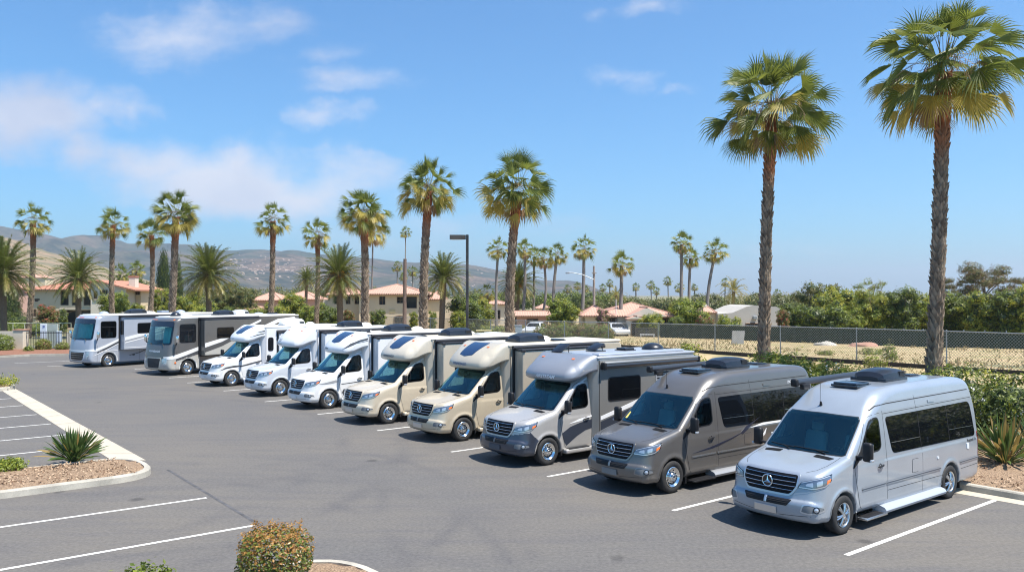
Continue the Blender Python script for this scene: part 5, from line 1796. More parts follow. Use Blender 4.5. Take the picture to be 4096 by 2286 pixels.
asph = asphalt()
conc = concrete('kerb concrete', (.44, .41, .35), .5); conc2 = concrete('gutter concrete', (.46, .41, .33), .22)
mulch_m = soil('bark mulch', (.20, .12, .07), (.44, .31, .20), 26)
dry_m = soil('dry grass ground', (.34, .25, .13), (.50, .38, .21), 3.2, (.24, .22, .09))
linem = NT('road paint'); _v = linem.coord('Object')
linem.lk(linem.ramp(linem.noise(_v, 14, 6, .75), [(.33, (.20, .195, .19)), (.44, (.56, .55, .52)), (.62, (.72, .71, .68))]), linem.b.inputs['Base Color']); linem.b.inputs['Roughness'].default_value = .7; linem = linem.m


def sheet(name, poly, z, m, kind='structure', res=None):
    o = MB().add([(p[0], p[1], z) for p in poly], [tuple(range(len(poly)))]).build(name, m)
    me = o.data
    if me.polygons[0].normal.z < 0: me.flip_normals()
    return tag(o, kind=kind)


# one terrain sheet to the horizon, asphalt lot laid on it
far_m = soil('scrubland', (.16, .15, .07), (.28, .24, .13), .6, (.10, .12, .05))
N = 60
V = []; Fs = []
ring = [0, 30, 60, 110, 200, 400, 800, 1600, 3500, 8000, 16000, 30000]
for r in ring:
    for k in range(N):
        a = 2 * PI * k / N
        V.append((r * math.cos(a), r * math.sin(a) + 20, -.03 if r < 9000 else -.03))
for i in range(len(ring) - 1):
    for k in range(N):
        k2 = (k + 1) % N
        Fs.append((i * N + k, (i + 1) * N + k, (i + 1) * N + k2, i * N + k2) if i else (k, N + k, N + k2))
tag(link('ground', mesh_data('ground', V, Fs, far_m)), kind='structure')

O1 = gnd(3372, 2133)                       # near front wheel of the first van


def lot(s, r, z=0.0):
    """lot coordinates: s metres along a bay from the first van's front axle, r along the row"""
    return Vector((O1.x + LX[0] * s + RX[0] * r, O1.y + LX[1] * s + RX[1] * r, z))


sheet('car_park', [lot(-60, -40), lot(6.2, -40), lot(6.2, 58), lot(4, 70), lot(-6, 76), lot(-60, 78)], 0.0, asph)

# kerb behind the bays with gutter band and mulch bed
def kerb(name, pts, w=.16, h=.15, m=None, closed=False, label=None):
    """kerb stone following a line (its traffic edge), standing on the asphalt; rounded nose"""
    mb = MB(); n = len(pts)
    P = [Vector((p[0], p[1])) for p in pts]
    prof = [(0, 0), (.012, h - .03), (.04, h), (w, h), (w, 0)]
    V = []; Fs = []
    for i in range(n):
        a = P[i - 1] if (i or closed) else P[i]; b = P[(i + 1) % n] if (i < n - 1 or closed) else P[i]
        d = (b - a).normalized(); q = Vector((-d.y, d.x))
        for (o, z) in prof: V.append((P[i].x + q.x * o, P[i].y + q.y * o, z))
    k = len(prof)
    for i in range(n if closed else n - 1):
        j = (i + 1) % n
        for e in range(k - 1): Fs.append((i * k + e, i * k + e + 1, j * k + e + 1, j * k + e))
    if not closed: Fs += [tuple(range(k)), tuple((n - 1) * k + e for e in range(k - 1, -1, -1))]
    mb.add(V, Fs)
    o = mb.build(name, m or conc, recalc=True)
    return tag(o, kind='structure')


KS = 5.35
kerb('kerb', [lot(KS, -40), lot(KS, 60)][::-1] if 0 else [lot(KS, 60), lot(KS, -40)])
sheet('gutter', [lot(KS - .42, -40), lot(KS, -40), lot(KS, 60), lot(KS - .42, 60)], .004, conc2)
# mulch bed, slightly lumpy
def lumpy(name, f, nx, ny, m, amp=.05, fr=1.2, z=.13, seed=0):
    V = []; Fs = []
    for i in range(nx + 1):
        for j in range(ny + 1):
            p = f(i / nx, j / ny)
            e = min(i, nx - i, j, ny - j)
            V.append((p[0], p[1], z + (amp * (noise.noise(Vector((p[0] * fr, p[1] * fr, seed))) + .6) + amp * .4 * noise.noise(Vector((p[0] * 5, p[1] * 5, seed)))) * (1 if e else 0)))
    for i in range(nx):
        for j in range(ny):
            a = i * (ny + 1) + j
            Fs.append((a, a + ny + 1, a + ny + 2, a + 1))
    o = link(name, mesh_data(name, V, Fs, m, smooth=True))
    if o.data.polygons[0].normal.z < 0: o.data.flip_normals()
    return tag(o, kind='structure')


lumpy('mulch_bed', lambda u, v: lot(KS + .15 + 8.5 * u, -40 + 100 * v), 30, 160, mulch_m, .07)
lumpy('field', lambda u, v: lot(KS + 8.4 + 78 * u, -70 + 190 * v), 60, 110, dry_m, .16, .09, -.02)

# parking bay lines
def line(p0, d, L, w=.10, z=.0045):
    p0 = Vector((p0[0], p0[1])); d = Vector((d[0], d[1])).normalized(); q = Vector((-d.y, d.x)) * w / 2
    a = p0; b = p0 + d * L
    return tag(MB().add([(a.x - q.x, a.y - q.y, z), (b.x - q.x, b.y - q.y, z), (b.x + q.x, b.y + q.y, z), (a.x + q.x, a.y + q.y, z)], [(0, 1, 2, 3)]).build('bay_line', linem), kind='structure')


L3 = Vector((LX[0], LX[1], 0))
for (px, py) in ((3380, 2215), (2690, 2038), (2190, 1903), (1805, 1805), (1510, 1720), (1272, 1655), (1060, 1605), (896, 1562), (750, 1530), (678, 1510), (540, 1475), (190, 1464), (60, 1452)):
    g = gnd(px, py); s = (g - lot(0, 0)).dot(L3)
    line(g, LX, max(3, min(6.2, 4.92 - s)), .10)
g = gnd(3970, 2003)
for (a, b) in (((0, 2105), (830, 1987)), ((0, 2275), (1030, 2095))):
    p, q = gnd(*b), gnd(*a); d = (q - p)
    line(p, d, d.length + 4, .10)
# lines beyond the island
for (b, a) in (((265, 1745), (0, 1757)), ((150, 1656), (0, 1661)), ((95, 1620), (0, 1624)), ((207, 1693), (0, 1705)), ((47, 1592), (0, 1594)), ((172, 1802), (0, 1820)), ((278, 1735), (0, 1757))[0:2]):
    p, q = gnd(*b), gnd(*a); d = q - p
    if b[0] in (265,): continue
    line(p, (-LX[0], -LX[1]), d.length + 5, .09)
# straight paving joint across the lane
j0, j1 = gnd(721, 1903), gnd(1075, 2115); jd = (j1 - j0).normalized()
line(j0 - jd * 1.0, jd, (j1 - j0).length + 2.2, .07, .0035).data.materials[0] = simple('tar joint', (.080, .078, .082), .8, var=.4, vscale=4)
# concrete swale from the island tip into the distance
a0, a1 = gnd(587, 1838), gnd(64, 1553); b0, b1 = gnd(448, 1836), gnd(20, 1567)
dd = (a1 - a0).normalized()
sheet('swale', [a0, b0, b1 + dd * .5, a1 + dd * .5], .004, conc2)
sj = MB()
for k in range(9):
    t = (k + .5) / 9; p = a0.lerp(a1, t); q = b0.lerp(b1, t); e = dd * .012
    sj.add([(p.x - e.x, p.y - e.y, .0065), (p.x + e.x, p.y + e.y, .0065), (q.x + e.x, q.y + e.y, .0065), (q.x - e.x, q.y - e.y, .0065)], [(0, 1, 2, 3)])
tag(sj.build('swale_joints', simple('joint', (.12, .11, .10), .9)), kind='structure')


# island 1 (left middle): near edge 465,1918 -> 0,1976 ; far edge 448,1836 -> 0,1882
dL = Vector((-LX[0], -LX[1], 0))

def island_w(pts, rad):
    P = rpoly([(p.x, p.y, r) for p, r in zip(pts, rad)], 1, 8)
    ar = sum(P[i][0] * P[(i + 1) % len(P)][1] - P[(i + 1) % len(P)][0] * P[i][1] for i in range(len(P)))
    if ar < 0: P = P[::-1]
    kerb('island_kerb', P, .16, .16, conc, True)
    I = inset(P, .14)
    pts2 = [Vector(p) for p in I]; ed = [(i, (i + 1) % len(I)) for i in range(len(I))]
    xs = [p[0] for p in I]; ys = [p[1] for p in I]; x = min(xs)
    while x < max(xs):
        y = min(ys)
        while y < max(ys):
            if inpoly(x, y, I): pts2.append(Vector((x, y)))
            y += .2
        x += .2
    vo, eo, fo, *_ = delaunay_2d_cdt(pts2, ed, [], 0, 1e-6)
    fo = [f for f in fo if inpoly(sum(vo[i][0] for i in f) / len(f), sum(vo[i][1] for i in f) / len(f), I)]
    nI = len(I)
    V = [(v[0], v[1], .115 + ((.05 + .05 * noise.noise(Vector((v[0] * 1.4, v[1] * 1.4, 3))) + .03 * noise.noise(Vector((v[0] * 7, v[1] * 7, 3)))) if i >= nI else 0)) for i, v in enumerate(vo)]
    o = link('mulch_bed', mesh_data('mulch_bed', V, fo, mulch_m, smooth=True))
    if o.data.polygons[0].normal.z < 0: o.data.flip_normals()
    return tag(o, kind='structure')


ROWD = Vector((RX[0], RX[1], 0))
c0 = gnd(593, 1872)                      # rounded tip of the island
hw = 1.30
island_w([c0 - ROWD * hw, c0 + ROWD * hw, c0 + ROWD * hw + dL * 11, c0 - ROWD * hw + dL * 11], [1.2, 1.2, .3, .3])
c1 = gnd(62, 1549)
island_w([c1 - ROWD * 1.3, c1 + ROWD * 1.3, c1 + ROWD * 1.3 + dL * 9, c1 - ROWD * 1.3 + dL * 9], [1.2, 1.2, .3, .3])
c2 = gnd(1225, 2262) - dL * .62
island_w([c2 - ROWD * 3.2, c2, c2 + dL * 8, c2 - ROWD * 3.2 + dL * 8], [1.3, 1.3, .3, .3])
# ---------------------------------------------------------------- palms in their places
def crownset(n, **kw): return [fan_crown(100 + i * 7, **kw) for i in range(n)]


HI = [fan_crown(3, nleaf=72, nseg=30, dead=5, panic=16, yel=.28), fan_crown(17, nleaf=70, nseg=30, dead=4, panic=16, yel=.25)]
MID = [fan_crown(31 + 5 * i, nleaf=68, nseg=20, dead=7, panic=14, yel=.45) for i in range(3)]
LOW = [fan_crown(61 + 3 * i, nleaf=44, nseg=11, dead=8, panic=14, yel=.4, Rr=2.8) for i in range(5)]
YEL = fan_crown(91, nleaf=34, nseg=11, dead=12, panic=6, yel=.9)


def fan_palm(cx, cy, bx, Y, rpx, crown, tr, label, group, kind=None, rz=0.0, flat=1.0, bend=.2, seed=1, mat=None, zb=0.0):
    C_ = at(cx, cy, Y); B = at(bx, 1200, Y); s = rpx / F * Y / 2.8
    H = C_.z - zb - .42 * s
    lean = ((C_.x - B.x) / H, 0)
    if kind == 'boot': me, top = boot_trunk(seed, H, tr, tr * .82, lean, bend, rows=int(H / .155), per=8 if tr > .2 else 7)
    else: me, top = plain_trunk(seed, H, tr, tr * .78, lean, bend)
    root = empty('fan_palm', (B.x, Y, zb))
    link('trunk', me, root)
    c = link('crown', crown, root, loc=top + Vector((0, 0, .42 * s)), rot=(0, 0, rz), scale=(s, s, s * flat))
    return tag(root, label, 'palm tree', group)


G1 = 'tall fan palms standing behind the row of motorhomes'
fan_palm(3782, 240, 3722, 28.8, 350, HI[0], .215, 'tallest fan palm with shaggy grey trunk, behind the nearest silver van', G1, 'boot', 0.3, .88, .1, 1)
fan_palm(3090, 415, 3053, 35.0, 290, HI[1], .215, 'fan palm with reddish upper trunk, behind the taupe van', G1, 'boot', 1.9, .86, -.2, 2)
fan_palm(2072, 745, 2043, 51, 182, MID[0], .25, 'full fan palm right of the parking lot lamp', G1, 'boot', .7, 0.92, -.5, 3)
fan_palm(1715, 745, 1695, 58, 152, MID[1], .26, 'fan palm with one hanging brown leaf, left of the lot lamp', G1, 'boot', 2.4, 0.92, -.3, 4)
fan_palm(1455, 845, 1455, 65, 132, MID[2], .26, 'fan palm with brown upper trunk, in front of the orange-fruited date palm', G1, 'boot', 4.1, 0.92, .2, 5)
fan_palm(702, 850, 680, 72, 116, MID[0], .27, 'fan palm with pale rough trunk, behind the charcoal coach', G1, 'boot', 3.2, 0.92, .1, 6)
fan_palm(1090, 872, 1078, 80, 85, LOW[0], .23, 'lone fan palm between the feather palm and the lime shrubs', G1, 'boot', .5, 1, .2, 7)
fan_palm(1268, 928, 1262, 90, 76, LOW[1], .22, 'shorter fan palm left of the orange-fruited date palm', G1, 'boot', 1.5, 1, .3, 8)
fan_palm(452, 888, 450, 90, 80, LOW[2], .24, 'fan palm in front of the bright green tree and house chimney', G1, 'boot', 2.5, 1, -.2, 9)
fan_palm(604, 930, 592, 95, 76, LOW[3], .24, 'fan palm leaning beside the pale-trunked one', G1, 'boot', .2, 1, .5, 10)
fan_palm(130, 872, 112, 85, 80, LOW[1], .24, 'fan palm at the left end of the tile-roofed house', G1, 'boot', 3.5, 1, .3, 11)
G2 = 'fan palms beyond the chain-link fence'
fan_palm(1491, 915, 1482, 110, 82, YEL, .13, 'thin-trunked fan palm half hidden behind a thicker one', G2, None, 1, 1, .1, 12)
fan_palm(1622, 925, 1616, 140, 30, LOW[0], .10, 'very thin fan palm above the brown wooden pole', G2, None, 1, 1, .1, 13)
for i, (cx, cy, bx, Y, r, cr, tr, lb) in enumerate((
        (1993, 990, 1986, 103, 56, LOW[1], .20, 'fan palm just left of the full palm by the lot lamp'),
        (2098, 992, 2085, 108, 52, LOW[2], .22, 'first fan palm right of the full palm by the lot lamp'),
        (2136, 1022, 2130, 112, 48, YEL, .19, 'yellowish fan palm crowded between two greener ones'),
        (2174, 1030, 2155, 106, 55, LOW[3], .19, 'curved fan palm in the middle of the crowded clump'),
        (2228, 1014, 2213, 104, 58, LOW[0], .22, 'fan palm at the right end of the crowded clump'),
        (2336, 986, 2325, 102, 62, LOW[1], .24, 'fan palm with dry pinkish fronds beside the curved-arm street light'),
        (2487, 1050, 2479, 92, 66, LOW[2], .24, 'fan palm in front of the single-storey tile-roofed house'),
        (2727, 968, 2722, 104, 58, LOW[3], .24, 'taller of the two overlapping fan palms by the round green tree'),
        (2762, 1024, 2756, 106, 54, LOW[0], .22, 'shorter of the two overlapping fan palms by the round green tree'),
        (2862, 1000, 2829, 108, 62, LOW[1], .24, 'fan palm leaning right above the round green tree'))):
    fan_palm(cx, cy, bx, Y, r, cr, tr, lb, G2, None, i * 1.3, 1.0, (-.3, .5, .2, 1.2, -.4, .2, .1, .1, -.2, -.9)[i], 20 + i)
G3 = 'small distant fan palms on the skyline'
for i, (cx, cy, r, lb) in enumerate(((2270, 1154, 23, 'distant fan palm, first of three left of the street light pole'), (2310, 1142, 20, 'distant fan palm, middle of three left of the street light pole'),
        (2345, 1154, 18, 'distant fan palm touching the trunk with dry fronds'), (2412, 1149, 20, 'distant low fan palm right of the street light pole'), (2440, 1131, 21, 'distant fan palm between the street light and the house palm'),
        (2543, 1145, 21, 'distant lone fan palm over the tiled ridge'), (2603, 1138, 24, 'taller of a distant pair over the tiled roof'), (2626, 1163, 21, 'shorter of a distant pair over the tiled roof'),
        (2671, 1121, 25, 'distant fan palm over the right end of the tiled roof'), (2718, 1147, 26, 'distant fan palm seen behind the two overlapping trunks'), (2778, 1147, 19, 'distant fan palm right of the two overlapping trunks'),
        (2901, 1128, 23, 'distant fan palm beside the drooping queen palm'), (3109, 1172, 24, 'distant fan palm right of the reddish-trunked tall palm'))):
    Y = 240 + (i * 37) % 60
    fan_palm(cx, cy, cx + (-4, 3, 2, -3, -6, 1, 4, -2, 3, 5, 1, -3, 1)[i], Y, r, LOW[i % 4], .24, lb, G3, None, i * 2.1, 1.0, .1, 40 + i)
for i, (cx, cy, r, lb) in enumerate(((1589, 1063, 27, 'distant fan palm left of the brown wooden pole'), (1650, 1082, 27, 'distant fan palm right of the brown wooden pole'), (1613, 1104, 22, 'distant fan palm behind the brown wooden pole'),
                                     (1948, 1168, 46, 'low fan palm with brown skirt behind the round shrub tree'), (478, 1088, 50, 'broad fan palm behind the house chimney, left of a pair'), (545, 1075, 44, 'broad fan palm behind the house chimney, right of a pair'))):
    Y = (215, 205, 225, 104, 135, 140)[i]
    fan_palm(cx, cy, cx, Y, r, (YEL if i == 3 else LOW[i % 4]), .24, lb, G3 if i < 3 else 'low fan palms among the houses', None, i * 1.1, 1.0, .1, 60 + i)

FE = [feather_crown(5, 120, 3.4, 38), feather_crown(9, 112, 3.4, 38, fruit=26), feather_crown(12, 96, 3.4, 34, lo=-25, arch=1.2)]


def date_palm(cx, cy, bx, Y, rpx, crown, label, rz, bulb=True, tr=.26, flat=1.0, cat='date palm', group='feather-leaved date palms in front of the houses'):
    C_ = at(cx, cy, Y); B = at(bx, 1200, Y); H = C_.z
    root = empty('date_palm', (B.x, Y, 0))
    mb = MB(); rnd = random.Random(int(cx))
    P = []; Rr = []
    n = 16
    for i in range(n + 1):
        t = i / n
        P.append(Vector(((C_.x - B.x) * t, 0, H * t)))
        k = tr * (1.05 - .12 * t) * (1 + (.65 * math.exp(-((t - .86) / .09) ** 2) if bulb else .2 * t)) * rnd.uniform(.98, 1.03)
        Rr.append(k)
    mb.tube(P, Rr, 12)
    for j in range(34):
        for k in range(10):
            t = (j + .5) / 34; a = 2 * PI * (k + (j % 2) * .5) / 10
            c = P[0].lerp(P[-1], t); r = Rr[min(n, int(t * n))]
            o = Vector((math.cos(a), math.sin(a), 0)); s = Vector((-o.y, o.x, 0)); h = H / 34
            w = 2 * PI * r / 10 * .5
            mb.add([c + o * r * .98 - Vector((0, 0, h * .6)), c - s * w + o * r * .95, c + s * w + o * r * .95, c + o * (r * 1.16) + Vector((0, 0, h * .5))], [(0, 2, 3), (0, 3, 1), (1, 3, 2)])
    mb.build('trunk', bark_c, root)
    s = rpx / F * Y / 3.0
    link('crown', crown, root, loc=(C_.x - B.x, 0, H), rot=(0, 0, rz), scale=(s, s, s * flat))
    return tag(root, label, cat, group)


date_palm(10, 1085, 18, 75, 150, FE[0], 'large feather palm with arching fronds at the left edge', .2)
date_palm(312, 1112, 316, 85, 118, FE[2], 'feather palm with bulging trunk top in front of the arched balcony', 1.2, flat=1.1)
date_palm(833, 1095, 838, 80, 128, FE[0], 'dense round feather palm above the charcoal coach', 2.2)
date_palm(1356, 1100, 1364, 80, 128, FE[1], 'feather palm with bright orange fruit stalks', 3.2, False)
date_palm(1774, 1112, 1765, 85, 112, FE[2], 'feather palm left of the lot lamp beside the cream house', 4.0, False)
date_palm(2072, 1132, 2066, 112, 92, FE[1], 'feather palm partly hidden behind the full palm trunk', 5.0, False)
QU = feather_crown(21, 26, 3.4, 24, lo=-20, arch=1.9, wide=1.5, mats=(feath_y, feath_y))
date_palm(2935, 1165, 2925, 112, 70, QU, 'light drooping queen palm left of the grey gabled house', 1.0, False, .17, cat='palm tree', group='slender feather palms')
date_palm(1226, 1118, 1222, 125, 56, FE[2], 'small dark feather palm between two fan palm trunks', .6, False, .2, cat='palm tree', group='slender feather palms')
date_palm(2466, 1182, 2460, 135, 44, QU, 'yellowish feather palm behind the tiled roof', 2.0, False, .17, cat='palm tree', group='slender feather palms')

# ---------------------------------------------------------------- broadleaf trees, by kind
def tree_at(px, top, halfw, Y, kind, label, seed=0, group=None, base=0.0, cat='tree'):
    T = at(px, top, Y); H = T.z - base; R = halfw / F * Y
    mats, w, size, clump, fill, narrow, flower = KINDS_[kind]
    asp = min((.7, 1.0, 1.4, 1.9, 2.5, 3.2), key=lambda a: abs(math.log(a * R / H)))
    key = (kind, seed % 2, asp)
    if key not in _TR:
        sd_ = 50 + len(_TR) * 7
        airy = kind in ('sparse', 'euc')
        bl = [b for b in round_blobs(sd_, asp, 14 if asp < 2 else 19) if not airy or b[2] > asp * .34]
        if airy: bl = [(b[0], b[1], b[2], b[3] * (1.1 if kind == 'euc' else .8), b[4] * (1.1 if kind == 'euc' else .8), b[5] * .8) for b in bl[1:]]
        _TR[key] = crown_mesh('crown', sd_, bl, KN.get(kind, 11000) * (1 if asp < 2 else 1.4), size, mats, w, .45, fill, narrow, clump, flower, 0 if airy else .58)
        _TT[key] = limb_trunk(sd_, asp, .045, .5)
    root = empty('tree' if cat == 'tree' else cat.replace(' ', '_'), (T.x, Y, base), seed * 1.7)
    root.scale = (R, R, H / asp)
    link('crown' if cat == 'tree' else 'foliage', _TR[key], root)
    link('trunk' if cat == 'tree' else 'stems', _TT[key], root)
    return tag(root, label, cat, group)


_TR = {}; _TT = {}; KN = dict(sparse=2200, euc=15000)
KINDS_ = dict(
    dense=(['mid', 'dark', 'bright'], [5, 3, 2], .075, 12, .4, .6, None),
    lime=(['yel', 'mid', 'bright'], [4, 3, 4], .080, 12, .4, .55, None),
    bright=(['bright', 'mid', 'yel'], [5, 3, 1], .085, 12, .4, .55, None),
    olive=(['olive', 'mid', 'dark'], [5, 2, 2], .075, 12, .4, .5, None),
    rust=(['rust', 'mid', 'red'], [5, 4, 1], .10, 10, .45, .55, None),
    flower=(['mid', 'dark', 'bright', 'white'], [4, 2, 3, 0], .10, 10, .45, .55, (3, .25, .5)),
    euc=(['olive', 'rust', 'dark'], [4, 3, 2], .06, 14, .8, .35, None),
    sparse=(['bright', 'olive', 'mid'], [3, 3, 1], .075, 9, .9, .45, None),
    pink=(['mid', 'pink', 'olive'], [3, 4, 2], .10, 9, .6, .55, None),
)
TG = 'trees behind the fence on the right'
for i, (px, top, hw, Y, k, lb) in enumerate((
        (3275, 1124, 105, 108, 'olive', 'olive-brown domed tree rising behind the vine-covered bank'),
        (3345, 1158, 105, 98, 'lime', 'yellow-green domed tree behind the vine-covered bank'),
        (3190, 1205, 85, 86, 'dense', 'dark leafy bank of shrubs with trailing vines, right of the reddish palm'),
        (3300, 1222, 95, 84, 'dense', 'leafy vine bank right of centre on the slope'),
        (3395, 1235, 60, 84, 'bright', 'pale green bush at the end of the vine bank'),
        (3478, 1092, 78, 100, 'sparse', 'thin airy tree with see-through crown'),
        (3500, 1160, 85, 85, 'lime', 'dense green tree below the airy one'),
        (3610, 1140, 85, 84, 'dense', 'dark green tree just left of the tallest palm trunk'),
        (3700, 1165, 80, 86, 'lime', 'lime-topped tree directly behind the tallest palm trunk'),
        (3815, 1158, 85, 86, 'dense', 'dark tree just right of the tallest palm trunk'),
        (3905, 1168, 85, 84, 'lime', 'lime-topped tree below the brown eucalyptus'),
        (4000, 1150, 90, 83, 'dense', 'dark tree under the right side of the eucalyptus'),
        (4085, 1142, 80, 82, 'lime', 'tall lime tree cut by the right edge'),
        (3935, 1036, 105, 135, 'euc', 'tall brown-leaved eucalyptus showing pale limbs'),
        (3805, 1095, 45, 135, 'euc', 'small eucalyptus left of the tall brown one'),
        (4085, 1078, 50, 135, 'euc', 'eucalyptus cut by the right edge of the view'),
        (2750, 1196, 88, 90, 'bright', 'round bright green tree beneath the overlapping palms'),
        (2253, 1186, 72, 92, 'bright', 'light green tree behind the hedge, left of the street light'),
        (2375, 1196, 48, 112, 'olive', 'grey-green tree behind the tiled roof left end'),
        (2600, 1256, 62, 86, 'lime', 'yellow-green shrub in front of the porch gable'),
        (2915, 1266, 55, 86, 'lime', 'yellowish shrub in front of the grey gabled house'),
        (1865, 1180, 86, 88, 'dense', 'rounded dense tree right of the lot lamp'),
        (1922, 1196, 60, 96, 'lime', 'green tree behind the rounded tree by the lot lamp'),
        (456, 1160, 66, 98, 'bright', 'bright green tree in front of the white house wing'),
        (560, 1104, 50, 120, 'dense', 'green tree behind the house right end'),
        (650, 1138, 55, 106, 'lime', 'lime tree left of the pale-trunked palm'),
        (745, 1165, 75, 102, 'lime', 'lime tree under the round feather palm'),
        (905, 1118, 62, 118, 'olive', 'olive-green tree right of the round feather palm'),
        (985, 1132, 50, 116, 'olive', 'olive-green tree left of the lone fan palm'),
        (1170, 1162, 62, 104, 'lime', 'lime tree behind the white motorhome roofs'),
        (1255, 1215, 60, 98, 'bright', 'bright bush beneath the shorter fan palm'),
        (1320, 1222, 50, 97, 'dense', 'green bush left of the orange-fruited palm trunk'),
        (1100, 1212, 60, 100, 'lime', 'lime bush around the lone fan palm foot'),
        (1020, 1225, 55, 98, 'bright', 'green bush right of the coach roof end'),
        (820, 1212, 70, 97, 'lime', 'lime bush behind the charcoal coach roof'),
        (925, 1222, 55, 96, 'dense', 'dark bush behind the charcoal coach rear'),
        (192, 1222, 46, 96, 'rust', 'rust-red leaved small tree before the cream house'),
        (254, 1232, 20, 94, 'flower', 'thin shrub with white blossom beside the rusty tree'),
        (3130, 1232, 28, 82, 'rust', 'shrub with red flowers right of the reddish palm trunk'),
        (2410, 1226, 30, 84, 'pink', 'pink-flowered shrub left of the tiled house'),
        (1395, 1232, 28, 92, 'rust', 'rusty shrub right of the orange-fruited palm trunk'),
        (1512, 1232, 38, 92, 'dense', 'shrub below the cream house wall'),
        (1655, 1240, 22, 92, 'lime', 'small shrub right of the brown wooden pole'),
        (1730, 1238, 20, 92, 'bright', 'small shrub by the foot of the fan palm'),
        (545, 1205, 40, 92, 'lime', 'low lime bush right of the bright green tree'),
        (2700, 1262, 40, 84, 'dense', 'low dark bush at the foot of the round green tree'),
        (2820, 1262, 40, 86, 'rust', 'brownish shrub right of the round green tree'),
        (1835, 1235, 40, 84, 'lime', 'low bush in front of the rounded tree'))):
    tree_at(px, top, hw, Y, k, lb, i, TG if px > 3150 and top < 1250 else None, cat='tree' if top < 1215 else 'shrub')

# distant tree belt, one mass
bl = []
rb = random.Random(4)
def belt(x0, x1, ytop, Y, n, name_, kind, seed):
    bl = []
    r = random.Random(seed)
    for k in range(n):
        px = x0 + (x1 - x0) * (k + r.random()) / n; yt = ytop + r.uniform(-7, 7); p = at(px, yt, Y + r.uniform(-15, 15))
        R = r.uniform(.8, 1.5) * (x1 - x0) / n / F * Y
        bl.append((p.x, p.y, p.z * .45, R, R, p.z * .55))
    m = crown_mesh(name_, seed, bl, 34000, .42 * Y / 220, KINDS_[kind][0], KINDS_[kind][1], .55, .3, .6, 6)
    return tag(link(name_, m), kind='stuff')


belt(-150, 1000, 1155, 200, 26, 'distant_woodland', 'olive', 3)
belt(980, 1900, 1152, 260, 26, 'distant_woodland', 'olive', 5)
belt(1880, 2480, 1172, 230, 18, 'distant_woodland', 'dense', 6)
belt(2780, 3600, 1178, 210, 20, 'distant_woodland', 'olive', 7)
belt(2350, 2800, 1196, 220, 14, 'distant_woodland', 'olive', 8)

# cypresses
cyp = crown_mesh('crown', 77, [(0, 0, .16 + .09 * k, .5 * math.sin(PI * (.16 + .078 * k)) ** .8 * (1 - .03 * k), .5 * math.sin(PI * (.16 + .078 * k)) ** .8 * (1 - .03 * k), .09) for k in range(10)], 9000, .055, ['dark', 'mid'], [4, 1], .5, .3, .4, 8)
for (px, top, Y, w_, lb) in ((654, 1008, 130, 1.5, 'narrow dark cypress left of the pale palm trunk'), (707, 1028, 132, 1.3, 'narrow dark cypress right of the pale palm trunk'), (44, 1150, 100, 1.6, 'dark cypress at the left edge')):
    p = at(px, top, Y); r = empty('cypress', (p.x, Y, 0)); r.scale = (w_ * 1.6, w_ * 1.6, p.z * .98)
    link('crown', cyp, r); tag(r, lb, 'cypress tree', 'narrow cypress trees')


# ---------------------------------------------------------------- clipped hedges
def hedge(name, p0, p1, w, h, mats, wts, label, seed, size=.12, n=9000, flower=None, z0=0.0, wob=.12):
    p0 = Vector((p0[0], p0[1])); p1 = Vector((p1[0], p1[1])); d = p1 - p0; L = d.length; d.normalize(); q = Vector((-d.y, d.x))
    rnd = random.Random(seed); bl = []
    k = max(3, int(L / (w * .55)))
    for i in range(k):
        c = p0 + d * L * (i + .5) / k; hh = h * (1 + wob * noise.noise(Vector((c.x * .4, c.y * .4, seed)))*2)
        bl.append((c.x + q.x * rnd.uniform(-.1, .1) * w, c.y + q.y * rnd.uniform(-.1, .1) * w, z0 + hh * .52, w * .62, w * .62, hh * .50))
        bl.append((c.x, c.y, z0 + hh * .22, w * .6, w * .6, hh * .28))
    m = crown_mesh('foliage', seed, bl, n, size, mats, wts, .5, .22, .6, 9, flower, .58)
    o = link(name, m)
    return tag(o, label, 'hedge')


hedge('flowering_hedge', lot(13.2, -14), lot(13.2, 4.2), 2.6, 1.98, ['mid', 'dark', 'bright', 'white', 'yel'], [4, 4, 2, 0, .8], 'dark hedge dotted with white blossom behind the nearest silver van', 11, .10, 120000, (3, .06, .6))
hedge('flowering_hedge', lot(13.2, 5.2), lot(13.4, 11.2), 2.0, 1.75, ['bright', 'mid', 'yel', 'white'], [4, 2, 2, 0], 'bright green hedge between the two tall palms', 12, .10, 40000, (3, .04, .6))
hedge('shrub', lot(13.0, 9.3), lot(13.2, 11.0), 1.5, 2.5, ['bright', 'mid', 'yel'], [4, 2, 2], 'rounded bright bush right of the reddish-trunked palm', 14, .13, 6000)
o_ = hedge('shrub', lot(13.0, 14.0), lot(13.0, 14.6), 1.0, 2.35, ['bright', 'mid', 'yel'], [4, 2, 2], 'leafy bush peeking over the silver motorhome tail', 15, .13, 2600)
hedge('hedge', at(2156, 1200, 82).xy, at(2432, 1200, 80).xy, 1.6, 1.55, ['bright', 'rust', 'mid'], [3, 2, 3], 'clipped hedge with orange tips before the tile-roofed houses', 16, .14, 22000)
hedge('hedge', at(-30, 1200, 92).xy, at(165, 1200, 90).xy, 2.0, 1.35, ['bright', 'mid'], [3, 3], 'long clipped hedge at the left behind the gate', 17, .13, 14000)
hedge('hedge', at(10, 1200, 99).xy, at(95, 1200, 99).xy, 2.2, 2.6, ['dark', 'mid'], [4, 2], 'dark tall hedge under the left feather palm', 18, .13, 9000)
hedge('hedge', at(1900, 1200, 92).xy, at(2150, 1200, 90).xy, 2.0, 1.0, ['olive', 'bright'], [2, 3], 'low rough hedge beyond the fence centre', 19, .13, 9000)
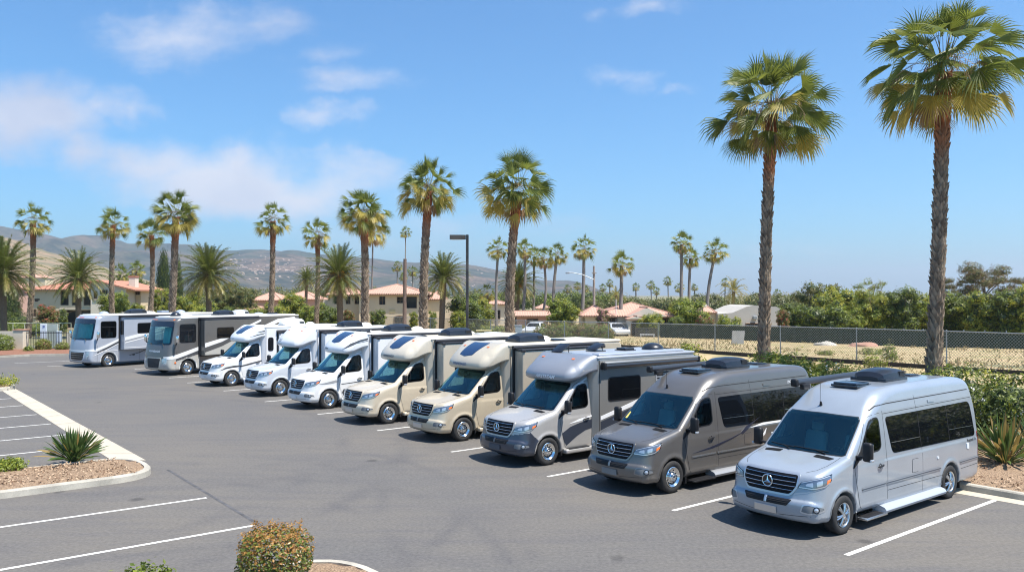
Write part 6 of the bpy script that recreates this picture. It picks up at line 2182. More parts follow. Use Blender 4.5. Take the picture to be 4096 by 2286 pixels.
hedge('shrub', gnd(-60, 1405).xy, gnd(34, 1405).xy, 1.1, 1.35, ['mid', 'bright', 'white'], [3, 3, 0], 'bush with white flowers left of the gate pillar', 20, .09, 12000, (2, .2, .5))
hedge('shrub', gnd(168, 1402).xy, gnd(182, 1402).xy, .85, .98, ['rust', 'bright', 'mid'], [3, 3, 2], 'rounded rust and green bush in front of the iron railing', 21, .07, 7000)
hedge('shrub', gnd(246, 1402).xy, gnd(254, 1402).xy, .7, .68, ['olive', 'bright'], [3, 2], 'small grey-green bush by the blue-grey coach', 22, .07, 3500)
hedge('shrub', gnd(112, 1408).xy, gnd(118, 1408).xy, .45, .42, ['mid', 'bright'], [3, 2], 'small green bush at the pillar foot', 23, .1, 1200)

# ---------------------------------------------------------------- plants in the near beds
bl_m = [leafmat('strap leaf', (.055, .11, .03), (.12, .17, .045), .25, .35), leafmat('strap leaf worn', (.25, .16, .05), (.36, .26, .08), .25, .5)]
for (px, py, L_, seed, n, lb, wd) in ((300, 1862, .90, 3, 150, 'bird-of-paradise clump on the left island', .040), (4015, 1872, 1.25, 4, 120, 'bird-of-paradise with orange-tinged blades behind the nearest silver van', .048)):
    g = gnd(px, py); o = link('strap_leaf_plant', strap_plant(seed, n, L_, wd, [bl_m[0], bl_m[1]], .12 if seed == 3 else .35), None, (g.x, g.y, .12))
    tag(o, lb, 'plant')
g = gnd(4150, 1850); tag(link('strap_leaf_plant', strap_plant(6, 80, 1.2, .045, bl_m, .3), None, (g.x, g.y, .12)), 'bird-of-paradise mostly cut off by the right edge', 'plant')


def low_plant(px, py, R, H, mats, wts, label, seed, n=900, size=.07, z0=.12, narrow=.5, flower=None):
    g = gnd(px, py)
    m = crown_mesh('foliage', seed, [(0, 0, H * .5, R, R, H * .5)] + [(R * .5 * math.cos(a), R * .5 * math.sin(a), H * .45, R * .55, R * .5, H * .45) for a in (0, 1.5, 3, 4.6)], n, size, mats, wts, .45, .35, narrow, 6, flower)
    return tag(link('shrub', m, None, (g.x, g.y, z0)), label, 'shrub')


low_plant(24, 1902, .45, .30, ['bright', 'mid', 'yel'], [4, 2, 1], 'low bright green plant at the left end of the island', 31, 1500, .08)
low_plant(10, 1556, .7, .55, ['bright', 'yel'], [3, 2], 'small green plant on the far island', 32, 700, .1)
# box-shaped bush with copper new growth, bottom centre
copper = leafmat('copper leaves', (.27, .12, .03), (.45, .25, .055), .25)
pale_l = leafmat('pale worn leaves', (.42, .36, .20), (.55, .48, .30), .15)
g = gnd(1105, 2352)
rnd = random.Random(9); V = []; Fs = []; M = []
for _ in range(5200):
    while True:
        x, y, z = (rnd.uniform(-1, 1) for _ in range(3)); q = (abs(x) ** 3.6 + abs(y) ** 3.6 + abs(z) ** 3.2)
        if q < 1 and q > .30: break
    f = 1 + .09 * noise.noise(Vector((x * 2.5, y * 2.5, z * 2.5)))
    p = Vector((x * .53 * f, y * .53 * f, .52 + z * .50 * f))
    top = z + rnd.uniform(-.5, .5) > -.05
    m = (1 if rnd.random() < .56 else 0) if top else (0 if rnd.random() < .85 else 1)
    if rnd.random() < .04: m = 2
    if rnd.random() < .25: m = 3 if not top else m
    nn = Vector((x, y, z * .6 + .35)) + Vector((rnd.gauss(0, .45), rnd.gauss(0, .45), rnd.gauss(0, .45)))
    leaf_quad(V, Fs, M, None, p, nn, rnd.uniform(.045, .075), rnd, m, .55)
for _ in range(70):      # sprigs standing out of the top
    x, y = rnd.uniform(-.45, .45), rnd.uniform(-.45, .45); b = Vector((x, y, .98)); h = rnd.uniform(.04, .13)
    for k in range(6):
        leaf_quad(V, Fs, M, None, b + Vector((rnd.uniform(-.03, .03), rnd.uniform(-.03, .03), h * k / 5)), (rnd.uniform(-1, 1), rnd.uniform(-1, 1), .6), .05, rnd, 1, .45)
o = link('clipped_bush', mesh_data('clipped_bush', V, Fs, [LEAF['mid'], copper, pale_l, LEAF['dark']], M), None, (g.x, g.y, .12))
o.scale = (1, 1, .76)
tag(o, 'box-shaped bush with copper-coloured new leaves in the front bed', 'bush')
g = gnd(590, 2420)
low_plant(590, 2402, .34, .40, ['mid', 'bright'], [3, 2], 'small leafy shrub cut by the bottom edge', 33, 700, .085)

# weeds and litter in the dry field, mulch scraps
for i, (px, py, R, H, lb) in enumerate(((3560, 1432, .42, 1.5, 'tall green weed growing in the dry field'), (3500, 1445, .6, .8, 'dark green weed left of the tall one in the field'), (3480, 1392, .8, .5, 'low scrubby weed in the dry field'), (3300, 1395, .5, .4, 'tiny weed near the pale boulder'))):
    g = gnd(px, py + 30); low_plant(px, py + 30, R, H, ['olive', 'bright'], [3, 3], lb, 40 + i, 500, .16, 0)
# dry grass tufts
V = []; Fs = []; M = []; rnd = random.Random(12)
for _ in range(30000):
    s = KS + 9.5 + 70 * rnd.random() ** 1.2; r = rnd.uniform(-25, 80)
    if noise.noise(Vector((s * .09, r * .09, 1))) < -.2: continue
    p = lot(s, r, .0); h = rnd.uniform(.08, .30); a = rnd.uniform(0, 6.28); w_ = .05
    for k in range(3):
        a += 2.1; q = Vector((math.cos(a), math.sin(a), 0)); b = len(V)
        V += [p - q * w_, p + q * w_, p + q * rnd.uniform(-.15, .15) + Vector((0, 0, h))]; Fs.append((b, b + 1, b + 2)); M.append(0 if rnd.random() < .8 else 1)
tag(link('dry_grass', mesh_data('dry_grass', V, Fs, [leafmat('straw', (.42, .31, .15), (.62, .49, .27), .25), leafmat('green grass', (.12, .16, .04), (.2, .22, .07), .25)], M)), kind='stuff')
# wood-chip litter on the near beds
V = []; Fs = []; M = []
for (sx, rx, n) in (((KS + .3, KS + 7), (-9, 3), 5000), ((-31, -20), (-2.2 + 0, 6), 0)):
    for _ in range(n):
        p = lot(rnd.uniform(*sx), rnd.uniform(*rx), rnd.uniform(.15, .20)); leaf_quad(V, Fs, M, None, p, (rnd.gauss(0, .5), rnd.gauss(0, .5), 1), rnd.uniform(.05, .13), rnd, rnd.randrange(2), .45)
for (cc, hw_, ln, n) in ((c0, 1.1, 7, 2600),):
    for _ in range(n):
        p = cc + ROWD * rnd.uniform(-hw_, hw_) + dL * rnd.uniform(.5, ln); p.z = rnd.uniform(.15, .20)
        leaf_quad(V, Fs, M, None, p, (rnd.gauss(0, .5), rnd.gauss(0, .5), 1), rnd.uniform(.04, .10), rnd, rnd.randrange(2), .45)
tag(link('wood_chips', mesh_data('wood_chips', V, Fs, [simple('chip light', (.42, .30, .20), .9), simple('chip dark', (.17, .10, .06), .9)], M)), kind='stuff')
# ---------------------------------------------------------------- chain-link fence
galv = simple('galvanised steel', (.30, .325, .35), .5, .5, var=.15)
FS = 35.3


def fh(r): return 2.32 - .45 * sstep(np.float64(r), 10, 75)


root = tag(empty('chain_link_fence', lot(FS, 14)), 'long galvanised chain-link fence between the lot and the dry field', 'fence')
root.location = (0, 0, 0)
rr = 13.7 - 5.5 * 4
while rr < 106:
    p = lot(FS, rr); h = float(fh(rr))
    mb = MB(); mb.tube([(p.x, p.y, -.1), (p.x, p.y, h + .03)], .038, 8); mb.lathe([(.05, 0), (.045, .03), (.02, .05), (.001, .055)], 8, 0, Matrix.Translation((p.x, p.y, h + .02)))
    mb.build('post', galv, root, True); rr += 5.5
mb = MB()
mb.tube([lot(FS, r, float(fh(r))) for r in np.arange(-8, 106, 5.5)], .028, 8)
mb.build('top_rail', galv, root, True)
mb = MB()
pitch = .17; r0, r1 = -8.0, 104.0
n = int((r1 - r0) / pitch)
for i in range(-16, n):
    for sg in (1, -1):
        a = r0 + i * pitch + (2.3 if sg < 0 else 0); h = 2.3
        # strand climbs from the ground to the rail at 45 degrees
        b = a + sg * h * .95
        ra, rb = (a, b)
        pts = []
        hh = float(fh(min(max(a, r0), r1)))
        fa = 0.03; 
        q0 = lot(FS + .03 + .006 * sg, ra, .03); q1 = lot(FS + .03 + .006 * sg, ra + (rb - ra) * (hh / h), hh + .035)
        if min(ra, rb) < r0 - .2 or max(ra, rb) > r1 + .2: continue
        mb.tube([q0, q1], .0085, 3, 0, False)
mb.build('wire_mesh', galv, root)
mb = MB(); p = lot(FS - .15, -8); q = lot(FS - .15, 104)
u = (q - p).normalized(); v = Vector((-u.y, u.x, 0)) * .05
mb.add([p - v, q - v, q + v, p + v, p - v + Vector((0, 0, .32)), q - v + Vector((0, 0, .32)), q + v + Vector((0, 0, .32)), p + v + Vector((0, 0, .32))], [(0, 1, 5, 4), (1, 2, 6, 5), (2, 3, 7, 6), (3, 0, 4, 7), (4, 5, 6, 7)])
mb.build('bottom_board', simple('dark timber board', (.06, .045, .035), .9, var=.3), root)

# green wind-screen fence far side of the field
scr = NT('green screen cloth'); v_ = scr.coord('Object')
scr.lk(scr.mix(scr.noise(v_, .9, 5), (.008, .022, .014), (.022, .050, .028)), scr.b.inputs['Base Color']); scr.b.inputs['Roughness'].default_value = .85
scr.bump(scr.noise(v_, 2.2, 3), .5, .12); scr = scr.m
root = tag(empty('screened_fence', (0, 0, 0)), 'low fence wrapped in dark green cloth behind the dry field', 'fence')
A_ = at(2640, 1200, 84); B_ = at(4300, 1200, 64)
N = 70; V = []; Fs = []
for i in range(N + 1):
    p = A_.lerp(B_, i / N); w_ = .05 * math.sin(i * 1.7)
    V += [(p.x, p.y + w_, 0), (p.x, p.y + w_ * .3, 1.42 + .02 * math.sin(i * .9))]
for i in range(N): Fs.append((2 * i, 2 * i + 2, 2 * i + 3, 2 * i + 1))
link('screen_cloth', mesh_data('screen_cloth', V, Fs, scr, smooth=True), root)
for i in range(0, 24):
    p = A_.lerp(B_, i / 23); mb = MB(); mb.tube([(p.x, p.y + .1, 0), (p.x, p.y + .1, 1.55)], .04, 6); mb.build('post', galv, root, True)

# ---------------------------------------------------------------- lamps and poles
bronze = simple('bronze lamp paint', (.085, .078, .075), .5, .3)
T = at(1869, 938, 52); bx = T.x
root = tag(empty('parking_lot_lamp', (bx, 52, 0)), 'square dark bronze lamp post with box head over the motorhomes', 'lamp post')
mb = MB(); mb.rbox(-.085, .085, -.085, .085, 0, T.z, .02, 1); mb.build('pole', bronze, root)
mb = MB(); mb.rbox(-.25, .25, -.25, .25, 0, .5, .03, 1); mb.build('footing', conc, root)
mb = MB()
mb.prism([(-1.10, -.16), (-1.06, -.19), (-.30, -.17), (-.10, -.05), (-.10, .05), (-.30, .17), (-1.06, .19), (-1.10, .16)], T.z - .30, T.z - .02)
hd = mb.build('lamp_head', bronze, root)
mb = MB(); mb.box(-1.0, -.40, -.13, .13, T.z - .315, T.z - .302); mb.build('lens', simple('frosted lens', (.6, .6, .58), .3), hd)
# wooden utility pole with a curved-arm street light
T = at(2376, 1063, 98); woodp = simple('weathered pole', (.30, .26, .23), .85, var=.2)
root = tag(empty('street_light', (T.x, 98, 0)), 'round pale pole with a curved light arm reaching left', 'street light')
mb = MB(); mb.tube([(0, 0, 0), (0, 0, T.z)], [.17, .13], 10); mb.build('pole', woodp, root, True)
mb = MB(); e = at(2376, 1118, 98).z; s_ = 98 / F
mb.tube([(0, -.12, e), (-46 * s_, -.12, e + 20 * s_), (-85 * s_, -.12, e + 28 * s_), (-103 * s_, -.12, e + 29 * s_)], .05, 6)
ar = mb.build('arm', galv, root, True)
mb = MB(); mb.rbox(-114 * s_, -98 * s_, -.26, .02, e + 24 * s_, e + 30 * s_, .06, 2); mb.build('lamp_head', galv, ar, True)
mb = MB(); mb.box(-.28, .28, -.2, -.14, at(2376, 1092, 98).z - .05, at(2376, 1092, 98).z + .05); mb.build('crossarm', woodp, root)
# brown wooden pole left of the lamp
T = at(1622, 1036, 84)
root = tag(empty('wooden_pole', (at(1618, 1200, 84).x, 84, 0)), 'plain brown wooden pole in front of the cream house', 'pole')
mb = MB(); mb.tube([(0, 0, 0), (.05, 0, T.z)], [.22, .17], 10); mb.lathe([(.185, T.z - .05), (.185, T.z + .02), (.001, T.z + .05)], 10, 0, Matrix.Translation((.05, 0, 0))); mb.build('shaft', simple('brown pole', (.17, .12, .10), .85, var=.25), root, True)
T = at(2464, 1196, 90)
mb = MB(); mb.tube([(0, 0, 0), (0, 0, T.z)], .045, 6); o = mb.build('flag_pole', simple('white pole', (.6, .6, .6), .5), None, True, loc=(T.x, 90, 0)); tag(o, 'thin white pole in front of the single-storey house', 'pole')
for (a, Y) in ((2020, 66), (2238, 80)): pass

# ---------------------------------------------------------------- things in and beyond the field
rockm = lambda n, c: simple(n, c, .9, var=.25, vscale=2, bump=.6, bscale=6)


def boulder(px, py, w_, h_, m, label, seed):
    g = gnd(px, py); R = w_ / F * g.y / 2; H = h_ / F * g.y
    bm = bmesh.new(); bmesh.ops.create_icosphere(bm, subdivisions=4, radius=1)
    for v in bm.verts:
        n_ = 1 + .22 * noise.noise(v.co * 1.3 + Vector((seed, 0, 0))) + .07 * noise.noise(v.co * 4)
        v.co = Vector((v.co.x * R * n_, v.co.y * R * .8 * n_, max(-.2, v.co.z) * H * n_))
    me = bpy.data.meshes.new('boulder'); bm.to_mesh(me); bm.free(); me.materials.append(m)
    me.polygons.foreach_set('use_smooth', np.ones(len(me.polygons), dtype=bool))
    return tag(link('boulder', me, None, (g.x, g.y, 0)), label, 'boulder')


boulder(3302, 1384, 92, 20, rockm('pale rock', (.42, .39, .34)), 'pale flat boulder in the field', 3)
boulder(3452, 1388, 130, 20, rockm('reddish rock', (.36, .20, .14)), 'long reddish boulder right of the pale one', 5)
g = gnd(2944, 1376)
mb = MB(); mb.prism([(-.55, 0), (.50, 0), (.62, 1.22), (-.48, 1.22)], -.1, .1, 0, Matrix.Rotation(PI / 2, 4, 'X')); o = mb.build('concrete_slab', concrete('slab concrete', (.42, .41, .40), .3), loc=(g.x, g.y - .5, 0)); tag(o, 'upright grey concrete slab at the edge of the field', 'slab')
# lattice screen with a white bench
g = at(2585, 1200, 84)
root = tag(empty('garden_bench', (g.x, 84, 0)), 'white bench in front of a dark lattice screen beyond the fence', 'bench')
mb = MB(); wdk = simple('dark lattice', (.07, .065, .06), .8, var=.2)
for k in range(12): mb.box(-1.05, 1.05, -.02, .02, .18 + k * .068, .225 + k * .068)
for x in (-1.08, 0, 1.08): mb.box(x - .04, x + .04, -.045, .045, 0, 1.06)
mb.box(-1.12, 1.12, -.05, .05, 1.0, 1.07); mb.build('screen', wdk, root)
wb = simple('white bench paint', (.68, .68, .67), .5)
mb = MB(); mb.box(-.75, .75, -.75, -.35, .40, .46); mb.build('seat', wb, root)
for x in (-.65, .65):
    mb = MB(); mb.box(x - .04, x + .04, -.72, -.38, 0, .40); mb.build('leg', wb, root)


def mini_car(px, py, Y, rz, m, label):
    """compact car seen beyond the fence"""
    p = at(px, 1200, Y)
    root = tag(empty('parked_car', (p.x, Y, 0), rz), label, 'car', 'cars parked beyond the fence')
    out = smooth_poly([(.05, .32, 1), (.0, .62), (.12, .80), (1.0, .95), (1.25, 1.0), (1.75, 1.42), (2.3, 1.50), (3.3, 1.48), (3.95, 1.05), (4.3, 1.0), (4.4, .7), (4.32, .32, 1)], 2)
    f = round_body(out, .88, r=.12, wells=((.85, .31, .36, .55), (3.45, .31, .36, .55)), sideW=lambda x, z: lut(z, [(.3, .84), (.7, .89), (.98, .86), (1.4, .68), (1.6, .6)]))
    sh = shell('car', f, np.arange(-.1, 4.55, .07), np.arange(-1.0, 1.01, .06), np.arange(.2, 1.65, .05))
    b = sh.body('body', m, root)
    for v in b.data.vertices: v.co.x -= 2.2
    for s in (-1, 1):
        for x in (.85, 3.45):
            mb = MB(); M = Matrix.Translation((x - 2.2, s * .86, .31)) @ Matrix.Rotation(PI / 2 * -s, 4, 'X'); mb.lathe([(.2, -.18), (.31, -.17), (.31, -.02), (.27, .0), (.2, -.01), (.001, -.02)], 18, 0, M); mb.build('wheel', tyre_m, root, True, 40)
        w_ = sh.patch('side_window', 'left' if s < 0 else 'right', rpoly([(1.45, 1.0), (1.85, 1.36), (3.2, 1.38), (3.7, 1.03)], .08), priv_m, root, .01, .1)
        for v in w_.data.vertices: v.co.x -= 2.2
    for k, poly in (('front', rpoly([(-.72, 1.02), (.72, 1.02), (.58, 1.38), (-.58, 1.38)], .06)), ('back', rpoly([(-.66, 1.08), (.66, 1.08), (.55, 1.38), (-.55, 1.38)], .06))):
        w_ = sh.patch('windscreen' if k == 'front' else 'rear_window', k, poly, priv_m, root, .012, .1)
        for v in w_.data.vertices: v.co.x -= 2.2
    return root


wc = simple('white car paint', (.68, .70, .72), .3, .1, coat=.8)
mini_car(2460, 1330, 88, R_(105), wc, 'white car parked left of the bench beyond the fence')
mini_car(2530, 1330, 95, R_(60), simple('dark car paint', (.05, .055, .06), .3, .2, coat=.8), 'dark car parked beside the white one beyond the fence')
mini_car(2142, 1318, 90, R_(70), wc, 'white car parked near the blue box beyond the fence')
g = at(2073, 1200, 82); mb = MB(); mb.rbox(-.35, .35, -.3, .3, 0, 1.35, .04); mb.rbox(-.38, .38, -.33, .33, 1.35, 1.42, .02); tag(mb.build('utility_box', simple('blue grey cabinet', (.30, .38, .46), .5, var=.1), loc=(g.x, 82, 0)), 'blue-grey utility box beyond the fence', 'utility box')
g = at(1935, 1200, 80); root = tag(empty('garden_table', (g.x, 80, 0)), 'simple timber table beyond the fence behind the lamp', 'table')
mb = MB(); mb.box(-.75, .75, -.4, .4, .95, 1.02); mb.build('table_top', simple('yellow board', (.5, .44, .24), .7), root)
for x in (-.6, .6):
    mb = MB(); mb.box(x - .05, x + .05, -.3, .3, 0, .95); mb.build('leg', simple('grey post', (.3, .29, .28), .8), root)

# ---------------------------------------------------------------- gate and garden wall at the far left
Yg = 66.0
cream = concrete('cream stucco', (.62, .55, .44), .12)
for (px, w_, top, lb) in ((85, .80, 1316, 'cream stucco gate pillar with tiled cap'), (8, .5, 1392, 'low cream stucco block at the left edge')):
    p = at(px, top, Yg); mb = MB(); root = tag(empty('gate_pillar', (p.x, Yg, 0)), lb, 'pillar')
    mb.rbox(-w_ / 2, w_ / 2, -w_ / 2, w_ / 2, 0, p.z - .08, .02); mb.build('shaft', cream, root)
    mb = MB(); mb.rbox(-w_ / 2 - .05, w_ / 2 + .05, -w_ / 2 - .05, w_ / 2 + .05, p.z - .078, p.z, .02); mb.build('cap', simple('clay cap', (.40, .22, .15), .8, var=.2), root)
p0 = at(-60, 1324, Yg + 1.5); p1 = at(62, 1324, Yg + 1.5)
mb = MB(); mb.rbox(p0.x, p1.x, Yg + 1.4, Yg + 1.6, 0, p0.z, .02); tag(mb.build('garden_wall', cream), 'long cream garden wall left of the gate pillar', 'wall')
root = tag(empty('iron_railing', (0, 0, 0)), 'dark iron railing between the gate pillar and the blue-grey coach', 'railing')
x0 = at(106, 1325, Yg).x; x1 = at(330, 1325, Yg).x; zt_ = at(106, 1325, Yg).z
irn = simple('black iron', (.03, .03, .032), .5)
for k, z in enumerate((zt_, zt_ - .12, .15)):
    mb = MB(); mb.box(x0, x1, Yg - .02, Yg + .02, z - .02, z + .02); mb.build('rail', irn, root)
nb = 34
for k in range(nb):
    x = x0 + (x1 - x0) * (k + .5) / nb; mb = MB(); mb.box(x - .012, x + .012, Yg - .012, Yg + .012, .08, zt_ - .021); mb.build('bar', irn, root)
# low wall seen through the railing, notice board, top rail
mb = MB(); mb.rbox(x0, x1 + 2, Yg + 6, Yg + 6.25, 0, 1.15, .02); tag(mb.build('garden_wall', cream), 'low cream wall seen through the iron railing', 'wall')
p = at(175, 1300, Yg + 2); mb = MB(); root = tag(empty('notice_board', (p.x, Yg + 2, 0)), 'white notice board behind the iron railing', 'notice board')
mb.rbox(-.28, .28, -.03, .03, .85, 2.05, .02); b_ = mb.build('panel', simple('white board', (.68, .72, .76), .5), root)
mb = MB(); mb.box(-.10, .10, -.036, -.031, 1.66, 1.70); mb.box(-.06, .12, -.036, -.031, 1.76, 1.90); mb.build('emblem', simple('blue print', (.12, .16, .35), .6), b_)
mb = MB(); mb.box(-.03, .03, -.03, .03, 0, .85); mb.build('post', irn, root)
p = at(203, 1300, Yg + 2.5); mb = MB(); mb.rbox(-.55, .55, -.1, .1, 0, 2.0, .02); tag(mb.build('utility_cabinet', simple('grey cabinet', (.38, .42, .38), .6, var=.1), loc=(p.x, Yg + 2.6, 0)), 'tall grey cabinet right of the notice board', 'cabinet')
p = at(240, 1330, Yg + 1); mb = MB(); mb.rbox(-.2, .2, -.12, .12, .6, 1.5, .03); mb.box(-.03, .03, -.03, .03, 0, .6); tag(mb.build('meter_box', simple('pale blue box', (.5, .58, .66), .5), loc=(p.x, Yg + .9, 0)), 'small pale blue box behind the railing', 'box')
root = tag(empty('pipe_railing', (0, 0, 0)), 'long pale handrail in front of the hedge at the left', 'railing')
q0 = at(-40, 1292, 84); q1 = at(285, 1292, 84)
mb = MB(); mb.tube([q0, q1], .045, 6); mb.build('rail', simple('pale green rail', (.42, .44, .34), .6), root, True)
for k in range(8):
    p = q0.lerp(q1, k / 7); mb = MB(); mb.tube([(p.x, p.y, 0), p], .035, 6); mb.build('post', MATS['pale green rail'], root, True)
# red-brown bed and kerb at the far end of the lot
bed = soil('red mulch', (.20, .085, .05), (.33, .16, .10), 18)
lb_ = [gnd(-60, 1427), gnd(300, 1420), gnd(300, 1398), gnd(-60, 1398)]
sheet('planting_bed', [(p.x, p.y) for p in lb_], .12, bed)
kerb('kerb', [gnd(-60, 1432), gnd(120, 1423), gnd(300, 1421)][::-1])
# ---------------------------------------------------------------- houses
def tiles(name, a, b, scale=1.0):
    t = NT(name); v = t.coord('UV')
    w1 = t.new('ShaderNodeTexWave'); w1.wave_type = 'BANDS'; w1.bands_direction = 'X'; w1.inputs['Scale'].default_value = 1.05 * scale * 1.0; w1.inputs['Distortion'].default_value = .15; t.lk(v, w1.inputs['Vector'])
    w2 = t.new('ShaderNodeTexWave'); w2.wave_type = 'BANDS'; w2.bands_direction = 'Y'; w2.wave_profile = 'SAW'; w2.inputs['Scale'].default_value = .9 * scale; t.lk(v, w2.inputs['Vector'])
    n = t.noise(v, 3.0, 5, .7); n2 = t.noise(v, .35, 3)
    c = t.mix(n, a, b); c = t.mix(t.math('MULTIPLY', n2, .4), c, tuple(x * .7 for x in a))
    br = t.new('ShaderNodeTexBrick'); br.inputs['Scale'].default_value = 2.2 * scale; br.inputs['Mortar Size'].default_value = .012; t.lk(v, br.inputs['Vector'])
    br.inputs['Color1'].default_value = (1, 1, 1, 1); br.inputs['Color2'].default_value = (.72, .72, .72, 1); br.inputs['Mortar'].default_value = (.5, .5, .5, 1)
    c = t.mix(.55, c, br.outputs[0], 'MULTIPLY')
    t.lk(c, t.b.inputs['Base Color']); t.b.inputs['Roughness'].default_value = .85
    t.bump(t.math('ADD', w1.outputs[0], t.math('MULTIPLY', w2.outputs[0], .5)), .5, .05)
    return t.m


tile_r = tiles('red roof tiles', (.42, .17, .11), (.58, .28, .19))
tile_p = tiles('faded pink roof tiles', (.50, .28, .21), (.62, .38, .29))
wall_c = concrete('cream wall', (.62, .51, .36), .08)
wall_w = concrete('white wall', (.66, .60, .50), .08)
wall_g = concrete('grey beige wall', (.42, .40, .37), .12)
wall_p = concrete('pink wall', (.52, .33, .27), .15)
win_m = simple('house window glass', (.02, .022, .025), .08)
frm_m = simple('brown window frame', (.14, .09, .06), .6)
eave_m = simple('eave timber', (.25, .15, .10), .8)


def uv_roof(me):
    """planar roof coordinates in metres: across and up the slope"""
    uv = me.uv_layers.new(name='UVMap')
    for p in me.polygons:
        n = p.normal
        h = Vector((n.x, n.y, 0))
        if h.length < .05: h = Vector((0, -1, 0))
        h.normalize(); a = Vector((-h.y, h.x, 0)); u = n.cross(a)
        for li in p.loop_indices:
            co_ = me.vertices[me.loops[li].vertex_index].co
            uv.data[li].uv = (co_.dot(a), co_.dot(u))


def roof(parent, x0, x1, y0, y1, z, h, kind, m, over=.45, name='roof', gable_m=None, axis='x'):
    """hip, gable (ridge along x) or front gable (ridge along y) roof with thickness"""
    X0, X1, Y0, Y1 = x0 - over, x1 + over, y0 - over, y1 + over; t = .14
    cy = (y0 + y1) / 2; cx = (x0 + x1) / 2
    if kind == 'hip':
        k = (Y1 - Y0) / 2
        k = min(k, (X1 - X0) / 2 - .01)
        r0, r1 = (X0 + k, cy), (X1 - k, cy)
    elif kind == 'gable': r0, r1 = (X0, cy), (X1, cy)
    else: r0, r1 = (cx, Y0), (cx, Y1)
    V = [(X0, Y0, z), (X1, Y0, z), (X1, Y1, z), (X0, Y1, z), (r0[0], r0[1], z + h), (r1[0], r1[1], z + h)]
    if kind == 'front': Fs = [(0, 4, 5, 3), (4, 1, 2, 5), (0, 1, 4), (2, 3, 5)]
    else: Fs = [(0, 1, 5, 4), (2, 3, 4, 5), (0, 4, 3), (1, 2, 5)]
    V = V + [(a, b, c - t) for a, b, c in V[:4]]
    mi = [0] * len(Fs)
    if kind != 'hip': mi[2] = mi[3] = 1
    Fs += [(0, 6, 7, 1), (1, 7, 8, 2), (2, 8, 9, 3), (3, 9, 6, 0), (6, 9, 8, 7)]; mi += [2] * 5
    me = mesh_data(name, V, Fs, [m, gable_m or wall_c, eave_m], mi)
    uv_roof(me)
    o = link(name, me, parent)
    # ridge and hip caps
    mb = MB(); c = [Vector(V[4]), Vector(V[5])]
    mb.tube(c, .10, 6)
    if kind == 'hip':
        for a, b in ((0, 4), (3, 4), (1, 5), (2, 5)): mb.tube([Vector(V[a]), Vector(V[b])], .09, 6)
    mb.build('ridge_cap', m, o)
    mb = MB(); x = X0 + .12
    while x < X1:      # tile ends along the front eave
        mb.tube([(x, Y0 - .03, z + .0), (x, Y0 + .25, z + .0 + .25 * h / max(.1, (cy - Y0)))], .06, 6) if kind != 'front' else None
        x += .27
    if mb.v: mb.build('eave_tiles', m, o)
    return o


def opening(parent, x, z0, z1, w_, y, arch=False, rail=False, frame=True, depth=.35, name='window'):
    """a real recess: reveal box, glass at its back, frame bars"""
    pts = [(x - w_ / 2, z0), (x + w_ / 2, z0), (x + w_ / 2, z1)]
    if arch: pts = [(x - w_ / 2, z0), (x + w_ / 2, z0), (x + w_ / 2, z1 - w_ * .16)] + [(x + w_ / 2 * math.cos(a), z1 - w_ * .16 + w_ * .16 * math.sin(a)) for a in [PI * i / 8 for i in range(1, 8)]] + [(x - w_ / 2, z1 - w_ * .16)]
    else: pts += [(x - w_ / 2, z1)]
    g = MB(); n = len(pts)
    g.add([(p[0], y - .02, p[1]) for p in pts], [tuple(range(n))])
    o = g.build(name, win_m, parent)
    f = MB()
    P = [Vector((p[0], y - .035, p[1])) for p in pts]
    for i in range(n):
        f.tube([P[i], P[(i + 1) % n]], .045 if w_ < 2 else .07, 4)
    if frame:
        f.tube([Vector((x, y - .035, z0)), Vector((x, y - .035, z1))], .03, 4); f.tube([Vector((x - w_ / 2, y - .035, (z0 + z1) / 2)), Vector((x + w_ / 2, y - .035, (z0 + z1) / 2))], .025, 4)
    f.build('frame', frm_m, o)
    if rail:
        r = MB(); r.box(x - w_ / 2, x + w_ / 2, y - .12, y - .08, z0 + .95, z0 + 1.0)
        k = int(w_ / .16)
        for i in range(k + 1): r.box(x - w_ / 2 + i * w_ / k - .012, x - w_ / 2 + i * w_ / k + .012, y - .11, y - .09, z0, z0 + .95)
        r.build('balcony_rail', irn, o)
    else:
        r = MB(); r.box(x - w_ / 2 - .08, x + w_ / 2 + .08, y - .12, y - .001, z0 - .1, z0 - .02); r.build('sill', wall_w, o)
    return o


def wall_with_openings(root, x0, x1, y, z1, ops, m, depth, name='wall'):
    """front wall cut by rectangular openings, with the rooms' depth behind"""
    xs = sorted({x0, x1} | {o[0] - o[3] / 2 for o in ops} | {o[0] + o[3] / 2 for o in ops})
    mb = MB()
    for a, b in zip(xs[:-1], xs[1:]):
        c = (a + b) / 2
        cut = sorted([(o[1], o[2]) for o in ops if o[0] - o[3] / 2 < c < o[0] + o[3] / 2])
        z = 0
        for (p, q) in cut:
            if p > z + .01: mb.box(a, b, y, y + .3, z, p)
            z = q
        if z < z1: mb.box(a, b, y, y + .3, z, z1)
    mb.box(x0, x0 + .3, y + .3, y + depth, 0, z1); mb.box(x1 - .3, x1, y + .3, y + depth, 0, z1); mb.box(x0 + .3, x1 - .3, y + depth - .3, y + depth, 0, z1)
    return mb.build(name, m, root)


def sx(px, Y): return (px - CX) / F * Y
def sz(py, Y): return CAMH - (py - HZ) / F * Y


HG = 'houses beyond the palms'
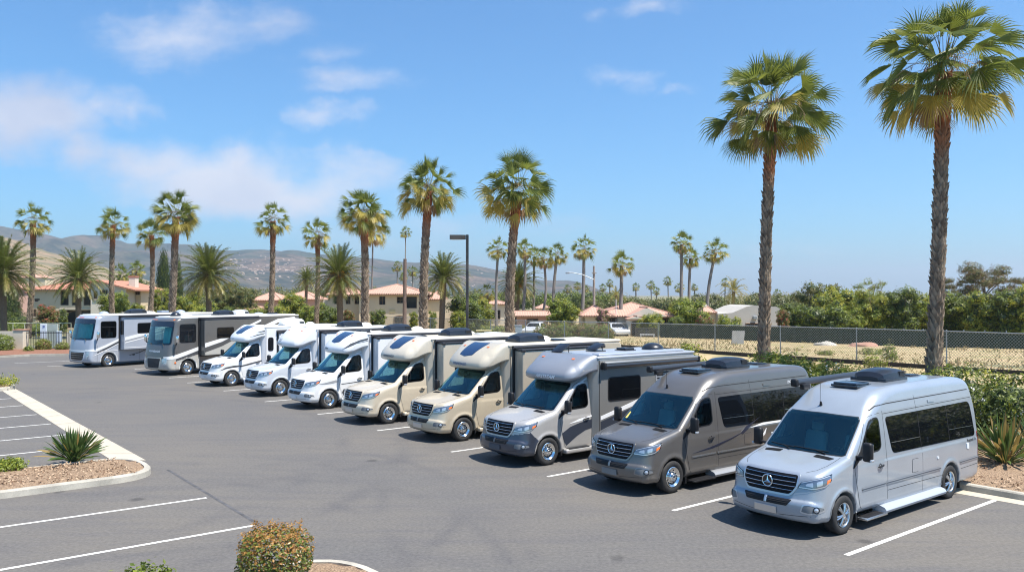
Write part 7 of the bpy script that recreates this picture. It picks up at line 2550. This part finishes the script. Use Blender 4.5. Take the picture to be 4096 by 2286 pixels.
# --- two-storey house on the left
Y = 105.0
root = tag(empty('house', (0, 0, 0)), 'two-storey cream house with red tiled roof and three arched balconies', 'house', HG)
xa, xb = sx(128, Y), sx(372, Y)
bal = [(sx(258, Y), sz(1220, Y), sz(1160, Y), 1.05), (sx(303, Y), sz(1220, Y), sz(1160, Y), 1.0), (sx(352, Y), sz(1220, Y), sz(1160, Y), 1.1)]
low = [(sx(315, Y), .2, sz(1240, Y), 3.2), (sx(130 + 14, Y) - 0 + .3, sz(1200, Y), sz(1194, Y), .35)]
wall_with_openings(root, xa, xb, Y, sz(1157, Y), bal + low, wall_c, 8)
for b_ in bal: opening(root, b_[0], b_[1], b_[2], b_[3] - .06, Y + .24, True, True, False, name='balcony_door')
opening(root, low[0][0], .2, sz(1240, Y), 3.1, Y + .25, True, False, False, name='porch_opening')
opening(root, sx(130, Y) + .35, sz(1266, Y), sz(1236, Y), .35, Y - .0, name='window')
opening(root, sx(146, Y), sz(1205, Y), sz(1195, Y), .35, Y - .0, name='window')
mb = MB(); mb.box(sx(240, Y), xb, Y - .12, Y + .0, sz(1232, Y) - .12, sz(1232, Y)); mb.build('string_course', wall_w, root)
roof(root, xa, xb, Y, Y + 8, sz(1157, Y), sz(1120, Y) - sz(1157, Y), 'hip', tile_r, .5)
mb = MB(); mb.box(sx(92, Y), xa, Y + 1.2, Y + 8, 0, sz(1170, Y)); mb.build('side_wall', wall_c, root)
roof(root, sx(92, Y), xa, Y + 1.2, Y + 8, sz(1170, Y), .8, 'hip', tile_r, .3, 'side_roof')
# white gabled wing with chimney
x0_, x1_ = sx(372, Y) + .02, sx(513, Y); ze = sz(1150, Y) - .2
V = [(x0_, Y - .6, 0), (x1_, Y - .6, 0), (x1_, Y - .6, sz(1152, Y)), (sx(398, Y), Y - .6, sz(1125, Y)), (x0_, Y - .6, sz(1128, Y))]
V += [(a, b + 9, c) for a, b, c in V]
mb = MB().add(V, [(0, 1, 2, 3, 4), (9, 8, 7, 6, 5), (0, 5, 6, 1), (1, 6, 7, 2), (0, 4, 9, 5), (2, 7, 8, 3), (3, 8, 9, 4)]); mb.build('wing_wall', wall_w, root)
rf = [(sx(372, Y) - .2, sz(1126, Y)), (sx(398, Y), sz(1119, Y)), (sx(555, Y), sz(1158, Y))]
V = []; Fs = []
for k, (a, c) in enumerate(rf):
    V += [(a, Y - 1.1, c), (a, Y + 9, c), (a, Y - 1.1, c - .16), (a, Y + 9, c - .16)]
for k in (0, 1):
    b = k * 4; Fs += [(b, b + 4, b + 5, b + 1), (b + 2, b + 3, b + 7, b + 6), (b, b + 2, b + 6, b + 4)]
Fs += [(8, 10, 11, 9)]
me = mesh_data('wing_roof', V, Fs, [tile_r]); uv_roof(me); link('wing_roof', me, root)
mb = MB(); mb.rbox(sx(485, Y), sx(512, Y), Y + 2, Y + 3.0, sz(1150, Y), sz(1108, Y), .02); ch = mb.build('chimney', wall_w, root)
mb = MB(); mb.rbox(sx(484, Y) - .04, sx(513, Y) + .04, Y + 1.95, Y + 3.05, sz(1108, Y) + .003, sz(1104, Y) + .08, .02); mb.build('chimney_cap', tile_r, ch)
opening(root, sx(425, Y), sz(1176, Y), sz(1160, Y), .9, Y - .6); opening(root, sx(392, Y), sz(1195, Y), sz(1165, Y), .35, Y - .6)
mb = MB(); mb.box(x1_ + .02, sx(535, Y), Y + 2, Y + 8, 0, sz(1158, Y)); mb.build('rear_wall', wall_c, root)
opening(root, sx(523, Y), sz(1178, Y), sz(1165, Y), .5, Y + 2.0)

# --- the cream two-storey house in the centre
Y = 100.0
root = tag(empty('house', (0, 0, 0)), 'cream two-storey house with faded hipped roof behind the brown pole', 'house', HG)
z2 = sz(1175, Y)
b1 = [(sx(1529, Y), sz(1218, Y), sz(1184, Y), .75), (sx(1600, Y), sz(1212, Y), sz(1186, Y), .8), (sx(1645, Y), sz(1232, Y), sz(1185, Y), 1.35)]
wall_with_openings(root, sx(1436, Y), sx(1702, Y), Y, z2, b1, wall_c, 9)
opening(root, b1[0][0], b1[0][1], b1[0][2], .70, Y + .2); opening(root, b1[1][0], b1[1][1], b1[1][2], .75, Y + .2); opening(root, b1[2][0], b1[2][1], b1[2][2], 1.3, Y + .25, True, False, False, name='balcony_door')
roof(root, sx(1436, Y), sx(1702, Y), Y, Y + 9, z2, sz(1134, Y) - z2, 'hip', tile_p, .5)
mb = MB(); mb.rbox(sx(1558, Y), sx(1582, Y), Y - .05, Y - .001, sz(1250, Y), sz(1236, Y), .01); mb.build('wall_plaque', simple('stone plaque', (.5, .42, .25), .8), root)
opening(root, sx(1600, Y), 0.2, sz(1262, Y), 1.4, Y - .0, True, name='door_opening')
wall_with_openings(root, sx(1702, Y) + .02, sx(1806, Y), Y + 1.5, sz(1196, Y), [], wall_c, 7, 'east_wall')
roof(root, sx(1702, Y) + .4, sx(1760, Y), Y + 1.5, Y + 8, sz(1196, Y), 1.0, 'hip', tile_p, .3, 'east_roof')
b2 = [(sx(x, Y), sz(1216, Y), sz(1184, Y), .6) for x in (1332, 1379, 1416)]
wall_with_openings(root, sx(1300, Y), sx(1436, Y) - .02, Y + 2, sz(1178, Y), b2, wall_c, 6, 'west_wall')
for b_ in b2: opening(root, b_[0], b_[1], b_[2], .55, Y + 2.2)
roof(root, sx(1300, Y), sx(1436, Y) - .3, Y + 2, Y + 8, sz(1178, Y), sz(1146, Y) - sz(1178, Y), 'hip', tile_p, .4, 'west_roof')
wall_with_openings(root, sx(1270, Y), sx(1298, Y), Y + 3, sz(1200, Y), [], wall_w, 5, 'end_wall')

# --- single-storey tiled house
Y = 89.0
root = tag(empty('house', (0, 0, 0)), 'long single-storey house with pink tiled roof and a gabled porch', 'house', HG)
z1_ = sz(1264, Y)
wall_with_openings(root, sx(2345, Y), sx(2700, Y), Y + 1, z1_, [], wall_w, 9)
roof(root, sx(2400, Y), sx(2710, Y), Y + 1, Y + 10, z1_, sz(1211, Y) - z1_, 'hip', tile_p, .6)
roof(root, sx(2338, Y), sx(2440, Y), Y + .4, Y + 7, z1_ + .05, sz(1224, Y) - z1_, 'hip', tile_p, .4, 'west_roof')
mb = MB(); mb.box(sx(2512, Y), sx(2640, Y), Y - .8, Y + 1, 0, z1_); mb.build('porch_wall', wall_w, root)
roof(root, sx(2512, Y), sx(2650, Y), Y - .8, Y + 5, z1_ + .02, sz(1230, Y) - z1_, 'front', tile_p, .25, 'porch_roof', wall_w)
mb = MB(); mb.box(sx(2500, Y), sx(2560, Y), Y - 2.6, Y - .82, 0, sz(1272, Y)); mb.build('porch', wall_w, root)
roof(root, sx(2500, Y), sx(2560, Y), Y - 2.6, Y - .9, sz(1272, Y) + .01, .28, 'front', tile_p, .15, 'porch_canopy', wall_w)
opening(root, sx(2530, Y), .05, sz(1282, Y), 1.0, Y - 2.6, True, frame=False, name='doorway')
opening(root, sx(2450, Y), .8, sz(1272, Y), 1.2, Y + 1)
opening(root, sx(2672, Y), .8, sz(1272, Y), .8, Y + 1)
# --- grey gabled building
Y = 96.0
root = tag(empty('house', (0, 0, 0)), 'plain grey-beige building with a wide low gable', 'house', HG)
pts = [(sx(2872, Y), 0), (sx(3135, Y), 0), (sx(3135, Y), sz(1236, Y)), (sx(3105, Y), sz(1226, Y)), (sx(3015, Y), sz(1220, Y)), (sx(2985, Y), sz(1226, Y)), (sx(2930, Y), sz(1250, Y)), (sx(2872, Y), sz(1254, Y))]
mb = MB(); mb.prism(pts, -Y - 10, -Y, 0, Matrix(((1, 0, 0, 0), (0, 0, -1, 0), (0, 1, 0, 0), (0, 0, 0, 1)))); mb.build('wall', wall_g, root, recalc=True)
opening(root, sx(3017, Y), .3, sz(1292, Y), 2.0, Y - .0, name='garage_opening')
mb = MB(); mb.rbox(sx(3010, Y), sx(3026, Y), Y - .3, Y - .0, sz(1276, Y), sz(1263, Y), .04); mb.build('wall_lamp', galv, root)
mb = MB(); mb.rbox(sx(2835, Y), sx(2852, Y), Y + 3, Y + 3.8, 2.0, sz(1218, Y), .02); mb.build('chimney', wall_w, root)
mb = MB(); mb.box(sx(2838, Y), sx(2871, Y), Y + 1, Y + 8, 0, sz(1250, Y)); mb.build('side_wall', wall_c, root)
roof(root, sx(2828, Y), sx(2868, Y), Y + 1, Y + 8, sz(1250, Y), 1.0, 'hip', tile_p, .2, 'side_roof')
# --- low pink roofs among the trees, smaller blocks
for (x0, x1, ye, yr, Y, wm, kind, lb) in ((1010, 1120, 1200, 1166, 128, wall_p, 'hip', 'low pink-roofed house left of the lone fan palm'), (1130, 1265, 1196, 1162, 135, wall_p, 'hip', 'low pink-roofed house right of the lone fan palm'),
                                          (2068, 2192, 1262, 1246, 98, wall_p, 'gable', 'small pink house behind the crowded palm clump'), (2150, 2200, 1232, 1216, 150, wall_w, 'hip', 'tiny distant tiled house above the pink one'),
                                          (1935, 2030, 1215, 1200, 120, wall_w, 'hip', 'white house fragment behind the full palm'), (-60, 34, 1150, 1120, 112, wall_p, 'hip', 'pink house cut by the left edge'),
                                          (960, 1010, 1235, 1222, 115, wall_w, 'hip', 'small white outbuilding behind the coach roof'), (70, 180, 1110, 1095, 380, wall_c, 'hip', 'far hillside house at the left')):
    root = tag(empty('house', (0, 0, 0)), lb, 'house', HG)
    wall_with_openings(root, sx(x0, Y), sx(x1, Y), Y, sz(ye, Y), [], wm, 7)
    roof(root, sx(x0, Y), sx(x1, Y), Y, Y + 7, sz(ye, Y) + .002, sz(yr, Y) - sz(ye, Y), kind, tile_p, .4)
    opening(root, sx((x0 + x1) / 2, Y), .9, max(1.4, min(2.2, sz(ye, Y) - .4)), 1.3, Y)

# ---------------------------------------------------------------- hills
def hill_mat(name, a, b, c3, sc=1.0):
    t = NT(name); v = t.coord('Object')
    n1 = t.noise(v, .0016 * sc, 8, .62); n2 = t.noise(v, .012 * sc, 6, .7); n3 = t.noise(v, .08 * sc, 3, .7)
    c = t.ramp(n1, [(.42, a), (.58, b)])
    c = t.mix(t.ramp(n2, [(.45, 0.0), (.58, .85)]), c, c3)
    c = t.mix(t.math('MULTIPLY', t.ramp(n3, [(.52, 0.0), (.62, 1.0)]), .6), c, tuple(x * .6 for x in c3))
    t.lk(c, t.b.inputs['Base Color']); t.b.inputs['Roughness'].default_value = 1; t.b.inputs['Specular IOR Level'].default_value = .1
    return t.m


def hill(name, ridge, D, depth, mat, seed, rough=.12, nx=260, ny=44, y_base=1212, back=.4):
    """a range whose crest runs through the given skyline at distance D, slopes and gullies coming forward"""
    xs = [p[0] for p in ridge]; V = []; Fs = []
    for j in range(ny + 1):
        v = j / ny
        Yd = D - depth * (1 - v) if v <= 1 else D
        for i in range(nx + 1):
            px = xs[0] + (xs[-1] - xs[0]) * i / nx
            zr = CAMH + (HZ - lut(np.float64(px), ridge)) / F * D
            X = (px - CX) / F * (D * .55 + Yd * .45)
            e = sstep(np.float64(v), 0, 1) ** .75
            g1 = noise.noise(Vector((X / depth * 3.1, Yd / depth * 1.6, seed))); g2 = noise.noise(Vector((X / depth * 8.0, Yd / depth * 3.6, seed + 5)))
            g3 = noise.noise(Vector((X / depth * 21.0, Yd / depth * 11, seed + 9)))
            gul = (-abs(g1) * 1.0 - abs(g2) * .5 + .35 + g3 * .16) * 1.0
            z = zr * (e + gul * rough * 4 * math.sin(PI * min(1, v * .98)) * (.4 + .6 * e) ** .5)
            if j == ny: z = zr + zr * .010 * g3
            V.append((X, Yd, max(-6, z) if j else -8))
    W = nx + 1
    for j in range(ny):
        for i in range(nx): Fs.append((j * W + i, j * W + i + 1, (j + 1) * W + i + 1, (j + 1) * W + i))
    b = len(V)
    for i in range(nx + 1):
        p = V[ny * W + i]; V.append((p[0] * 1.1, p[1] + depth * back, -8))
    for i in range(nx): Fs.append((ny * W + i, ny * W + i + 1, b + i + 1, b + i))
    o = link(name, mesh_data(name, V, Fs, mat, smooth=True))
    return tag(o, kind='structure')


hm1 = hill_mat('near dry hillside', (.30, .20, .13), (.26, .20, .11), (.12, .12, .06), 2.2)
hm2 = hill_mat('chaparral hillside', (.15, .11, .085), (.05, .07, .055), (.022, .036, .034))
hm3 = hill_mat('far hillside', (.20, .16, .12), (.12, .12, .08), (.07, .08, .06), .6)
H2 = hill('hills', [(-900, 900), (-400, 925), (0, 932), (120, 938), (240, 957), (330, 974), (400, 962), (440, 957), (480, 961), (520, 978), (600, 998), (700, 989), (790, 987), (900, 1006), (1000, 1020), (1100, 1018), (1180, 1026), (1260, 1022), (1330, 1032), (1468, 1042),
                    (1600, 1057), (1860, 1071), (1920, 1076), (1990, 1092), (2060, 1104), (2160, 1122), (2260, 1126), (2310, 1134), (2350, 1160), (2400, 1200)], 4200, 2300, hm2, 3, .13)
H1 = hill('hills', [(-600, 990), (-200, 975), (0, 964), (45, 955), (107, 977), (192, 1006), (299, 1037), (427, 1071), (500, 1092), (620, 1130), (760, 1200)], 1900, 1100, hm1, 8, .10, 160, 34)
H3 = hill('hills', [(560, 1125), (700, 1082), (860, 1058), (980, 1062), (1150, 1080), (1300, 1100), (1500, 1120), (1800, 1150), (2000, 1200)], 2900, 1100, hm2, 14, .10, 160, 30)
hill('hills', [(2150, 1205), (2400, 1188), (2600, 1190), (2750, 1182), (2832, 1170), (3000, 1176), (3200, 1168), (3500, 1175), (4500, 1165), (5200, 1180)], 9500, 2500, hm3, 21, .06, 160, 16)
# houses scattered over the far slope
hh = MB(); hh.box(-6, 6, -4, 4, -3, 4); hme = hh.data('hillside_wall', [simple('far wall', (.40, .34, .29), .9)])
hr = MB(); hr.add([(-6.6, -4.6, 4), (6.6, -4.6, 4), (6.6, 4.6, 4), (-6.6, 4.6, 4), (-4, 0, 6.4), (4, 0, 6.4)], [(0, 1, 5, 4), (2, 3, 4, 5), (0, 4, 3), (1, 2, 5), (3, 2, 1, 0)]); hrm = hr.data('hillside_roof', [simple('pale far roof', (.45, .33, .26), .9)])
rnd = random.Random(5); cnt = 0
trees_h = [BVHTree.FromPolygons([tuple(v.co) for v in o.data.vertices], [tuple(p.vertices) for p in o.data.polygons]) for o in (H3, H2)]
bits = []
while cnt < 150:
    px = rnd.gauss(1080, 130) if cnt < 120 else rnd.uniform(560, 1950); py = rnd.gauss(1075 + (px - 1080) * .06, 20) if cnt < 120 else rnd.uniform(1040, 1150)
    cnt += 1
    o0 = Vector((0, 0, CAMH)); d = Vector(((px - CX) / F, 1, -(py - HZ) / F)).normalized()
    best = None
    for t in trees_h:
        h_ = t.ray_cast(o0, d)
        if h_[0] is not None and (best is None or h_[3] < best[3]): best = h_
    if best is None: continue
    bits.append(best[0])
for k, p in enumerate(bits):
    s = rnd.uniform(.35, .8)
    r = empty('hillside_house', p, rnd.uniform(-.8, .8)); r.scale = (s, s, s * .9)
    link('wall', hme, r); link('roof', hrm, r)
    tag(r, 'tiny pale house scattered on the far hillside town', 'house', 'tiny pale houses on the far hillside')
# ---------------------------------------------------------------- daylight
EL = R_(65); AZ = R_(118)                      # azimuth clockwise from +Y
w = bpy.data.worlds.new('World'); SC.world = w; w.use_nodes = True
wn = w.node_tree.nodes; wl = w.node_tree.links
bg = wn['Background']
sky = wn.new('ShaderNodeTexSky'); sky.sky_type = 'NISHITA'; sky.sun_disc = False
sky.sun_elevation = EL; sky.sun_rotation = AZ; sky.altitude = 0; sky.air_density = 1.0; sky.dust_density = .9; sky.ozone_density = 3.0
bg.inputs[1].default_value = .064


def wnode(t, **kw):
    n = wn.new(t)
    for k, v in kw.items(): setattr(n, k, v)
    return n


def wmath(op, a, b=0.0, c=None):
    n = wn.new('ShaderNodeMath'); n.operation = op
    for i, v in enumerate((a, b) if c is None else (a, b, c)):
        if hasattr(v, 'links'): wl.new(v, n.inputs[i])
        else: n.inputs[i].default_value = v
    return n.outputs[0]


wb = wnode('ShaderNodeMix', data_type='RGBA', blend_type='MULTIPLY'); wb.inputs[0].default_value = 1
wl.new(sky.outputs[0], wb.inputs[6]); wb.inputs[7].default_value = (.70, 1.29, 1.66, 1)
# cloud veils: soft ellipses in the direction of view, broken up by noise
tc = wn.new('ShaderNodeTexCoord'); sp_ = wn.new('ShaderNodeSeparateXYZ'); wl.new(tc.outputs['Generated'], sp_.inputs[0])
yy = wmath('MAXIMUM', sp_.outputs[1], .02)
u_ = wmath('DIVIDE', sp_.outputs[0], yy); v_ = wmath('DIVIDE', sp_.outputs[2], yy)
cb = wn.new('ShaderNodeCombineXYZ'); wl.new(u_, cb.inputs[0]); wl.new(v_, cb.inputs[1])
wq = wn.new('ShaderNodeTexNoise'); wq.inputs['Scale'].default_value = 3.4; wq.inputs['Detail'].default_value = 6; wq.inputs['Roughness'].default_value = .6; wl.new(cb.outputs[0], wq.inputs['Vector'])
w1 = wn.new('ShaderNodeVectorMath'); w1.operation = 'SUBTRACT'; wl.new(wq.outputs['Color'], w1.inputs[0]); w1.inputs[1].default_value = (.5, .5, .5)
w2 = wn.new('ShaderNodeVectorMath'); w2.operation = 'MULTIPLY_ADD'; wl.new(w1.outputs[0], w2.inputs[0]); w2.inputs[1].default_value = (.34, .16, 0); wl.new(cb.outputs[0], w2.inputs[2])
wn1 = wn.new('ShaderNodeTexNoise'); wn1.inputs['Scale'].default_value = 7.0; wn1.inputs['Detail'].default_value = 8; wn1.inputs['Roughness'].default_value = .58
st_ = wn.new('ShaderNodeMapping'); st_.inputs['Scale'].default_value = (1, 2.1, 1); wl.new(cb.outputs[0], st_.inputs[0]); wl.new(st_.outputs[0], wn1.inputs['Vector'])
acc = None
for (px, py, a, b, k) in ((120, 470, 520, 230, 1.2), (420, 400, 330, 100, .7), (620, 420, 170, 90, .6), (380, 590, 300, 130, .95), (700, 160, 460, 150, .8), (1050, 130, 380, 120, .55), (1330, 250, 260, 70, .42),
                          (960, 710, 620, 210, 1.3), (1000, 620, 300, 130, 1.1), (1330, 760, 460, 150, 1.0), (640, 640, 420, 150, .95), (1420, 350, 260, 80, .5), (1350, 480, 160, 65, .5),
                          (2480, 330, 190, 65, .55), (2640, 45, 200, 60, .55), (2430, 65, 110, 45, .35), (2700, 385, 140, 34, .32), (1600, 900, 700, 120, .45), (3000, 1010, 900, 110, .25), (2200, 900, 500, 90, .25)):
    m1 = wn.new('ShaderNodeVectorMath'); m1.operation = 'SUBTRACT'; wl.new(w2.outputs[0], m1.inputs[0]); m1.inputs[1].default_value = ((px - CX) / F, (HZ - py) / F, 0)
    m2 = wn.new('ShaderNodeVectorMath'); m2.operation = 'MULTIPLY'; wl.new(m1.outputs[0], m2.inputs[0]); m2.inputs[1].default_value = (F / a, F / b, 0)
    m3 = wn.new('ShaderNodeVectorMath'); m3.operation = 'LENGTH'; wl.new(m2.outputs[0], m3.inputs[0])
    q = wmath('MULTIPLY', wmath('MAXIMUM', wmath('SUBTRACT', 1.0, m3.outputs['Value']), 0.0), k)
    acc = q if acc is None else wmath('MAXIMUM', acc, q)
dens = wmath('ADD', wmath('MULTIPLY', acc, 2.0), wmath('MULTIPLY', wmath('SUBTRACT', wn1.outputs['Fac'], .5), 3.4))
dens = wmath('MULTIPLY', dens, wmath('MINIMUM', wmath('MULTIPLY', acc, 6.0), 1.0))
mr = wn.new('ShaderNodeMapRange'); mr.interpolation_type = 'SMOOTHSTEP'; mr.inputs[1].default_value = -.1; mr.inputs[2].default_value = 2.1; mr.inputs[4].default_value = .92
wl.new(dens, mr.inputs[0])
front = wmath('GREATER_THAN', sp_.outputs[1], .05)
cm = wnode('ShaderNodeMix', data_type='RGBA'); wl.new(wmath('MULTIPLY', mr.outputs[0], front), cm.inputs[0]); wl.new(wb.outputs[2], cm.inputs[6]); cm.inputs[7].default_value = (5.6, 5.9, 6.7, 1)
shd = wn.new('ShaderNodeTexNoise'); shd.inputs['Scale'].default_value = 4.2; shd.inputs['Detail'].default_value = 5; wl.new(w2.outputs[0], shd.inputs['Vector'])
shr = wn.new('ShaderNodeValToRGB'); shr.color_ramp.elements[0].position = .36; shr.color_ramp.elements[0].color = (.58, .64, .78, 1); shr.color_ramp.elements[1].position = .62; shr.color_ramp.elements[1].color = (.82, .84, .90, 1)
wl.new(shd.outputs['Fac'], shr.inputs[0])
shx = wnode('ShaderNodeMix', data_type='RGBA', blend_type='MULTIPLY'); shx.inputs[0].default_value = 1; wl.new(shr.outputs[0], shx.inputs[6]); shx.inputs[7].default_value = (9.2, 9.3, 9.7, 1); wl.new(shx.outputs[2], cm.inputs[7])
wl.new(cm.outputs[2], bg.inputs[0])
sl = bpy.data.lights.new('sun', 'SUN'); sl.energy = 5.0; sl.angle = R_(.53); sl.color = (1, .935, .84)
so = bpy.data.objects.new('sun', sl); COL.objects.link(so)
sd = Vector((math.sin(AZ) * math.cos(EL), math.cos(AZ) * math.cos(EL), math.sin(EL)))
so.rotation_euler = sd.to_track_quat('Z', 'Y').to_euler()
so.location = (0, 0, 60)

# ---------------------------------------------------------------- the air
bmh = MB(); bmh.box(-9000, 13000, -60, 14000, -9, 420)
hz = NT('air'); hz.n.remove(hz.b)
pv = hz.new('ShaderNodeVolumePrincipled'); pv.inputs['Color'].default_value = (.80, .88, .99, 1); pv.inputs['Density'].default_value = .00013; pv.inputs['Anisotropy'].default_value = .3
hz.lk(pv.outputs[0], hz.out.inputs['Volume'])
tag(bmh.build('haze', hz.m), kind='stuff')
# ---------------------------------------------------------------- camera and render settings
cam = bpy.data.cameras.new('camera'); co = bpy.data.objects.new('camera', cam); COL.objects.link(co)
cam.sensor_width = 36; cam.lens = F / 4096 * 36; cam.clip_end = 40000; cam.clip_start = .1
co.location = (0, 0, CAMH)
co.rotation_euler = (PI / 2 + math.atan((HZ - 1143) / F), 0, 0)
SC.camera = co
SC.view_settings.view_transform = 'Standard'; SC.view_settings.look = 'None'
SC.view_settings.exposure = 0.86; SC.view_settings.gamma = 1
SC.cycles.max_bounces = 8; SC.cycles.transparent_max_bounces = 16
SC.cycles.use_denoising = True; SC.cycles.denoising_prefilter = 'ACCURATE'; SC.cycles.filter_width = 1.1
